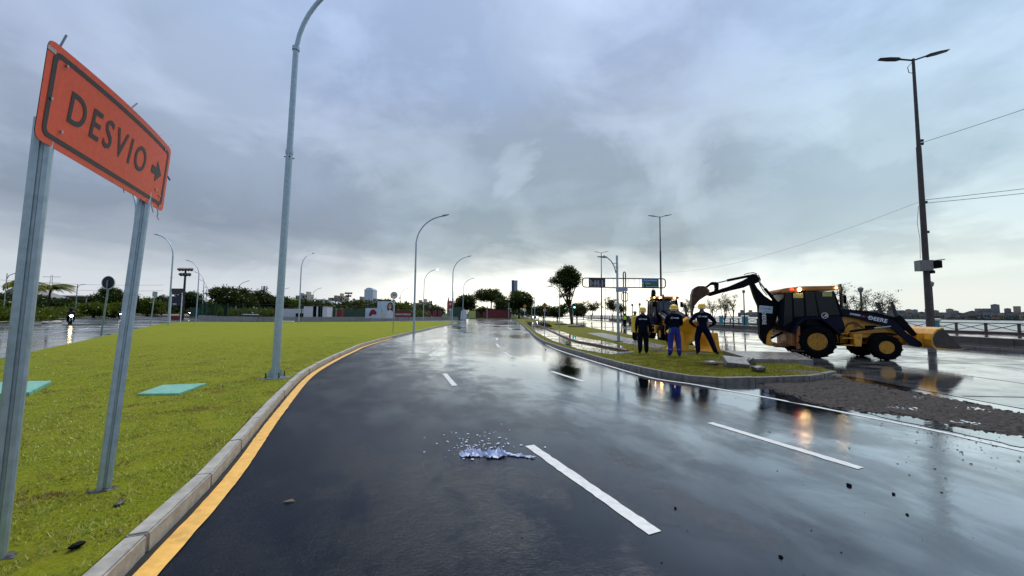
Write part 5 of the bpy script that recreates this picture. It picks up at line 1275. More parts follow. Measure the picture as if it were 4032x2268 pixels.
def ptree(label, px, ytop, wpx, Y, n, size, mt, seed, z0f=.35, k=7, flat=.8, trunk=.12, group=None, z=.1, name='tree', twigs=18):
    rg = np.random.default_rng(seed + 1000); H = hgt(px, ytop, Y) - z; w = wpx / FPX * Y
    if size > .15: n = int(n * 2.2); k = k + 5; size *= 1.25
    return tree(label, (XY(px, Y), Y, z), auto_blobs(w, H, H * z0f, k, rg, flat), n, size, mt, seed, trunk, None, group, twigs, name)
# the tall leaning tree beside the seafront road
Yt = 62; bx = XY(2253, Yt)
def b_(px, py, rx, ry, rz=None, Y=Yt): return (XY(px, Y) - bx, np.random.default_rng(px).uniform(-.5, .5), hgt(px, py, Y), rx, ry, rz or rx * .8)
tree('tall leaning tree with a dense dark crown beside the seafront road', (bx, Yt, .1),
     [b_(2215, 1085, 1.1, 1.1), b_(2240, 1070, 1.2, 1.2), b_(2262, 1095, 1.1, 1.1, 1.1), b_(2222, 1110, 1.2, 1.2), b_(2250, 1115, 1.2, 1.2), b_(2185, 1108, .8, .8, .6), b_(2270, 1112, .6, .6, .7), b_(2230, 1140, .7, .7, .6), b_(2215, 1165, .5, .5), b_(2245, 1160, .5, .5),
      b_(2232, 1190, .45, .45), b_(2220, 1210, .6, .5)], 12000, .13, L_DARK, 5, trunk=.20, lean=(-.4, 0), twigs=60)
SG = 'small wind-blown trees in the promenade planter'
for i, (lab, px, yt, w, Y, n) in enumerate([
        ('small open tree in the planter behind the traffic signal', 2330, 1175, 62, 95, 2400), ('small rounded tree in the planter between the gantry and the green pole', 2412, 1168, 52, 88, 3200),
        ('low bushy tree in the planter beside the tall leaning tree', 2297, 1190, 45, 105, 2200), ('low tree in the planter behind the gantry post', 2448, 1185, 36, 80, 1800),
        ('small tree in the planter right of the second backhoe cab', 2705, 1165, 50, 57, 1900), ('thin airy tree in the planter under the dipper arm', 2805, 1155, 70, 50, 1500),
        ('thin airy tree in the planter beside the boom', 2885, 1135, 76, 45, 1500), ('wispy sapling in the planter between two airy trees', 2850, 1160, 40, 48, 700)]):
    airy(lab, px, yt, w * 1.15, Y, int(n * (1.3 if Y > 60 else .9)), 200 + i, SG, .35, .06 if Y < 60 else .10)
airy('airy windswept tree behind the backhoe hood', 3365, 1116, 150, 33, 1800, 230, SG, .35, .05)
airy('branchy windswept tree beside a globe lantern behind the backhoe hood', 3430, 1122, 165, 31.5, 1500, 231, SG, .35, .05)
# trees ahead beyond the road end
for lab, px, yt, w, Y, n, mt, zf, k, fl in [
        ('broad flat-topped open tree behind the maroon building', 1935, 1140, 120, 150, 5200, L_DARK, .55, 10, .45), ('dense rounded dark tree at the right end of the maroon building', 2045, 1150, 98, 128, 9000, L_DARK, .30, 10, .75),
        ('leafy tree between the open tree and the rounded tree', 1985, 1160, 60, 140, 3600, L_DARK, .25, 7, .8), ('layered conifer-like tree by the white rounded panel', 1832, 1158, 66, 100, 3600, L_DARK, .25, 9, .35),
        ('dark bushy tree at the gate left of the maroon building', 1893, 1205, 60, 132, 3000, L_DARK, .1, 7, .6)]:
    ptree(lab, px, yt, w, Y, n, .22, mt, px, zf, k, fl, .28, 'trees beyond the road end', .1, 'tree', 36)
for lab, px, yt, w, Y, n in [('rounded tree behind the no-parking sign', 2140, 1205, 80, 125, 4200), ('low tree row member left of the tall leaning tree', 2195, 1212, 60, 115, 3200), ('far low tree behind the approaching car', 2095, 1215, 55, 150, 2400), ('low dark tree right behind the tall leaning tree', 2272, 1200, 60, 118, 3000)]:
    ptree(lab, px, yt, w, Y, n, .2, L_DARK, px, .25, 7, .7, .2, 'trees along the seafront road', .1, 'tree', 24)
# tree belt behind the lot on the left
TB = 'tree belt behind the cleared lot'
for i, (lab, px, yt, w, Y, n, mt, zf, fl) in enumerate([
        ('broad layered tree with a straight dark trunk inside the green fence', 893, 1123, 125, 78, 9000, L_DARK, .38, .35), ('dark rounded tree left of the layered tree', 758, 1138, 70, 95, 4500, L_DARK, .2, .7), ('dark spreading tree right of the layered tree', 955, 1150, 90, 95, 5000, L_DARK, .15, .6),
        ('domed tree under the antenna mast', 1040, 1145, 90, 105, 5000, L_DARK, .15, .7), ('bushy tree before the near street lamp', 1085, 1165, 80, 105, 4000, L_DARK, .12, .7), ('bushy tree right of the near street lamp', 1135, 1168, 80, 108, 4200, L_MID, .12, .7), ('bushy tree before the grey flats', 1190, 1180, 80, 112, 3600, L_DARK, .12, .7),
        ('low bushy tree behind the white container', 1235, 1195, 60, 118, 2500, L_DARK, .1, .7), ('low bushy tree before the white tower', 1405, 1195, 80, 120, 3600, L_DARK, .1, .7), ('low bushy tree under the white tower', 1450, 1205, 60, 120, 2400, L_DARK, .1, .7),
        ('flat tree top showing over the billboard', 1525, 1180, 66, 105, 2200, L_DARK, .5, .4), ('bushy tree behind the maroon banner', 1590, 1196, 66, 118, 3400, L_MID, .1, .7), ('bushy tree below the beige flats', 1650, 1205, 70, 122, 3000, L_DARK, .1, .6), ('low bushy tree left of the twin spires', 1720, 1205, 50, 122, 2200, L_DARK, .1, .6)]):
    ptree(lab, px, yt, w, Y, n, .2, mt, 300 + i, zf, 8, fl, .28, TB, .3, 'tree', 24)
VB = 'trees and bushes behind the side road'
for i, (lab, px, yt, w, Y, n, mt, zf) in enumerate([
        ('big dark tree behind the round sign back', 410, 1133, 110, 95, 8500, L_DARK, .12), ('dark tree right of the round sign back', 480, 1140, 110, 98, 7500, L_DARK, .12), ('yellow-green bush at the round sign back', 375, 1190, 50, 70, 2200, L_MID, .05), ('leafy bush right of the round sign post', 450, 1190, 66, 74, 2800, L_MID, .05),
        ('low green bush behind the second sign post', 585, 1172, 90, 100, 4500, L_MID, .05), ('low green bush behind the thin edge-on sign', 640, 1165, 80, 108, 3800, L_DARK, .05), ('dark tree behind the first palm', 25, 1145, 90, 78, 4000, L_DARK, .1), ('bush at the foot of the far left lamp', 20, 1180, 60, 58, 2600, L_MID, .05),
        ('dark tree between the two palms', 130, 1160, 120, 90, 6000, L_DARK, .08), ('bushy tree behind the first motorcycle', 265, 1172, 90, 95, 4800, L_DARK, .08), ('bush beside the green lamp post', 318, 1190, 50, 85, 2200, L_MID, .05), ('dark bush behind the right palm', 205, 1185, 60, 88, 2600, L_DARK, .05)]):
    ptree(lab, px, yt, w, Y, n, .17, mt, 330 + i, zf, 8, .7, .2, VB, .12, 'bushy_tree', 14)
# hedge mass along the verge, distant wood
rg = np.random.default_rng(9)
def belt(name, label, pts, h, n, size, mt, seed, wid=2.0):
    rg = np.random.default_rng(seed); L = smooth_line(pts, 1.0); k = rg.integers(0, len(L), 90)
    C = np.concatenate([L[k] + rg.normal(0, wid * .3, (90, 2)), (h * rg.uniform(.25, .6, 90))[:, None]], 1); R = np.stack([rg.uniform(.8, 1.5, 90) * wid, rg.uniform(.8, 1.2, 90) * wid, h * rg.uniform(.3, .5, 90)], 1)
    return tag(leaves(name, C, R, n, size, mt, rg, None, .2), label, 'hedge', kind='stuff')
belt('hedge', 'bright grassy hedge bank along the verge of the side road', [(-58, 40), (-66, 52), (-84, 72), (-100, 92)], 1.9, 40000, .17, L_MID, 3, 1.8)
belt('undergrowth', 'green undergrowth behind the mesh fence of the lot', [(-66, 84), (-55, 96), (-40, 104), (-26, 112)], 2.4, 30000, .24, L_MID, 4, 2.4)
belt('far_wood', 'far dark wood along the horizon beyond the roads', [(-330, 200), (-200, 190), (-90, 180), (-40, 190)], 7.0, 40000, .8, L_DARK, 5, 9)
belt('far_grove', 'far low trees closing the seafront road', [(-30, 230), (-8, 250), (6, 270), (14, 290)], 6.5, 9000, .4, L_DARK, 6, 5)

def palm(label, base, H, lean, seed, wind=1.0):
    rg = random.Random(seed); t = thing('palm_tree', label, 'palm', base, 0, 'wind-bent palms by the side road')
    m = MB(); m.tube([(0, 0, -.1), (lean * .3, 0, H * .5), (lean, 0, H)], [.24, .17, .13], 9)
    m.lathe([(.27, 0), (.24, H * .12), (.22, H * .2)], n=9); m.build('trunk', M_BARK, t, smooth=True)
    m = MB()
    for k in range(26):
        a = 2 * math.pi * k / 26 + rg.uniform(-.2, .2); L = rg.uniform(2.3, 3.1); up = rg.uniform(.25, 1.1)
        P = []
        for i in range(9):
            s_ = i / 8; r = L * s_ * (1 - .12 * s_); x = r * math.cos(a) + wind * 1.1 * s_ * s_; y = r * math.sin(a) * .9; z = up * L * .55 * s_ - L * .55 * s_ * s_
            P.append(Vector((lean + x, y, H + .1 + z)))
        m.tube(P, [.03 - .0028 * i for i in range(9)], 4, cap=False)
        for i in range(1, 9):
            for j in range(5):
                c = P[i - 1].lerp(P[i], j / 5); d = (P[i] - P[i - 1]).normalized(); sd = d.cross(Vector((0, 0, 1)))
                sd = sd.normalized() if sd.length > .01 else Vector((1, 0, 0))
                for s2 in (-1, 1):
                    Lf = 1.15 * (1 - .5 * i / 9); e = c + (sd * s2 * .7 + d * .6 + Vector((wind * .35, 0, -.75))).normalized() * Lf
                    w = d * .06; m.add([c - w, c + w, e], [(0, 1, 2)])
    m.build('fronds', L_PALM, t, fix=False); return t
palm('wind-bent yellow-green palm behind the near sign post', (XY(56, 62), 62, .14), 5.6, .5, 4)
palm('wind-bent yellow-green palm right of the near sign post', (XY(190, 70), 70, .14), 5.6, .4, 5)

# ------------------------------------------------------------------ signs
def round_sign(label, base, rz, H, r, front, back=True, post=.035, extra=None, lean=0.0):
    t = thing('road_sign', label, 'road sign', base, rz)
    m = MB(); m.tube([(0, 0, 0), (lean * H, 0, H + r * .7)], post, 8); m.build('post', mat('green_grey_post', (.20, .27, .25), .45, metal=.3, var=.15), t)
    c = Vector((lean * H, -.045, H))
    m = MB(); m.lathe([(r, -.004), (r, .004)], c, 'y', 32); d = m.build('disc', front, t)
    return t, d, c
# 50 km/h
Y50 = 28.5; t, d, c = round_sign('round 50 speed-limit sign with a dark ring on a thin post', (XY(1552, Y50), Y50, .12), .05, hgt(1554, 1163, Y50) - .12, .26, mat('sign_white', (.68, .66, .70), .45, var=.03), post=.03)
m = MB(); m.lathe([(.215, -.0095), (.262, -.0095), (.262, -.0045), (.215, -.0045)], c, 'y', 36, closed=True); m.build('ring', mat('dark_red_ring', (.10, .012, .02), .5), d)
me = text_mesh('50', .27, M_SBLACK, bold=.006, depth=0); o = link('numerals', me, d); o.location = c + Vector((0, -.009, .015)); o.rotation_euler = (math.pi / 2, 0, 0)
# back of a round sign, seen from behind
Yb = 21.9; t, d, c = round_sign('dark back of a round sign on a tall post by the side road', (XY(411, Yb), Yb, .12), .0, hgt(427, 1113, Yb) - .12, .37, mat('dark_sign_back', (.008, .008, .010), .6), post=.045, lean=.072)
m = MB(); m.lathe([(.355, -.02), (.385, -.02), (.385, .02), (.355, .02)], c, 'y', 32, closed=True); m.build('rim', M_PWHITE, d)
m = MB(); m.box((c.x, c.y - .05, c.z - .12), (.06, .05, .5)); m.build('bracket', M_GALVD, t)
# sign seen edge-on
Yb = 37.5; t = thing('road_sign', 'thin sign seen edge-on on a leaning post by the side road', 'road sign', (XY(600, Yb), Yb, .12)); m = MB(); m.tube([(0, 0, 0), (.24, 0, 3.2)], .04, 8); m.build('post', M_GALV, t); m = MB(); m.box((.24, 0, 3.05), (.03, .5, .5)); m.build('panel', M_GALVD, t)
# two-post sign back
Yb = 45.5; t = thing('road_sign', 'dark rectangular sign back on two white posts by the side road', 'road sign', (XY(696, Yb), Yb, .12))
for s_ in (-1, 1):
    m = MB(); m.tube([(s_ * .64, 0, 0), (s_ * .64, 0, hgt(696, 1156, Yb))], .05, 8); m.build('post', M_PWHITE, t)
m = MB(); m.box((0, .07, hgt(696, 1148, Yb) - .12), (1.75, .04, .74)); m.build('panel', mat('dusky_panel', (.035, .028, .045), .6), t)
# navy totem behind it
Yb = 62; t = thing('totem', 'tall navy totem board with a small white mark beside the floodlight mast', 'billboard', (XY(693, Yb), Yb, .0))
m = MB(); m.box((0, 0, hgt(693, 1186, Yb)), (2.4, .35, 1.55)); m.build('board', mat('navy_board', (.012, .014, .04), .5), t, bevel=.02)
m = MB(); m.box((-.9, 0, .9), (.12, .2, 1.8)); m.build('leg', M_DKSTEEL, t); m = MB(); m.box((.9, 0, .9), (.12, .2, 1.8)); m.build('leg', M_DKSTEEL, t)
me = text_mesh('WD', .35, M_TEXTW, bold=.01, depth=.0); o = link('mark', me, t); o.location = (0, -.185, hgt(693, 1198, Yb)); o.rotation_euler = (math.pi / 2, 0, 0)
m = MB(); m.box((XY(699, 66), 66, .35), (1.1, .7, .7)); o = m.build('planter_box', mat('red_box', (.14, .012, .012), .6), None, bevel=.02); tag(o, 'small dark red box at the foot of the navy totem', 'box')
# parking signs at the lawn tip
Yp = 52; t = thing('road_sign', 'no-parking sign over a small round sign at the lawn tip', 'road sign', (XY(1774, Yp), Yp, .12))
m = MB(); m.tube([(0, 0, 0), (0, 0, 3.3)], .04, 8); m.build('post', M_GALV, t)
m = MB(); m.box((-.0, -.05, hgt(1774, 1200, Yp) - .12), (.62, .02, 1.0)); pn = m.build('panel', mat('sign_red', (.30, .02, .04), .5), t)
m = MB(); m.lathe([(.20, 0), (.20, -.006), (.001, -.006)], (0, -.062, hgt(1774, 1197, Yp) - .12), 'y', 20); m.build('disc', MATS['sign_white'], pn)
m = MB(); m.lathe([(.205, -.012), (.205, -.008), (.15, -.008), (.15, -.012)], (0, -.062, hgt(1774, 1197, Yp) - .12), 'y', 20, closed=True); m.box((0, -.072, hgt(1774, 1197, Yp) - .12), (.34, .004, .04), Ry(.78)); m.build('ring', MATS['sign_red'], pn)
m = MB(); m.lathe([(.13, 0), (.13, -.01), (.001, -.01)], (0, -.05, hgt(1774, 1220, Yp) - .12), 'y', 16); m.build('lower_disc', MATS['sign_white'], t)
# warning diamond + no parking at the island
Yp = 41; t = thing('road_sign', 'yellow diamond warning sign above a no-parking disc on the island', 'road sign', (XY(2145, Yp), Yp, .125))
m = MB(); m.tube([(0, 0, 0), (0, 0, hgt(2145, 1195, Yp) - .1)], .04, 8); m.build('post', M_GALV, t)
m = MB(); z = hgt(2145, 1202, Yp) - .125; m.prism([(0, z - .32), (.32, z), (0, z + .32), (-.32, z)], 'y', -.06, -.045); dm = m.build('diamond', mat('warning_amber', (.42, .20, .012), .5), t)
m = MB(); m.prism([(-.07, z - .16), (.07, z - .16), (.03, z + .02), (.09, z + .0), (0, z + .17), (-.09, z + .0), (-.03, z + .02)], 'y', -.066, -.061); m.build('symbol', M_SBLACK, dm)
z = hgt(2145, 1221, Yp) - .125; m = MB(); m.lathe([(.20, -.045), (.20, -.06), (.001, -.06)], (0, 0, z), 'y', 22); ds = m.build('disc', MATS['sign_white'], t)
m = MB(); m.lathe([(.205, -.068), (.205, -.062), (.15, -.062), (.15, -.068)], (0, 0, z), 'y', 22, closed=True); m.box((0, -.066, z), (.36, .004, .045), Ry(.78)); m.build('ring', MATS['sign_red'], ds)
me = text_mesh('E', .24, M_SBLACK, bold=.006, depth=0); o = link('letter', me, ds); o.location = (0, -.0615, z); o.rotation_euler = (math.pi / 2, 0, 0)
# small far diamond
Yp = 95; t = thing('road_sign', 'small far warning sign beside the approaching car', 'road sign', (XY(2067, Yp), Yp, .12)); m = MB(); m.tube([(0, 0, 0), (0, 0, 3.0)], .05, 6); m.build('post', M_GALV, t); m = MB(); m.prism([(0, 2.9), (.5, 3.4), (0, 3.9), (-.5, 3.4)], 'y', -.08, -.05); m.build('diamond', MATS['warning_amber'], t); m = MB(); m.lathe([(.33, -.05), (.33, -.08), (.001, -.08)], (0, 0, 2.4), 'y', 14); m.build('disc', MATS['sign_white'], t)

# ------------------------------------------------------------------ gantry, island lamp, signal
def gantry():
    Y = 75.0; x0 = XY(2460, Y); t = thing('sign_gantry', 'brown tubular T-shaped sign gantry with one blue and green direction panel', 'gantry', (x0, Y, .12))
    gx = lambda px: XY(px, Y) - x0; gz = lambda px, py: hgt(px, py, Y) - .12
    Mg = mat('brown_tube', (.05, .026, .028), .5, var=.25)
    def loop(x0_, x1, z0, z1, r, rad, n=6):
        P = []
        for cx, cz, a0 in ((x1 - rad, z0 + rad, -90), (x1 - rad, z1 - rad, 0), (x0_ + rad, z1 - rad, 90), (x0_ + rad, z0 + rad, 180)):
            for k in range(n + 1): a = math.radians(a0 + 90 * k / n); P.append((cx + rad * math.cos(a), 0, cz + rad * math.sin(a)))
        return P + [P[0]]
    zt, zb = gz(2460, 1096), gz(2460, 1132)
    m = MB(); m.tube(loop(gx(2294), gx(2622), zb, zt, 0, .55), .11, 8, cap=False); m.build('truss_loop', Mg, t, smooth=True)
    for px in (2456, 2464.5):
        m = MB(); m.tube([(gx(px), .0, 0), (gx(px), 0, gz(px, 1076))], .12, 8); m.build('column', Mg, t, smooth=True)
    m = MB(); P = [(gx(2456), 0, gz(2456, 1076)), (gx(2457), 0, gz(2456, 1072)), (gx(2460), 0, gz(2460, 1070)), (gx(2463.5), 0, gz(2463, 1072)), (gx(2464.5), 0, gz(2464, 1076))]; m.tube(P, .11, 8); m.build('column_cap', Mg, t)
    m = MB(); m.tube(loop(gx(2449), gx(2473), gz(2460, 1186), gz(2460, 1152), 0, .35), .09, 8, cap=False); m.build('side_loop', Mg, t, smooth=True)
    for px in (2306, 2395, 2418, 2475, 2498, 2520, 2610, 2340, 2368):
        m = MB(); m.tube([(gx(px), 0, zb), (gx(px), 0, zt)], .025, 5); m.build('rung', Mg, t)
    m = MB(); m.box(((gx(2318) + gx(2384)) / 2, -.14, (zb + zt) / 2 + .02), (gx(2384) - gx(2318), .05, (zt - zb) * .92)); pn = m.build('worn_panel', mat('worn_grey_panel', (.030, .028, .03), .6, var=.1, scale=.9, dirt=(.30, .30, .34), dscale=1.1, damt=.95), t)
    for px in (2326, 2344, 2356, 2372):
        m = MB(); m.box((gx(px), -.175, zb + .75), (.28, .01, 1.2)); m.build('torn_sheet', mat('torn_sheet', (.30, .30, .34), .6, var=.25), pn)
    xc, w = (gx(2528) + gx(2594)) / 2, gx(2594) - gx(2528); hh = zt - zb
    m = MB(); m.box((xc, -.14, (zb + zt) / 2), (w, .05, hh)); p2 = m.build('direction_panel', M_SBLACK, t)
    for f0, f1, mt in ((.63, 1.0, mat('panel_blue', (.012, .10, .52), .5)), (.30, .63, mat('panel_green', (.008, .16, .085), .5))):
        m = MB(); m.box((xc, -.17, zb + hh * (f0 + f1) / 2), (w, .01, hh * (f1 - f0) - .03)); m.build('panel_band', mt, p2)
    for tx, zf, sz, xo in (('Cais José Estelita', .80, .40, 0), ('Centro', .46, .36, -.45), ('Bairro do Recife', .15, .36, .25)):
        me = text_mesh(tx, sz, M_TEXTW, bold=.006, depth=0, sx=.95); o = link('lettering', me, p2); o.location = (xc + xo, -.178, zb + hh * zf); o.rotation_euler = (math.pi / 2, 0, 0)
    for zf in (.46, .15):
        m = MB(); xx = xc - w * .43; z = zb + hh * zf; m.prism([(xx - .05, z - .18), (xx + .05, z - .18), (xx + .05, z), (xx + .14, z), (xx, z + .2), (xx - .14, z), (xx - .05, z)], 'y', -.180, -.177); m.build('arrow', M_TEXTW, p2)
    m = MB(); m.box((gx(2452), -.2, gz(2452, 1139)), (1.9, .12, .85)); m.build('small_panel', mat('pale_blue_panel', (.30, .36, .44), .5), t)
gantry()
Yl = 21.6; t = thing('street_lamp', 'short greenish street lamp with a curved arm on the traffic island', 'lamp post', (XY(2435, Yl), Yl, .125))
Mgl = mat('pale_green_pole', (.26, .34, .33), .42, metal=.3, var=.12)
Hl = hgt(2432, 1005, Yl) - .125
m = MB(); m.tube([(0, 0, 0), (-.03, 0, 1.6)], [.085, .075], 12); m.build('pole', Mgl, t, smooth=True)
m = MB(); m.tube([(-.03, 0, 1.58), (-.055, 0, Hl)], [.068, .06], 12); m.build('upper_pole', M_GALV, t, smooth=True)
m = MB(); m.tube([(-.12, 0, Hl - 1.0), (-.2, 0, Hl - .65), (-.38, 0, Hl - .32), (-.62, 0, Hl - .12), (-.85, 0, Hl - .06)], .03, 8); m.build('arm', M_GALVD, t, smooth=True)
m = MB(); m.tube([(-.05, 0, Hl - .44), (-.30, 0, Hl - .44)], .02, 6); m.build('brace', M_GALVD, t); m = MB(); m.tube([(-.05, 0, Hl - .65), (-.2, 0, Hl - .65)], .02, 6); m.build('brace', M_GALVD, t)
m = MB(); luminaire(m, (-.62, 0, Hl - .10), (-1, 0, .05), .55, .18); m.build('luminaire', M_GALVD, t)
m = MB(); m.box((0, 0, -.02), (.42, .42, .14)); m.build('footing', M_CONC, t, bevel=.02)
m = MB(); m.box((.07, -.05, hgt(2435, 1140, Yl) - .125), (.42, .05, .28)); m.build('plate', MATS['pale_blue_panel'], t)
# slender green lamp on the island and other thin poles
for lab, px, ytop, Y, arm, z in [('slim greenish lamp with a short arm beside the tall leaning tree', 2203, 1128, 43, -1, .125), ('thin pole before the approaching car', 2106, 1172, 75, 0, .1), ('thin short pole left of the approaching car', 2095, 1208, 90, 0, .1), ('thin pole left of the dense rounded tree', 2004, 1192, 118, 0, .12), ('thin pole before the maroon building', 1919, 1199, 118, 0, .12),
                                 ('pale thin lamp with a bent top behind the airy planter trees', 2383, 1136, 85, 2, .12), ('greenish lamp with a curved arm at the far verge beside the palm', 20, 1076, 46, 1, .14), ('greenish lamp with a curved arm behind the first motorcycle', 302, 1120, 72, 1, .14), ('thin green lamp before the dark trees of the side road', 342, 1172, 78, 0, .14)]:
    H = hgt(px, ytop, Y) - z; t = thing('slim_lamp', lab, 'lamp post', (XY(px, Y), Y, z)); m = MB(); r = max(.05, Y * .0011); m.tube([(0, 0, 0), (0, 0, H)], [r, r * .8], 8); m.build('pole', Mgl, t, smooth=True)
    if arm == 2: m = MB(); m.tube([(0, 0, H - .4), (.8, 0, H - .05), (3.2, 0, H)], .05, 6); m.build('arm', M_GALV, t)
    elif arm:
        m = MB(); m.tube([(0, 0, H - .7), (arm * .25, 0, H - .25), (arm * .7, 0, H - .05), (arm * 1.1, 0, H)], .04, 6); a_ = m.build('arm', M_GALV, t, smooth=True); m = MB(); luminaire(m, (arm * .9, 0, H), (arm, 0, .05), .7, .2); m.build('luminaire', M_GALVD, a_)
# traffic signal
Ys = 68; t = thing('traffic_signal', 'traffic signal showing a green light at the tall leaning tree', 'traffic light', (XY(2256, Ys), Ys, .125)); zc = hgt(2262, 1210, Ys) - .125
m = MB(); m.tube([(0, 0, 0), (0, 0, zc + .2)], .09, 8); m.build('post', M_GALVD, t)
m = MB(); m.box((.27, -.05, zc), (.55, .2, 1.1)); hd = m.build('head', mat('signal_green_housing', (.005, .07, .05), .5), t, bevel=.03); m = MB(); m.lathe([(.17, 0), (.14, -.05), (.001, -.07)], (.27, -.15, zc), 'y', 16); m.build('lens', mat('green_light', (.3, .9, .7), .3, emit=(.3, 1, .75), estr=2.0), hd)
for dz in (-.36, .36):
    m = MB(); m.lathe([(.15, 0), (.12, -.03), (.001, -.04)], (.27, -.15, zc + dz), 'y', 16); m.build('lens', M_BLACK, hd)

# ------------------------------------------------------------------ promenade planter, railing, lanterns, teal pillars
pl = thing('planter_wall', 'long dark wet planter wall along the promenade with trees in it', 'planter', (0, 0, 0))
for k in range(26):
    y0, y1 = -4 + k * 4.2, -4 + (k + 1) * 4.2 - .03; xx = lambda y: 27.6 - max(0, (y - 55)) * .022
    m = MB(); x0, x1 = xx(y0), xx(y1)
    m.add([(x0, y0, .1), (x1, y1, .1), (x1 + .8, y1, .1), (x0 + .8, y0, .1), (x0, y0, .50), (x1, y1, .50), (x1 + .8, y1, .50), (x0 + .8, y0, .50)], [(3, 2, 1, 0), (4, 5, 6, 7), (0, 1, 5, 4), (1, 2, 6, 5), (2, 3, 7, 6), (3, 0, 4, 7)]); m.build('wall_segment', M_DKCONC, pl)
RL = smooth_line([(51.2, 6), (48, 36), (43, 78), (38, 118), (32, 165)], 2.35)
Mr = mat('railing_concrete', (.055, .04, .038), .6, var=.25)
ra = thing('railing', 'brown promenade railing of crossed bars between square posts along the water', 'railing', (0, 0, 0))
for i in range(len(RL) - 1):
    a, b = Vector((*RL[i], 0)), Vector((*RL[i + 1], 0)); d = (b - a); ang = math.atan2(d.y, d.x)
    m = MB(); m.box(a + Vector((0, 0, .74)), (.16, .16, .80), Rz(ang)); m.build('post', Mr, ra)
    m = MB(); m.box((a + b) / 2 + Vector((0, 0, .22)), (d.length, .45, .24), Rz(ang)); m.build('base_wall', mat('red_brown_base', (.06, .026, .022), .6, var=.3), ra)
    m = MB(); m.box((a + b) / 2 + Vector((0, 0, 1.15)), (d.length, .16, .09), Rz(ang)); m.build('top_rail', Mr, ra)
    for s_ in (0, 1):
        m = MB(); z0, z1 = (.40, 1.08) if s_ else (1.08, .40); m.tube([a + Vector((0, 0, z0)), b + Vector((0, 0, z1))], .035, 4); m.build('cross_bar', Mr, ra)
TP = 'teal promenade pillars'
for lab, px, Y, w, h in [('teal pillar with a cream cap beside the tall lamp post', 3678, 40, .36, 1.45), ('teal pillar with a pale cap behind the backhoe boom', 2932, 62, .48, 1.6), ('teal pillar behind the airy trees', 2838, 66, .33, 1.6)]:
    t = thing('pillar', lab, 'pillar', (XY(px, Y), Y, .12), .3, TP); m = MB(); m.lathe([(w * .9, 0), (w * .9, h - .25), (w * .9, h)], n=18); m.build('shaft', M_TEAL, t, smooth=True); m = MB(); m.lathe([(w * .95, h - .28), (w * 1.25, h - .22), (w * 1.25, h - .06), (w * .95, h)], n=18); m.build('cap', M_CREAM if 'cream' in lab else M_PWHITE, t, smooth=True)
for lab, px, ytop, Y in [('globe lantern on a dark post beside the tall lamp post', 3672, 1106, 39, ), ('globe lantern on a dark post among the windswept trees', 3392, 1128, 38), ('far lantern post right of the raincoat', 2490, 1195, 75), ('far lantern post left of the second backhoe', 2519, 1192, 70), ('lantern post behind the airy planter trees', 2930, 1140, 60)]:
    H = hgt(px, ytop, Y) - .12; t = thing('lantern_post', lab, 'lantern', (XY(px, Y), Y, .12), 0, 'promenade lanterns'); m = MB(); m.tube([(0, 0, 0), (0, 0, H - .55)], [.11, .08], 8); m.build('post', M_DKSTEEL, t); m = MB(); m.lathe([(.10, H - .6), (.17, H - .52), (.24, H - .2), (.2, H - .14), (.02, H)], n=10); m.build('lantern', mat('lantern_grey', (.20, .19, .18), .5), t)
# low seats and far kerb strips on the promenade
# ------------------------------------------------------------------ sea and far shore
Mw = bpy.data.materials.new('sea_water'); Mw.use_nodes = True; tt = NT(Mw.node_tree); bb = tt.n['Principled BSDF']; bb.inputs['Base Color'].default_value = (.10, .12, .13, 1); bb.inputs['Roughness'].default_value = .22; bb.inputs['IOR'].default_value = 1.33
bpn = tt.new('ShaderNodeBump', i_Strength=.5, i_Distance=.3); pc = tt.new('ShaderNodeTexCoord').outputs['Object']; tt.put(bpn.inputs['Height'], tt.noise(tt.vm('MULTIPLY', pc, (.5, 1.0, 1.0)), .5, 5, .6)); tt.put(bb.inputs['Normal'], bpn)
structure(sheet('sea', [(60, -400), (58, -120), (48.6, 10), (46, 36), (41, 78), (28, 180), (-2, 420), (-152, 1500), (-402, 6000), (9000, 6000), (9000, -400)], -1.3, Mw))
qw = MB()
for i in range(len(SEAW) - 1):
    a, b = SEAW[i], SEAW[i + 1]; qw.quad((a[0], a[1], -2), (b[0], b[1], -2), (b[0], b[1], -.05), (a[0], a[1], -.05))
structure(qw.build('quay_wall', M_DKCONC))
rgS = random.Random(12)
FS = [(1180, 2000), (1060, 1300), (980, 900), (960, 640), (1000, 400)]
fsl = smooth_line(FS, 10.0)
structure(slab('far_shore', [(p[0], p[1]) for p in FS] + [(2600, 400), (2600, 2400), (1300, 2400)], -2, .7, mat('far_bank', (.07, .07, .065), .9, var=.3, scale=.02)))
hm = [mat('far_wall_%d' % i, c, .8, var=.12, scale=.1) for i, c in enumerate([(.22, .20, .19), (.28, .25, .22), (.16, .17, .19), (.30, .24, .18), (.20, .22, .25)])]
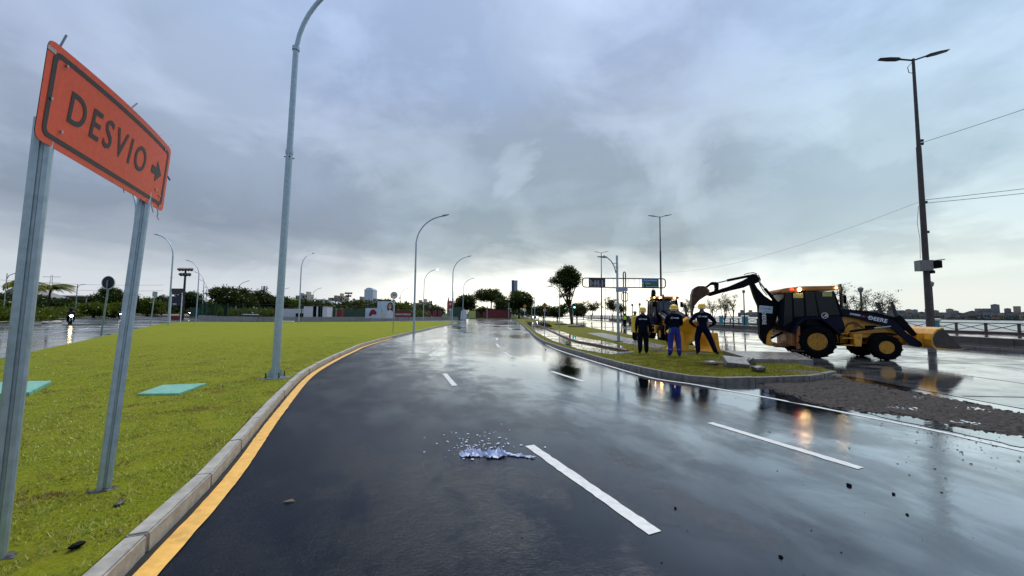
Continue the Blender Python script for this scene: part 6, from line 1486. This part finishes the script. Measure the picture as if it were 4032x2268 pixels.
for i, p in enumerate(fsl):
    for row in range(2):
        w, h, dp = rgS.uniform(8, 14), rgS.uniform(7, 13) * (1 + .7 * row), 9; ci = rgS.randrange(5); gab = rgS.random() < .5
        if rgS.random() < .10: h *= 1.7
        q = Vector((p[0], p[1])) + Vector((.96, .28)) * (6 + row * 18) + Vector((rgS.uniform(-3, 3), rgS.uniform(-3, 3)))
        t = thing('shore_house', '%s %s house in the %s row on the far shore' % (['grey-brown', 'beige', 'slate grey', 'ochre', 'bluish grey'][ci], ['flat-roofed', 'gable-roofed'][gab], ['front', 'back'][row]), 'house', (q.x, q.y, .6), -.9, ['front row of houses on the far shore', 'back row of houses on the far shore'][row])
        m = MB(); m.box((0, 0, h / 2), (w, dp, h)); wl = m.build('wall', hm[ci], t)
        m = MB()
        if gab: m.prism([(-w * .54, h), (w * .54, h), (0, h + w * .16)], 'y', -dp * .55, dp * .55); m.build('roof', mat('far_tile', (.16, .085, .065), .8), t)
        else: m.box((0, 0, h + .3), (w * 1.04, dp * 1.04, .6)); m.build('roof', hm[2], t)
        if row == 0:
            for k in range(3): m = MB(); m.box((-w * .3 + k * w * .3, -dp / 2 - .05, h * .45), (w * .13, .15, h * .22)); m.build('window', M_DKSTEEL, t)
Cs = [(p[0] + rgS.uniform(-4, 4), p[1] + rgS.uniform(-4, 4), rgS.uniform(3, 6)) for p in fsl for _ in range(2)]
tag(leaves('shore_trees', Cs, [(6, 6, 3.2)] * len(Cs), 9000, 1.1, L_DARK, np.random.default_rng(8), None, .2), 'dark tree line between the houses on the far shore', 'trees', kind='stuff')
# ------------------------------------------------------------------ low wall and mesh fence of the lot
M_LOWW = mat('low_wall_concrete', (.27, .27, .25), .6, var=.12, scale=.8, dirt=(.14, .14, .12), dscale=.5, damt=.5)
lw = thing('low_wall', 'long low grey concrete wall around the cleared lot behind the lawn', 'wall', (0, 0, 0))
wl_ = smooth_line(WALL[:-1], 3.0)
for i in range(len(wl_) - 1):
    a, b = Vector((*wl_[i], 0)), Vector((*wl_[i + 1], 0)); d = b - a; m = MB(); m.box((a + b) / 2 + Vector((0, 0, .37)), (d.length - .02, .25, .78), Rz(math.atan2(d.y, d.x))); m.build('wall_panel', M_LOWW, lw)
fe = thing('mesh_fence', 'dark green mesh fence on thin posts standing on the low wall', 'fence', (0, 0, 0))
Mgf = mat('green_fence_post', (.008, .03, .02), .5); 
Mesh = bpy.data.materials.new('green_shade_mesh'); Mesh.use_nodes = True; tt = NT(Mesh.node_tree); tt.n.clear()
_d = tt.new('ShaderNodeBsdfDiffuse'); _d.inputs[0].default_value = (.006, .05, .028, 1); _t = tt.new('ShaderNodeBsdfTransparent'); _m = tt.new('ShaderNodeMixShader')
_br = tt.new('ShaderNodeTexBrick'); _br.inputs['Scale'].default_value = 9.0; _br.inputs['Mortar Size'].default_value = .012; _br.inputs['Color1'].default_value = (0, 0, 0, 1); _br.inputs['Color2'].default_value = (0, 0, 0, 1); _br.inputs['Mortar'].default_value = (1, 1, 1, 1)
tt.put(_br.inputs['Vector'], tt.new('ShaderNodeTexCoord').outputs['Generated']); _m.inputs[0].default_value = .42
tt.l.new(_t.outputs[0], _m.inputs[1]); tt.l.new(_d.outputs[0], _m.inputs[2]); _o = tt.new('ShaderNodeOutputMaterial'); tt.l.new(_m.outputs[0], _o.inputs[0])
Mopen = mat('open_fence_wire', (.008, .03, .02), .5)
for i in range(len(wl_) - 1):
    a, b = Vector((*wl_[i], 0)), Vector((*wl_[i + 1], 0)); d = b - a; L = d.length; ang = math.atan2(d.y, d.x)
    m = MB(); m.box(a + Vector((0, 0, 1.75)), (.09, .09, 2.2), Rz(ang)); m.build('post', Mgf, fe)
    if a.x < -47:                                            # shade-cloth part near the side road
        m = MB(); m.quad(a + Vector((0, 0, .8)), b + Vector((0, 0, .8)), b + Vector((0, 0, 2.75)), a + Vector((0, 0, 2.75))); m.build('mesh_panel', Mesh, fe, fix=False)
    else:
        m = MB()
        for k in range(1, 12): p = a.lerp(b, k / 12); m.tube([p + Vector((0, 0, .8)), p + Vector((0, 0, 2.7))], .006, 3, cap=False)
        for k in range(5): z = .9 + k * .45; m.tube([a + Vector((0, 0, z)), b + Vector((0, 0, z))], .007, 3, cap=False)
        m.build('wire_panel', Mopen, fe, fix=False)
Mg2 = bpy.data.materials.new('green_hoarding_cloth'); Mg2.use_nodes = True; NT(Mg2.node_tree).n['Principled BSDF'].inputs['Base Color'].default_value = (.006, .055, .028, 1)
gh = thing('green_hoarding', 'dark green cloth hoarding along the back of the lot', 'fence', (0, 0, 0))
gl = smooth_line([(-72, 86), (-60, 93), (-46, 96), (-34, 102)], 4.0)
for i in range(len(gl) - 1):
    a, b = Vector((*gl[i], .3)), Vector((*gl[i + 1], .3)); d = b - a; m = MB(); m.box((a + b) / 2 + Vector((0, 0, 1.0)), (d.length - .06, .06, 2.0), Rz(math.atan2(d.y, d.x))); m.build('cloth_panel', Mg2, gh)
for k in range(4):
    m = MB(); m.box(PD(790 + k * 14, 1215, 66 - k * 1.0) , (.8, .05, 2.6)); 

# ------------------------------------------------------------------ billboard and banner
Yb = 69.5; xb = XY(1495, Yb); ang = math.atan2(21.9, 15.5)
t = thing('billboard', 'white two-height billboard with a smiling figure and a red bird-like shape', 'billboard', (xb, Yb - 1.0, 0), 0)
bz = lambda py: hgt(1500, py, Yb); bxx = lambda px: XY(px, Yb) - xb
Mbl = mat('poster_pale_blue', (.50, .58, .74), .5, var=.10, scale=.6)
m = MB(); m.box(((bxx(1495) + bxx(1562)) / 2, 0, (bz(1187) + bz(1253)) / 2), (bxx(1562) - bxx(1495), .12, bz(1187) - bz(1253))); tp = m.build('tall_panel', Mbl, t)
m = MB(); m.box(((bxx(1450) + bxx(1495)) / 2 - .02, 0, (bz(1214) + bz(1253)) / 2), (bxx(1495) - bxx(1450), .12, bz(1214) - bz(1253))); lp_ = m.build('low_panel', Mbl, t)
def flat(poly, mt, nm, par, dy=-.066):
    m = MB(); m.add([(bxx(px), dy, bz(py)) for px, py in poly], [tuple(range(len(poly)))]); return m.build(nm, mt, par)
Mhair, Mface, Mclo = mat('poster_dark', (.03, .012, .018), .6), mat('poster_skin', (.42, .24, .17), .6, var=.05), mat('poster_white', (.68, .68, .70), .6)
flat([(1534, 1220), (1533, 1205), (1537, 1195), (1544, 1191), (1552, 1193), (1556, 1203), (1556, 1222), (1552, 1230), (1538, 1226)], Mhair, 'printed_hair', tp)
flat([(1538, 1212), (1538, 1202), (1542, 1196), (1548, 1196), (1551, 1203), (1550, 1212), (1546, 1218), (1541, 1217)], Mface, 'printed_face', tp, -.070)
flat([(1541, 1209), (1549, 1209), (1547, 1213), (1543, 1213)], Mclo, 'printed_smile', tp, -.073)
flat([(1530, 1252), (1534, 1230), (1542, 1219), (1550, 1222), (1558, 1232), (1556, 1252)], Mclo, 'printed_shirt', tp, -.0725)
flat([(1510, 1250), (1508, 1232), (1512, 1228), (1524, 1234), (1528, 1246), (1520, 1251)], mat('poster_cream', (.60, .55, .42), .6), 'printed_object', tp, -.070)
flat([(1510, 1210), (1519, 1226), (1510, 1229)], mat('poster_teal', (.30, .48, .50), .6), 'printed_triangle', tp, -.070)
flat([(1463, 1243), (1467, 1228), (1475, 1219), (1484, 1220), (1493, 1228), (1492, 1238), (1478, 1242), (1470, 1246)], mat('poster_red', (.22, .012, .02), .6), 'printed_red_shape', lp_, -.070)
flat([(1466, 1250), (1480, 1238), (1486, 1240), (1474, 1247)], Mclo, 'printed_feather', lp_, -.074)
t = thing('banner', 'maroon banner reading COMÉRCIO E SERVIÇOS beside the billboard', 'banner', (xb, Yb - 1.0, 0), 0)
m = MB(); m.box(((bxx(1563) + bxx(1627)) / 2, .08, (bz(1224) + bz(1247)) / 2), (bxx(1627) - bxx(1563), .06, bz(1224) - bz(1247))); m.build('cloth', M_MAROON, t)
me = text_mesh('COMÉRCIO E SERVIÇOS', .40, M_TEXTW, bold=.006, depth=0, sx=.68); o = link('lettering', me, t); o.location = ((bxx(1563) + bxx(1623)) / 2, .045, bz(1237)); o.rotation_euler = (math.pi / 2, 0, 0)
for px in (1575, 1618): m = MB(); m.tube([(bxx(px), .14, .2), (bxx(px), .14, bz(1224))], .04, 6); m.build('post', M_DKSTEEL, t)
m = MB(); Y = 112
t = thing('boundary_wall', 'long maroon boundary wall at the back of the lot', 'wall', (0, 0, 0)); x0, x1 = XY(1560, 108), XY(1745, 118)
for k in range(8): xa = x0 + (x1 - x0) * k / 8; xb2 = x0 + (x1 - x0) * (k + 1) / 8; m = MB(); m.box(((xa + xb2) / 2, 108 + 10 * (k + .5) / 8, 1.3), (xb2 - xa - .04, .2, 2.1), Rz(math.atan2(10, x1 - x0))); m.build('wall_panel', M_MAROON, t)

# ------------------------------------------------------------------ containers, stores, cars in the lot
Yc = 88; xc = XY(1245, Yc); cx = lambda px: XY(px, Yc) - xc; zt, zb = hgt(1245, 1206, Yc) - .3, 0.0
t = thing('site_container', 'white site container with two dark door openings in the lot', 'container', (xc, Yc, .3))
for a, b in ((1199, 1235), (1249, 1255), (1273, 1290)):
    m = MB(); m.box(((cx(a) + cx(b)) / 2, 0, zt / 2), (cx(b) - cx(a), .08, zt)); m.build('wall_panel', M_PWHITE, t)
m = MB(); m.box((0, 1.3, zt + .05), (cx(1290) - cx(1199) + .2, 2.8, .14)); m.build('roof', M_DKSTEEL, t)
m = MB(); m.box((0, 2.6, zt / 2), (cx(1290) - cx(1199), .06, zt)); m.build('back_wall', M_BLACK, t)
for s_ in (1199, 1290): m = MB(); m.box((cx(s_), 1.3, zt / 2), (.06, 2.6, zt)); m.build('side_wall', M_PWHITE, t)
Yc = 90; t = thing('hoarding', 'white sheet hoarding left of the site container', 'hoarding', (XY(1155, Yc), Yc, .3)); hh = hgt(1155, 1216, Yc) - .3
for k in range(6): w = XY(1199, Yc) - XY(1111, Yc); m = MB(); m.box((-w / 2 + w * (k + .5) / 6, 0, hh / 2), (w / 6 - .04, .06, hh)); m.build('sheet_panel', mat('pale_sheet', (.55, .60, .66), .5, var=.08), t)
m = MB(); m.box((XY(1185, 88.5), 88.5, .8), (1.8, .5, .9)); tag(m.build('site_opening', M_BLACK, None, bevel=.02), 'black block for the low opening between the hoarding and the container', 'crate')  # solid black block standing in for a dark opening
t = thing('gate_hut', 'small dark red hut door frame right of the site container', 'hut', (XY(1342, 92), 92, .3)); m = MB(); m.box((0, 0, 1.0), (1.2, .8, 2.0)); m.build('door', mat('red_door', (.20, .02, .025), .6), t); m = MB(); m.box((-.75, 0, 1.05), (.3, .9, 2.1)); m.build('jamb', mat('tan_wall', (.35, .28, .20), .7), t)
for i, (px, py, w, d) in enumerate([(990, 1238, 2.9, .5), (1130, 1269, 2.2, .5)]):
    Y = 70 if i == 0 else 54; m = MB(); m.box((0, 0, .1), (w, .6, .16)); o = m.build('white_slab', M_PWHITE, None, bevel=.04); o.location = (XY(px, Y), Y, .9 if i == 0 else .13); tag(o, ['long white slab lying behind the low wall', 'pale flat slab lying in the lawn edge by the low wall'][i], 'slab')
m = MB(); m.prism([(-.75, 0), (.65, 0), (.72, 2.0), (.5, 2.35), (-.2, 2.35), (-.55, 2.0)], 'y', -.12, .12); o = m.build('rounded_panel', M_PWHITE, None, bevel=.08, smooth=True); o.location = (XY(1827, 88), 88, .1); tag(o, 'white rounded panel standing at the corner of the low wall', 'panel')
m = MB(); m.box((0, 0, 1.5), (2.6, .3, 3.0)); o = m.build('green_gate', Mg2, None); o.location = (XY(1806, 92), 92, .1); tag(o, 'dark green gate panel beside the white rounded panel', 'gate')

def car(label, base, rz, paint, lights=False, group=None, sc=1.0):
    t = thing('car', label, 'car', base, rz, group); L = 2.1 * sc
    prof = [(-2.05, .35), (2.05, .35), (2.1, .62), (1.95, .78), (1.2, .90), (.55, 1.36), (-.75, 1.42), (-1.55, 1.05), (-2.05, .95)]
    m = MB(); low = [(-2.05, .32), (2.02, .32), (2.10, .60), (1.95, .78), (1.15, .90), (-1.6, .98), (-2.05, .92)]; m.prism(low, 'y', -.85, .85); m.build('body', paint, t, bevel=.07, smooth=True)
    m = MB(); cab = [(1.12, .88), (.52, 1.36), (-.78, 1.42), (-1.58, .96)]
    n = 4; vs = [(x, -.80 + (.14 if z > 1.2 else 0), z) for x, z in cab] + [(x, .80 - (.14 if z > 1.2 else 0), z) for x, z in cab]
    m.add(vs, [(3, 2, 1, 0), (4, 5, 6, 7)] + [(i, (i + 1) % 4, 4 + (i + 1) % 4, 4 + i) for i in range(4)]); m.build('windows', M_GLASS, t, bevel=.03)
    m = MB(); m.box((-.13, 0, 1.415), (1.25, 1.30, .05)); m.build('roof', paint, t, bevel=.02)
    for s_ in (-1, 1):
        for x in (-1.25, 1.3):
            m = MB(); m.lathe([(.001, -.1), (.2, -.1), (.31, -.09), (.31, .09), (.2, .1), (.001, .1)], (x, s_ * .80, .31), 'y', 18); w = m.build('wheel', M_RUBBER, t); m = MB(); m.lathe([(.19, -.112), (.001, -.112)] if s_ < 0 else [(.19, .112), (.001, .112)], (x, s_ * .80, .31), 'y', 14); m.build('rim', M_GALV, w)
        m = MB(); m.lathe([(.001, .04), (.11, .03), (.13, 0)], (2.06, s_ * .62, .68), 'x', 12); m.build('headlight', M_LAMPW if lights else M_GALV, t)
        m = MB(); m.box((-2.06, s_ * .65, .82), (.04, .25, .14)); m.build('tail_light', M_RED if False else mat('tail_red', (.3, .01, .01), .3), t)
        m = MB(); m.tube([(.45, s_ * .72, 1.30), (.75, s_ * .80, 1.08)], .03, 5); m.build('pillar', paint, t)
    return t
Mwc, Mdc = mat('white_car_paint', (.68, .69, .70), .25, var=.03, coat=.5), mat('dark_car_paint', (.02, .02, .022), .25, var=.1, coat=.5)
car('white parked hatchback in the lot left of the near street lamp', (XY(1066, 98), 98, .3), math.pi + .1, Mwc)
car('pale van-like car behind the green fence of the lot', (XY(900, 100), 100, .3), .2, mat('silver_paint', (.40, .42, .44), .3, metal=.3, coat=.4))
car('dark car with its two headlights on coming along the seafront road', (XY(2109, 112), 112, .004), -math.pi / 2 - .1, Mdc, True, None, 1.0)
car('dark parked car behind the person in the raincoat', (XY(2482, 72), 72, .004), math.radians(100), Mdc)
for px in (2095, 2125):
    pass
# ------------------------------------------------------------------ motorcycles and riders on the side road
def motorcycle(label, base, rz, warm):
    t = thing('motorcycle', label, 'motorcycle', base, rz, 'motorcycles on the side road')
    for x in (-.64, .66):
        m = MB(); m.lathe([(.20, -.05), (.26, -.06), (.31, -.03), (.31, .03), (.26, .06), (.20, .05)], (x, 0, .31), 'y', 20, closed=True); w = m.build('wheel', M_RUBBER, t, smooth=True)
        m = MB(); m.lathe([(.21, -.02), (.21, .02), (.05, .03), (.05, -.03)], (x, 0, .31), 'y', 14, closed=True); m.build('rim', M_GALV, w)
    m = MB(); m.prism([(-.55, .62), (-.2, .52), (.25, .55), (.42, .78), (.30, .98), (-.05, .92), (-.35, .80), (-.85, .92), (-.9, .84)], 'y', -.13, .13); m.build('body', M_BLACK, t, bevel=.04, smooth=True)
    m = MB(); m.box((-.1, 0, .45), (.5, .26, .32)); m.build('engine', M_DKSTEEL, t, bevel=.03)
    m = MB(); m.prism([(.30, .98), (.42, .72), (.56, .80), (.50, 1.12)], 'y', -.14, .14); m.build('fairing', mat('moto_red', (.16, .01, .01), .35, coat=.4), t, bevel=.03)
    for s_ in (-1, 1): m = MB(); m.tube([(.66, s_ * .09, .31), (.40, s_ * .09, 1.0)], .03, 6); m.build('fork', M_GALV, t)
    m = MB(); m.tube([(.36, -.36, 1.06), (.42, 0, 1.0), (.36, .36, 1.06)], .02, 6); m.build('handlebar', M_DKSTEEL, t)
    for s_ in (-1, 1): m = MB(); m.box((.38, s_ * .34, 1.22), (.03, .14, .09)); m.build('mirror', M_DKSTEEL, t)
    m = MB(); m.lathe([(.001, .06), (.10, .04), (.12, 0)], (.55, 0, .92), 'x', 14); m.build('headlight', mat('moto_lamp_warm', (1, .9, .7), .3, emit=(1, .72, .34), estr=26.0) if warm else mat('moto_lamp_white', (1, 1, 1), .3, emit=(1, .96, .9), estr=18.0), t)
    return t
SIT = {'pelvis': (0, 0, .92), 'waist': (0, .06, 1.06), 'chest': (0, .14, 1.24), 'collar': (0, .19, 1.38), 'neck': (0, .22, 1.45), 'jaw': (0, .26, 1.51), 'head': (0, .25, 1.59), 'crown': (0, .24, 1.66), 'nose': (0, .35, 1.55),
       'shoulder_l': (-.19, .18, 1.36), 'shoulder_r': (.19, .18, 1.36), 'elbow_l': (-.36, .30, 1.15), 'elbow_r': (.36, .30, 1.15), 'wrist_l': (-.34, .52, 1.07), 'wrist_r': (.34, .52, 1.07), 'palm_l': (-.33, .59, 1.06), 'palm_r': (.33, .59, 1.06),
       'hip_l': (-.12, .04, .88), 'hip_r': (.12, .04, .88), 'knee_l': (-.22, .40, .72), 'knee_r': (.22, .40, .72), 'ankle_l': (-.19, .22, .34), 'ankle_r': (.19, .22, .34), 'ball_l': (-.20, .36, .28), 'ball_r': (.20, .36, .28), 'toe_l': (-.2, .43, .27), 'toe_r': (.2, .43, .27)}
def rider(label, base, rz, shirt):
    t = thing('person', label, 'person', base, rz - math.pi / 2); me = person_mesh(figure(SIT, 1.0, 1.35), [shirt, M_TROU, M_BOOT, M_SKIN], reg()); link('body', me, t)
    m = MB(); m.lathe([(.001, -.14), (.10, -.13), (.145, -.05), (.15, .03), (.11, .11), (.001, .14)], (0, .25, 1.60), n=16); h = m.build('helmet', M_BLACK, t, smooth=True); m = MB(); m.box((0, .37, 1.60), (.18, .05, .09)); m.build('visor', M_GLASS, h, bevel=.015)
rr = math.atan2(-31, 25) # the riders come towards the camera down the side road
for i, (px, py, shirt, warm) in enumerate([(275, 1277.5, mat('rider_dark', (.02, .014, .012), .7), True), (474, 1259.0, mat('rider_grey', (.10, .10, .11), .7), False), (745, 1243.5, mat('rider_black', (.012, .012, .014), .7), False)]):
    q = G(px, py); a = math.atan2(-q.y, -q.x + 6 * (i == 0)) + .05
    motorcycle(['motorcycle with a bright warm headlight on the side road', 'motorcycle with a white headlight on the side road behind the detour sign', 'far motorcycle with a white headlight by the green fence'][i], (q.x, q.y, .004), a, warm)
    rider(['rider in dark clothes and helmet on the motorcycle with the warm headlight', 'rider in a grey jacket on the motorcycle behind the detour sign', 'rider in black on the far motorcycle by the green fence'][i], (q.x - .15 * math.cos(a), q.y - .15 * math.sin(a), .004), a, shirt)

# ------------------------------------------------------------------ floodlight masts, antenna, pylon, far buildings
def flood(label, px, ytop, Y, tiers, w):
    H = hgt(px, ytop, Y); t = thing('floodlight_mast', label, 'floodlight', (XY(px, Y), Y, 0)); m = MB(); m.tube([(0, 0, 0), (0, 0, H)], [.22, .14], 8); m.build('mast', M_DKSTEEL, t)
    for k in range(tiers):
        z = H - .1 - k * .9; ww = w * (1 - .3 * k); m = MB(); m.tube([(-ww / 2, 0, z), (ww / 2, 0, z)], .06, 6); m.build('crossbar', M_DKSTEEL, t)
        for j in range(5 - k): x = -ww / 2 + ww * j / (4 - k); m = MB(); m.lathe([(.16, -.2), (.34, .22), (.30, .25), (.001, .2)], (x, -.2, z - .1), 'y', 10); m.build('floodlight', mat('flood_grey', (.10, .10, .10), .4, metal=.4), t)
flood('tall floodlight mast with two tiers of lamps beside the navy totem', 724, 1056, 68, 2, 2.1)
flood('distant floodlight mast left of the white tower', 1372, 1152, 125, 2, 1.9)
t = thing('antenna_mast', 'small antenna mast above the domed tree', 'antenna', (XY(1040, 150), 150, 0)); m = MB(); H = hgt(1040, 1126, 150); m.tube([(0, 0, 0), (0, 0, H)], .3, 6); m.build('mast', M_GALVD, t)
for a in range(5): m = MB(); c = Vector((math.cos(a * 1.256) * .9, math.sin(a * 1.256) * .9, H - .9)); m.box(c, (.25, .25, 1.6)); m.build('antenna_panel', M_GALVD, t); m = MB(); m.tube([(0, 0, H - 1.6), c], .06, 5); m.build('arm', M_GALVD, t)
t = thing('pylon', 'distant lattice pylon behind the palms', 'pylon', (XY(197, 190), 190, 0)); H = hgt(197, 1082, 190)
for sx in (-1, 1): m = MB(); m.tube([(sx * 1.6, 0, 0), (sx * .35, 0, H)], .09, 4); m.build('leg', M_GALVD, t)
for k in range(3): m = MB(); z = H - 1 - k * 3; m.tube([(-4.5, 0, z), (4.5, 0, z)], .1, 4); m.build('crossarm', M_GALVD, t)
for k in range(6): m = MB(); z = H * (.2 + .12 * k); m.tube([(-1.4 + .15 * k, 0, z), (1.4 - .15 * k, 0, z + 2)], .06, 4); m.build('brace', M_GALVD, t)
a, b = Vector((XY(-60, 190), 190, hgt(0, 1098, 190))), Vector((XY(640, 200), 200, hgt(640, 1122, 200)))
for k, dz in enumerate((0, -3)):
    m = MB(); m.tube([a.lerp(b, i / 14) + Vector((0, 0, dz - 3 * 4 * (i / 14) * (1 - i / 14) * .4)) for i in range(15)], .06, 4); tag(m.build('power_line', M_GALVD), ['upper power line running from the distant pylon', 'lower power line running from the distant pylon'][k], 'wire')
def block(label, px0, px1, ytop, Y, wallm, rows, cols, dep=12, cap=.6, name='apartment_block', notch=None, win=None):
    x0, x1 = XY(px0, Y), XY(px1, Y); H = hgt((px0 + px1) / 2, ytop, Y); t = thing(name, label, 'building', ((x0 + x1) / 2, Y, 0)); w = x1 - x0
    m = MB(); m.box((0, dep / 2, H / 2), (w, dep, H)); wl = m.build('wall', wallm, t)
    m = MB(); m.box((0, dep / 2, H + cap / 2), (w * 1.02, dep * 1.02, cap)); m.build('roof', wallm, t)
    if notch: m = MB(); m.box((w * notch, dep / 2, H + cap + 1.2), (w * .28, dep * .5, 2.8)); m.build('water_tank', wallm, t)
    wm = MB().box((0, 0, 0), (w / cols * .5, .2, min(1.6, (H - 4) / rows * .45))).mesh('window', win or M_GLASS)
    z0 = max(3.0, H * .25)
    for r in range(rows):
        for c in range(cols):
            o = link('window', wm, wl); o.location = (-w / 2 + w * (c + .5) / cols, -.02, z0 + (H - z0) * (r + .5) / rows)
    return t
Mtw = mat('tower_white', (.50, .56, .66), .5, var=.04, scale=.02); Mtwn = mat('tower_band', (.38, .44, .55), .3)
tw = block('tall white office tower with a curved crown beyond the lot', 1434, 1468, 1143, 520, Mtw, 6, 3, 16, 1.0, 'office_tower', None, Mtwn)
m = MB(); m.prism([(-5.5, 0), (5.5, 0), (4, 1.8), (1.5, 2.8), (-1.5, 2.8), (-4, 1.8)], 'y', 1, 14); o = m.build('crown', Mtw, tw); o.location = (0, 0, hgt(1451, 1143, 520) + .9)
bl = [mat('flat_beige', (.36, .31, .25), .7, var=.08, scale=.05), mat('flat_grey', (.30, .30, .31), .7, var=.08, scale=.05), mat('flat_cream', (.42, .39, .33), .7, var=.06, scale=.05), mat('flat_brown', (.24, .20, .17), .7, var=.1, scale=.05)]
for i, a in enumerate([('beige flats with a stepped roof behind the maroon wall', 1627, 1660, 1195, 330, bl[0], 4, 4, .5 - .3), ('beige flats right of the stepped ones behind the maroon wall', 1661, 1692, 1191, 335, bl[2], 4, 4, -.2), ('grey flats with a flat roof beyond the bushy trees', 1164, 1182, 1166, 360, bl[1], 4, 2, .1), ('pale block stacked beside the grey flats', 1183, 1210, 1161, 365, bl[2], 4, 3, .2),
                       ('grey low flats right of the grey lamp', 1242, 1272, 1181, 340, bl[1], 3, 3, None), ('pale flats with balconies before the beige tower', 1272, 1292, 1184, 345, bl[3], 3, 2, None), ('small beige tower beside the far low flats', 1330, 1350, 1167, 380, bl[0], 5, 2, -.2), ('brown low building left of the beige tower', 1293, 1330, 1175, 390, bl[3], 2, 3, .1),
                       ('dark roofed house right of the far floodlight mast', 1395, 1422, 1183, 300, bl[3], 2, 3, .2), ('narrow brown building beside the white tower', 1469, 1482, 1178, 400, bl[3], 4, 2, None), ('pale low building between tower and billboard', 1455, 1496, 1192, 260, bl[2], 2, 3, None)]):
    block(a[0], a[1], a[2], a[3], a[4], a[5], a[6], a[7], notch=a[8])
m = MB(); Y = 320; m.prism([(XY(1282, Y), 0), (XY(1325, Y), 0), (XY(1325, Y), hgt(1325, 1195, Y)), (XY(1300, Y), hgt(1300, 1186, Y)), (XY(1282, Y), hgt(1282, 1194, Y))], 'y', Y, Y + 14); tag(m.build('warehouse', mat('pale_roofing', (.52, .56, .60), .5)), 'white-roofed warehouse below the beige tower', 'building')
tw2 = block('slender blue-grey high-rise beyond the rounded tree', 2014, 2038, 1106, 620, mat('tower_blue', (.30, .35, .45), .4, var=.05, scale=.03), 9, 2, 18, 1.0, 'high_rise', None, mat('tower_glass', (.12, .15, .22), .2))
m = MB(); m.box((-2.6, -1.0, hgt(2020, 1103, 620) / 2), (3.4, 2.0, hgt(2020, 1103, 620))); m.build('dark_fin', mat('tower_dark', (.05, .06, .09), .4), tw2)
# church with twin spires, maroon building
Yc = 210; t = thing('church', 'small church with twin pointed spires behind the parking sign', 'church', (XY(1774, Yc), Yc, 0)); zc = hgt(1774, 1192, Yc); m = MB(); m.box((0, 3, zc / 2), (3.6, 6, zc)); m.build('nave', bl[0], t)
for s_ in (-1, 1): m = MB(); m.lathe([(.75, zc), (.55, zc + 1), (.02, zc + 3.6)], (s_ * 1.15, .6, 0), n=4); m.build('spire', bl[0], t)
Ym = 128; t = thing('maroon_building', 'long maroon building with a low dark roof beyond the road end', 'building', (XY(1957, Ym), Ym, .1)); w = XY(2012, Ym) - XY(1901, Ym); H = hgt(1957, 1219, Ym) - .1
m = MB(); m.box((0, 2.5, H * .36), (w, 5, H * .72)); m.build('lower_wall', M_MAROON, t); m = MB(); m.box((.35, 2.6, H * .86), (w * .9, 4.8, H * .28)); m.build('upper_wall', mat('faded_maroon', (.20, .035, .05), .7, var=.15), t); m = MB(); m.box((.2, 2.6, H + .1), (w * .96, 5.6, .2)); m.build('roof', M_DKSTEEL, t)
for k in range(5): m = MB(); m.box((-w * .38 + k * w * .2, -.02, H * .36), (.06, .06, H * .7)); m.build('pilaster', M_MAROON, t)
m = MB(); m.box((0, 0, 1.2), (2.0, .3, 2.4)); o = m.build('lime_gate', mat('gate_lime', (.45, .50, .14), .6)); o.location = (XY(1862, 128), 128, .1); tag(o, 'lime-coloured gate panel left of the maroon building', 'gate')
m = MB(); m.box((0, 0, 1.1), (4.6, .3, 2.2)); o = m.build('brick_wall', mat('brown_brick', (.10, .055, .04), .8, var=.4, scale=2)); o.location = (XY(1886, 130), 130, .1); tag(o, 'brown brick wall between the lime gate and the maroon building', 'wall')
# long low shed with a pale roof and maroon fascia behind the palms
Ys = 105; t = thing('shed', 'long low shed with a white roof edge and maroon fascia behind the palms', 'building', (XY(245, Ys), Ys, 0)); w = XY(335, Ys) - XY(155, Ys); H = hgt(245, 1166, Ys)
m = MB(); m.box((0, 3, H * .4), (w, 6, H * .8)); m.build('wall', mat('shed_dark', (.05, .045, .045), .8), t); m = MB(); m.box((0, 2.9, H * .9), (w, 6.4, H * .18)); m.build('fascia', M_MAROON, t); m = MB(); m.box((0, 2.8, H + .1), (w * 1.05, 7, .25)); m.build('roof', M_PWHITE, t)
t = thing('shed', 'pale gabled shed behind the near sign post and palm', 'building', (XY(95, 98), 98, 0)); m = MB(); m.prism([(-5, 0), (5, 0), (5, 4.6), (-3, 7.0), (-5, 6.2)], 'y', 0, 6); m.build('wall', mat('shed_pale', (.20, .19, .18), .7), t)
for i, (px, py) in enumerate([(182, 1272), (222, 1270)]):
    q = G(px, py, .1); rock('pale_boulder', (q.x, q.y, .15), (.55, .4, .22), mat('pale_stone', (.40, .36, .30), .7), 400 + i, ['pale boulder at the verge kerb, nearer the sign post', 'pale boulder at the verge kerb, nearer the motorcycle'][i], 'boulder')
# one more man bending at the second machine
bw = worker('person in a teal cap bending beside the second backhoe', 2632, 1352, 1.70, math.radians(-80), {'waist': (0, .08, 1.08), 'chest': (0, .26, 1.24), 'collar': (0, .38, 1.34), 'neck': (0, .44, 1.38), 'jaw': (0, .52, 1.38), 'head': (0, .54, 1.46), 'crown': (0, .53, 1.54), 'nose': (0, .63, 1.40),
            'shoulder_l': (-.18, .36, 1.32), 'shoulder_r': (.18, .36, 1.32), 'elbow_l': (-.24, .50, 1.08), 'elbow_r': (.24, .50, 1.08), 'wrist_l': (-.22, .66, .95), 'wrist_r': (.22, .66, .95), 'palm_l': (-.22, .70, .88), 'palm_r': (.22, .70, .88)}, [M_TROU, M_TROU, M_BOOT, M_SKIN], back=False, helm=False, stout=1.3)
m = MB(); m.lathe([(.11, -.02), (.13, 0), (.12, .05), (.07, .09), (.001, .10)], (0, .53, 1.47), n=14); m.build('cap', mat('teal_cap', (.03, .13, .14), .7), bw, smooth=True)
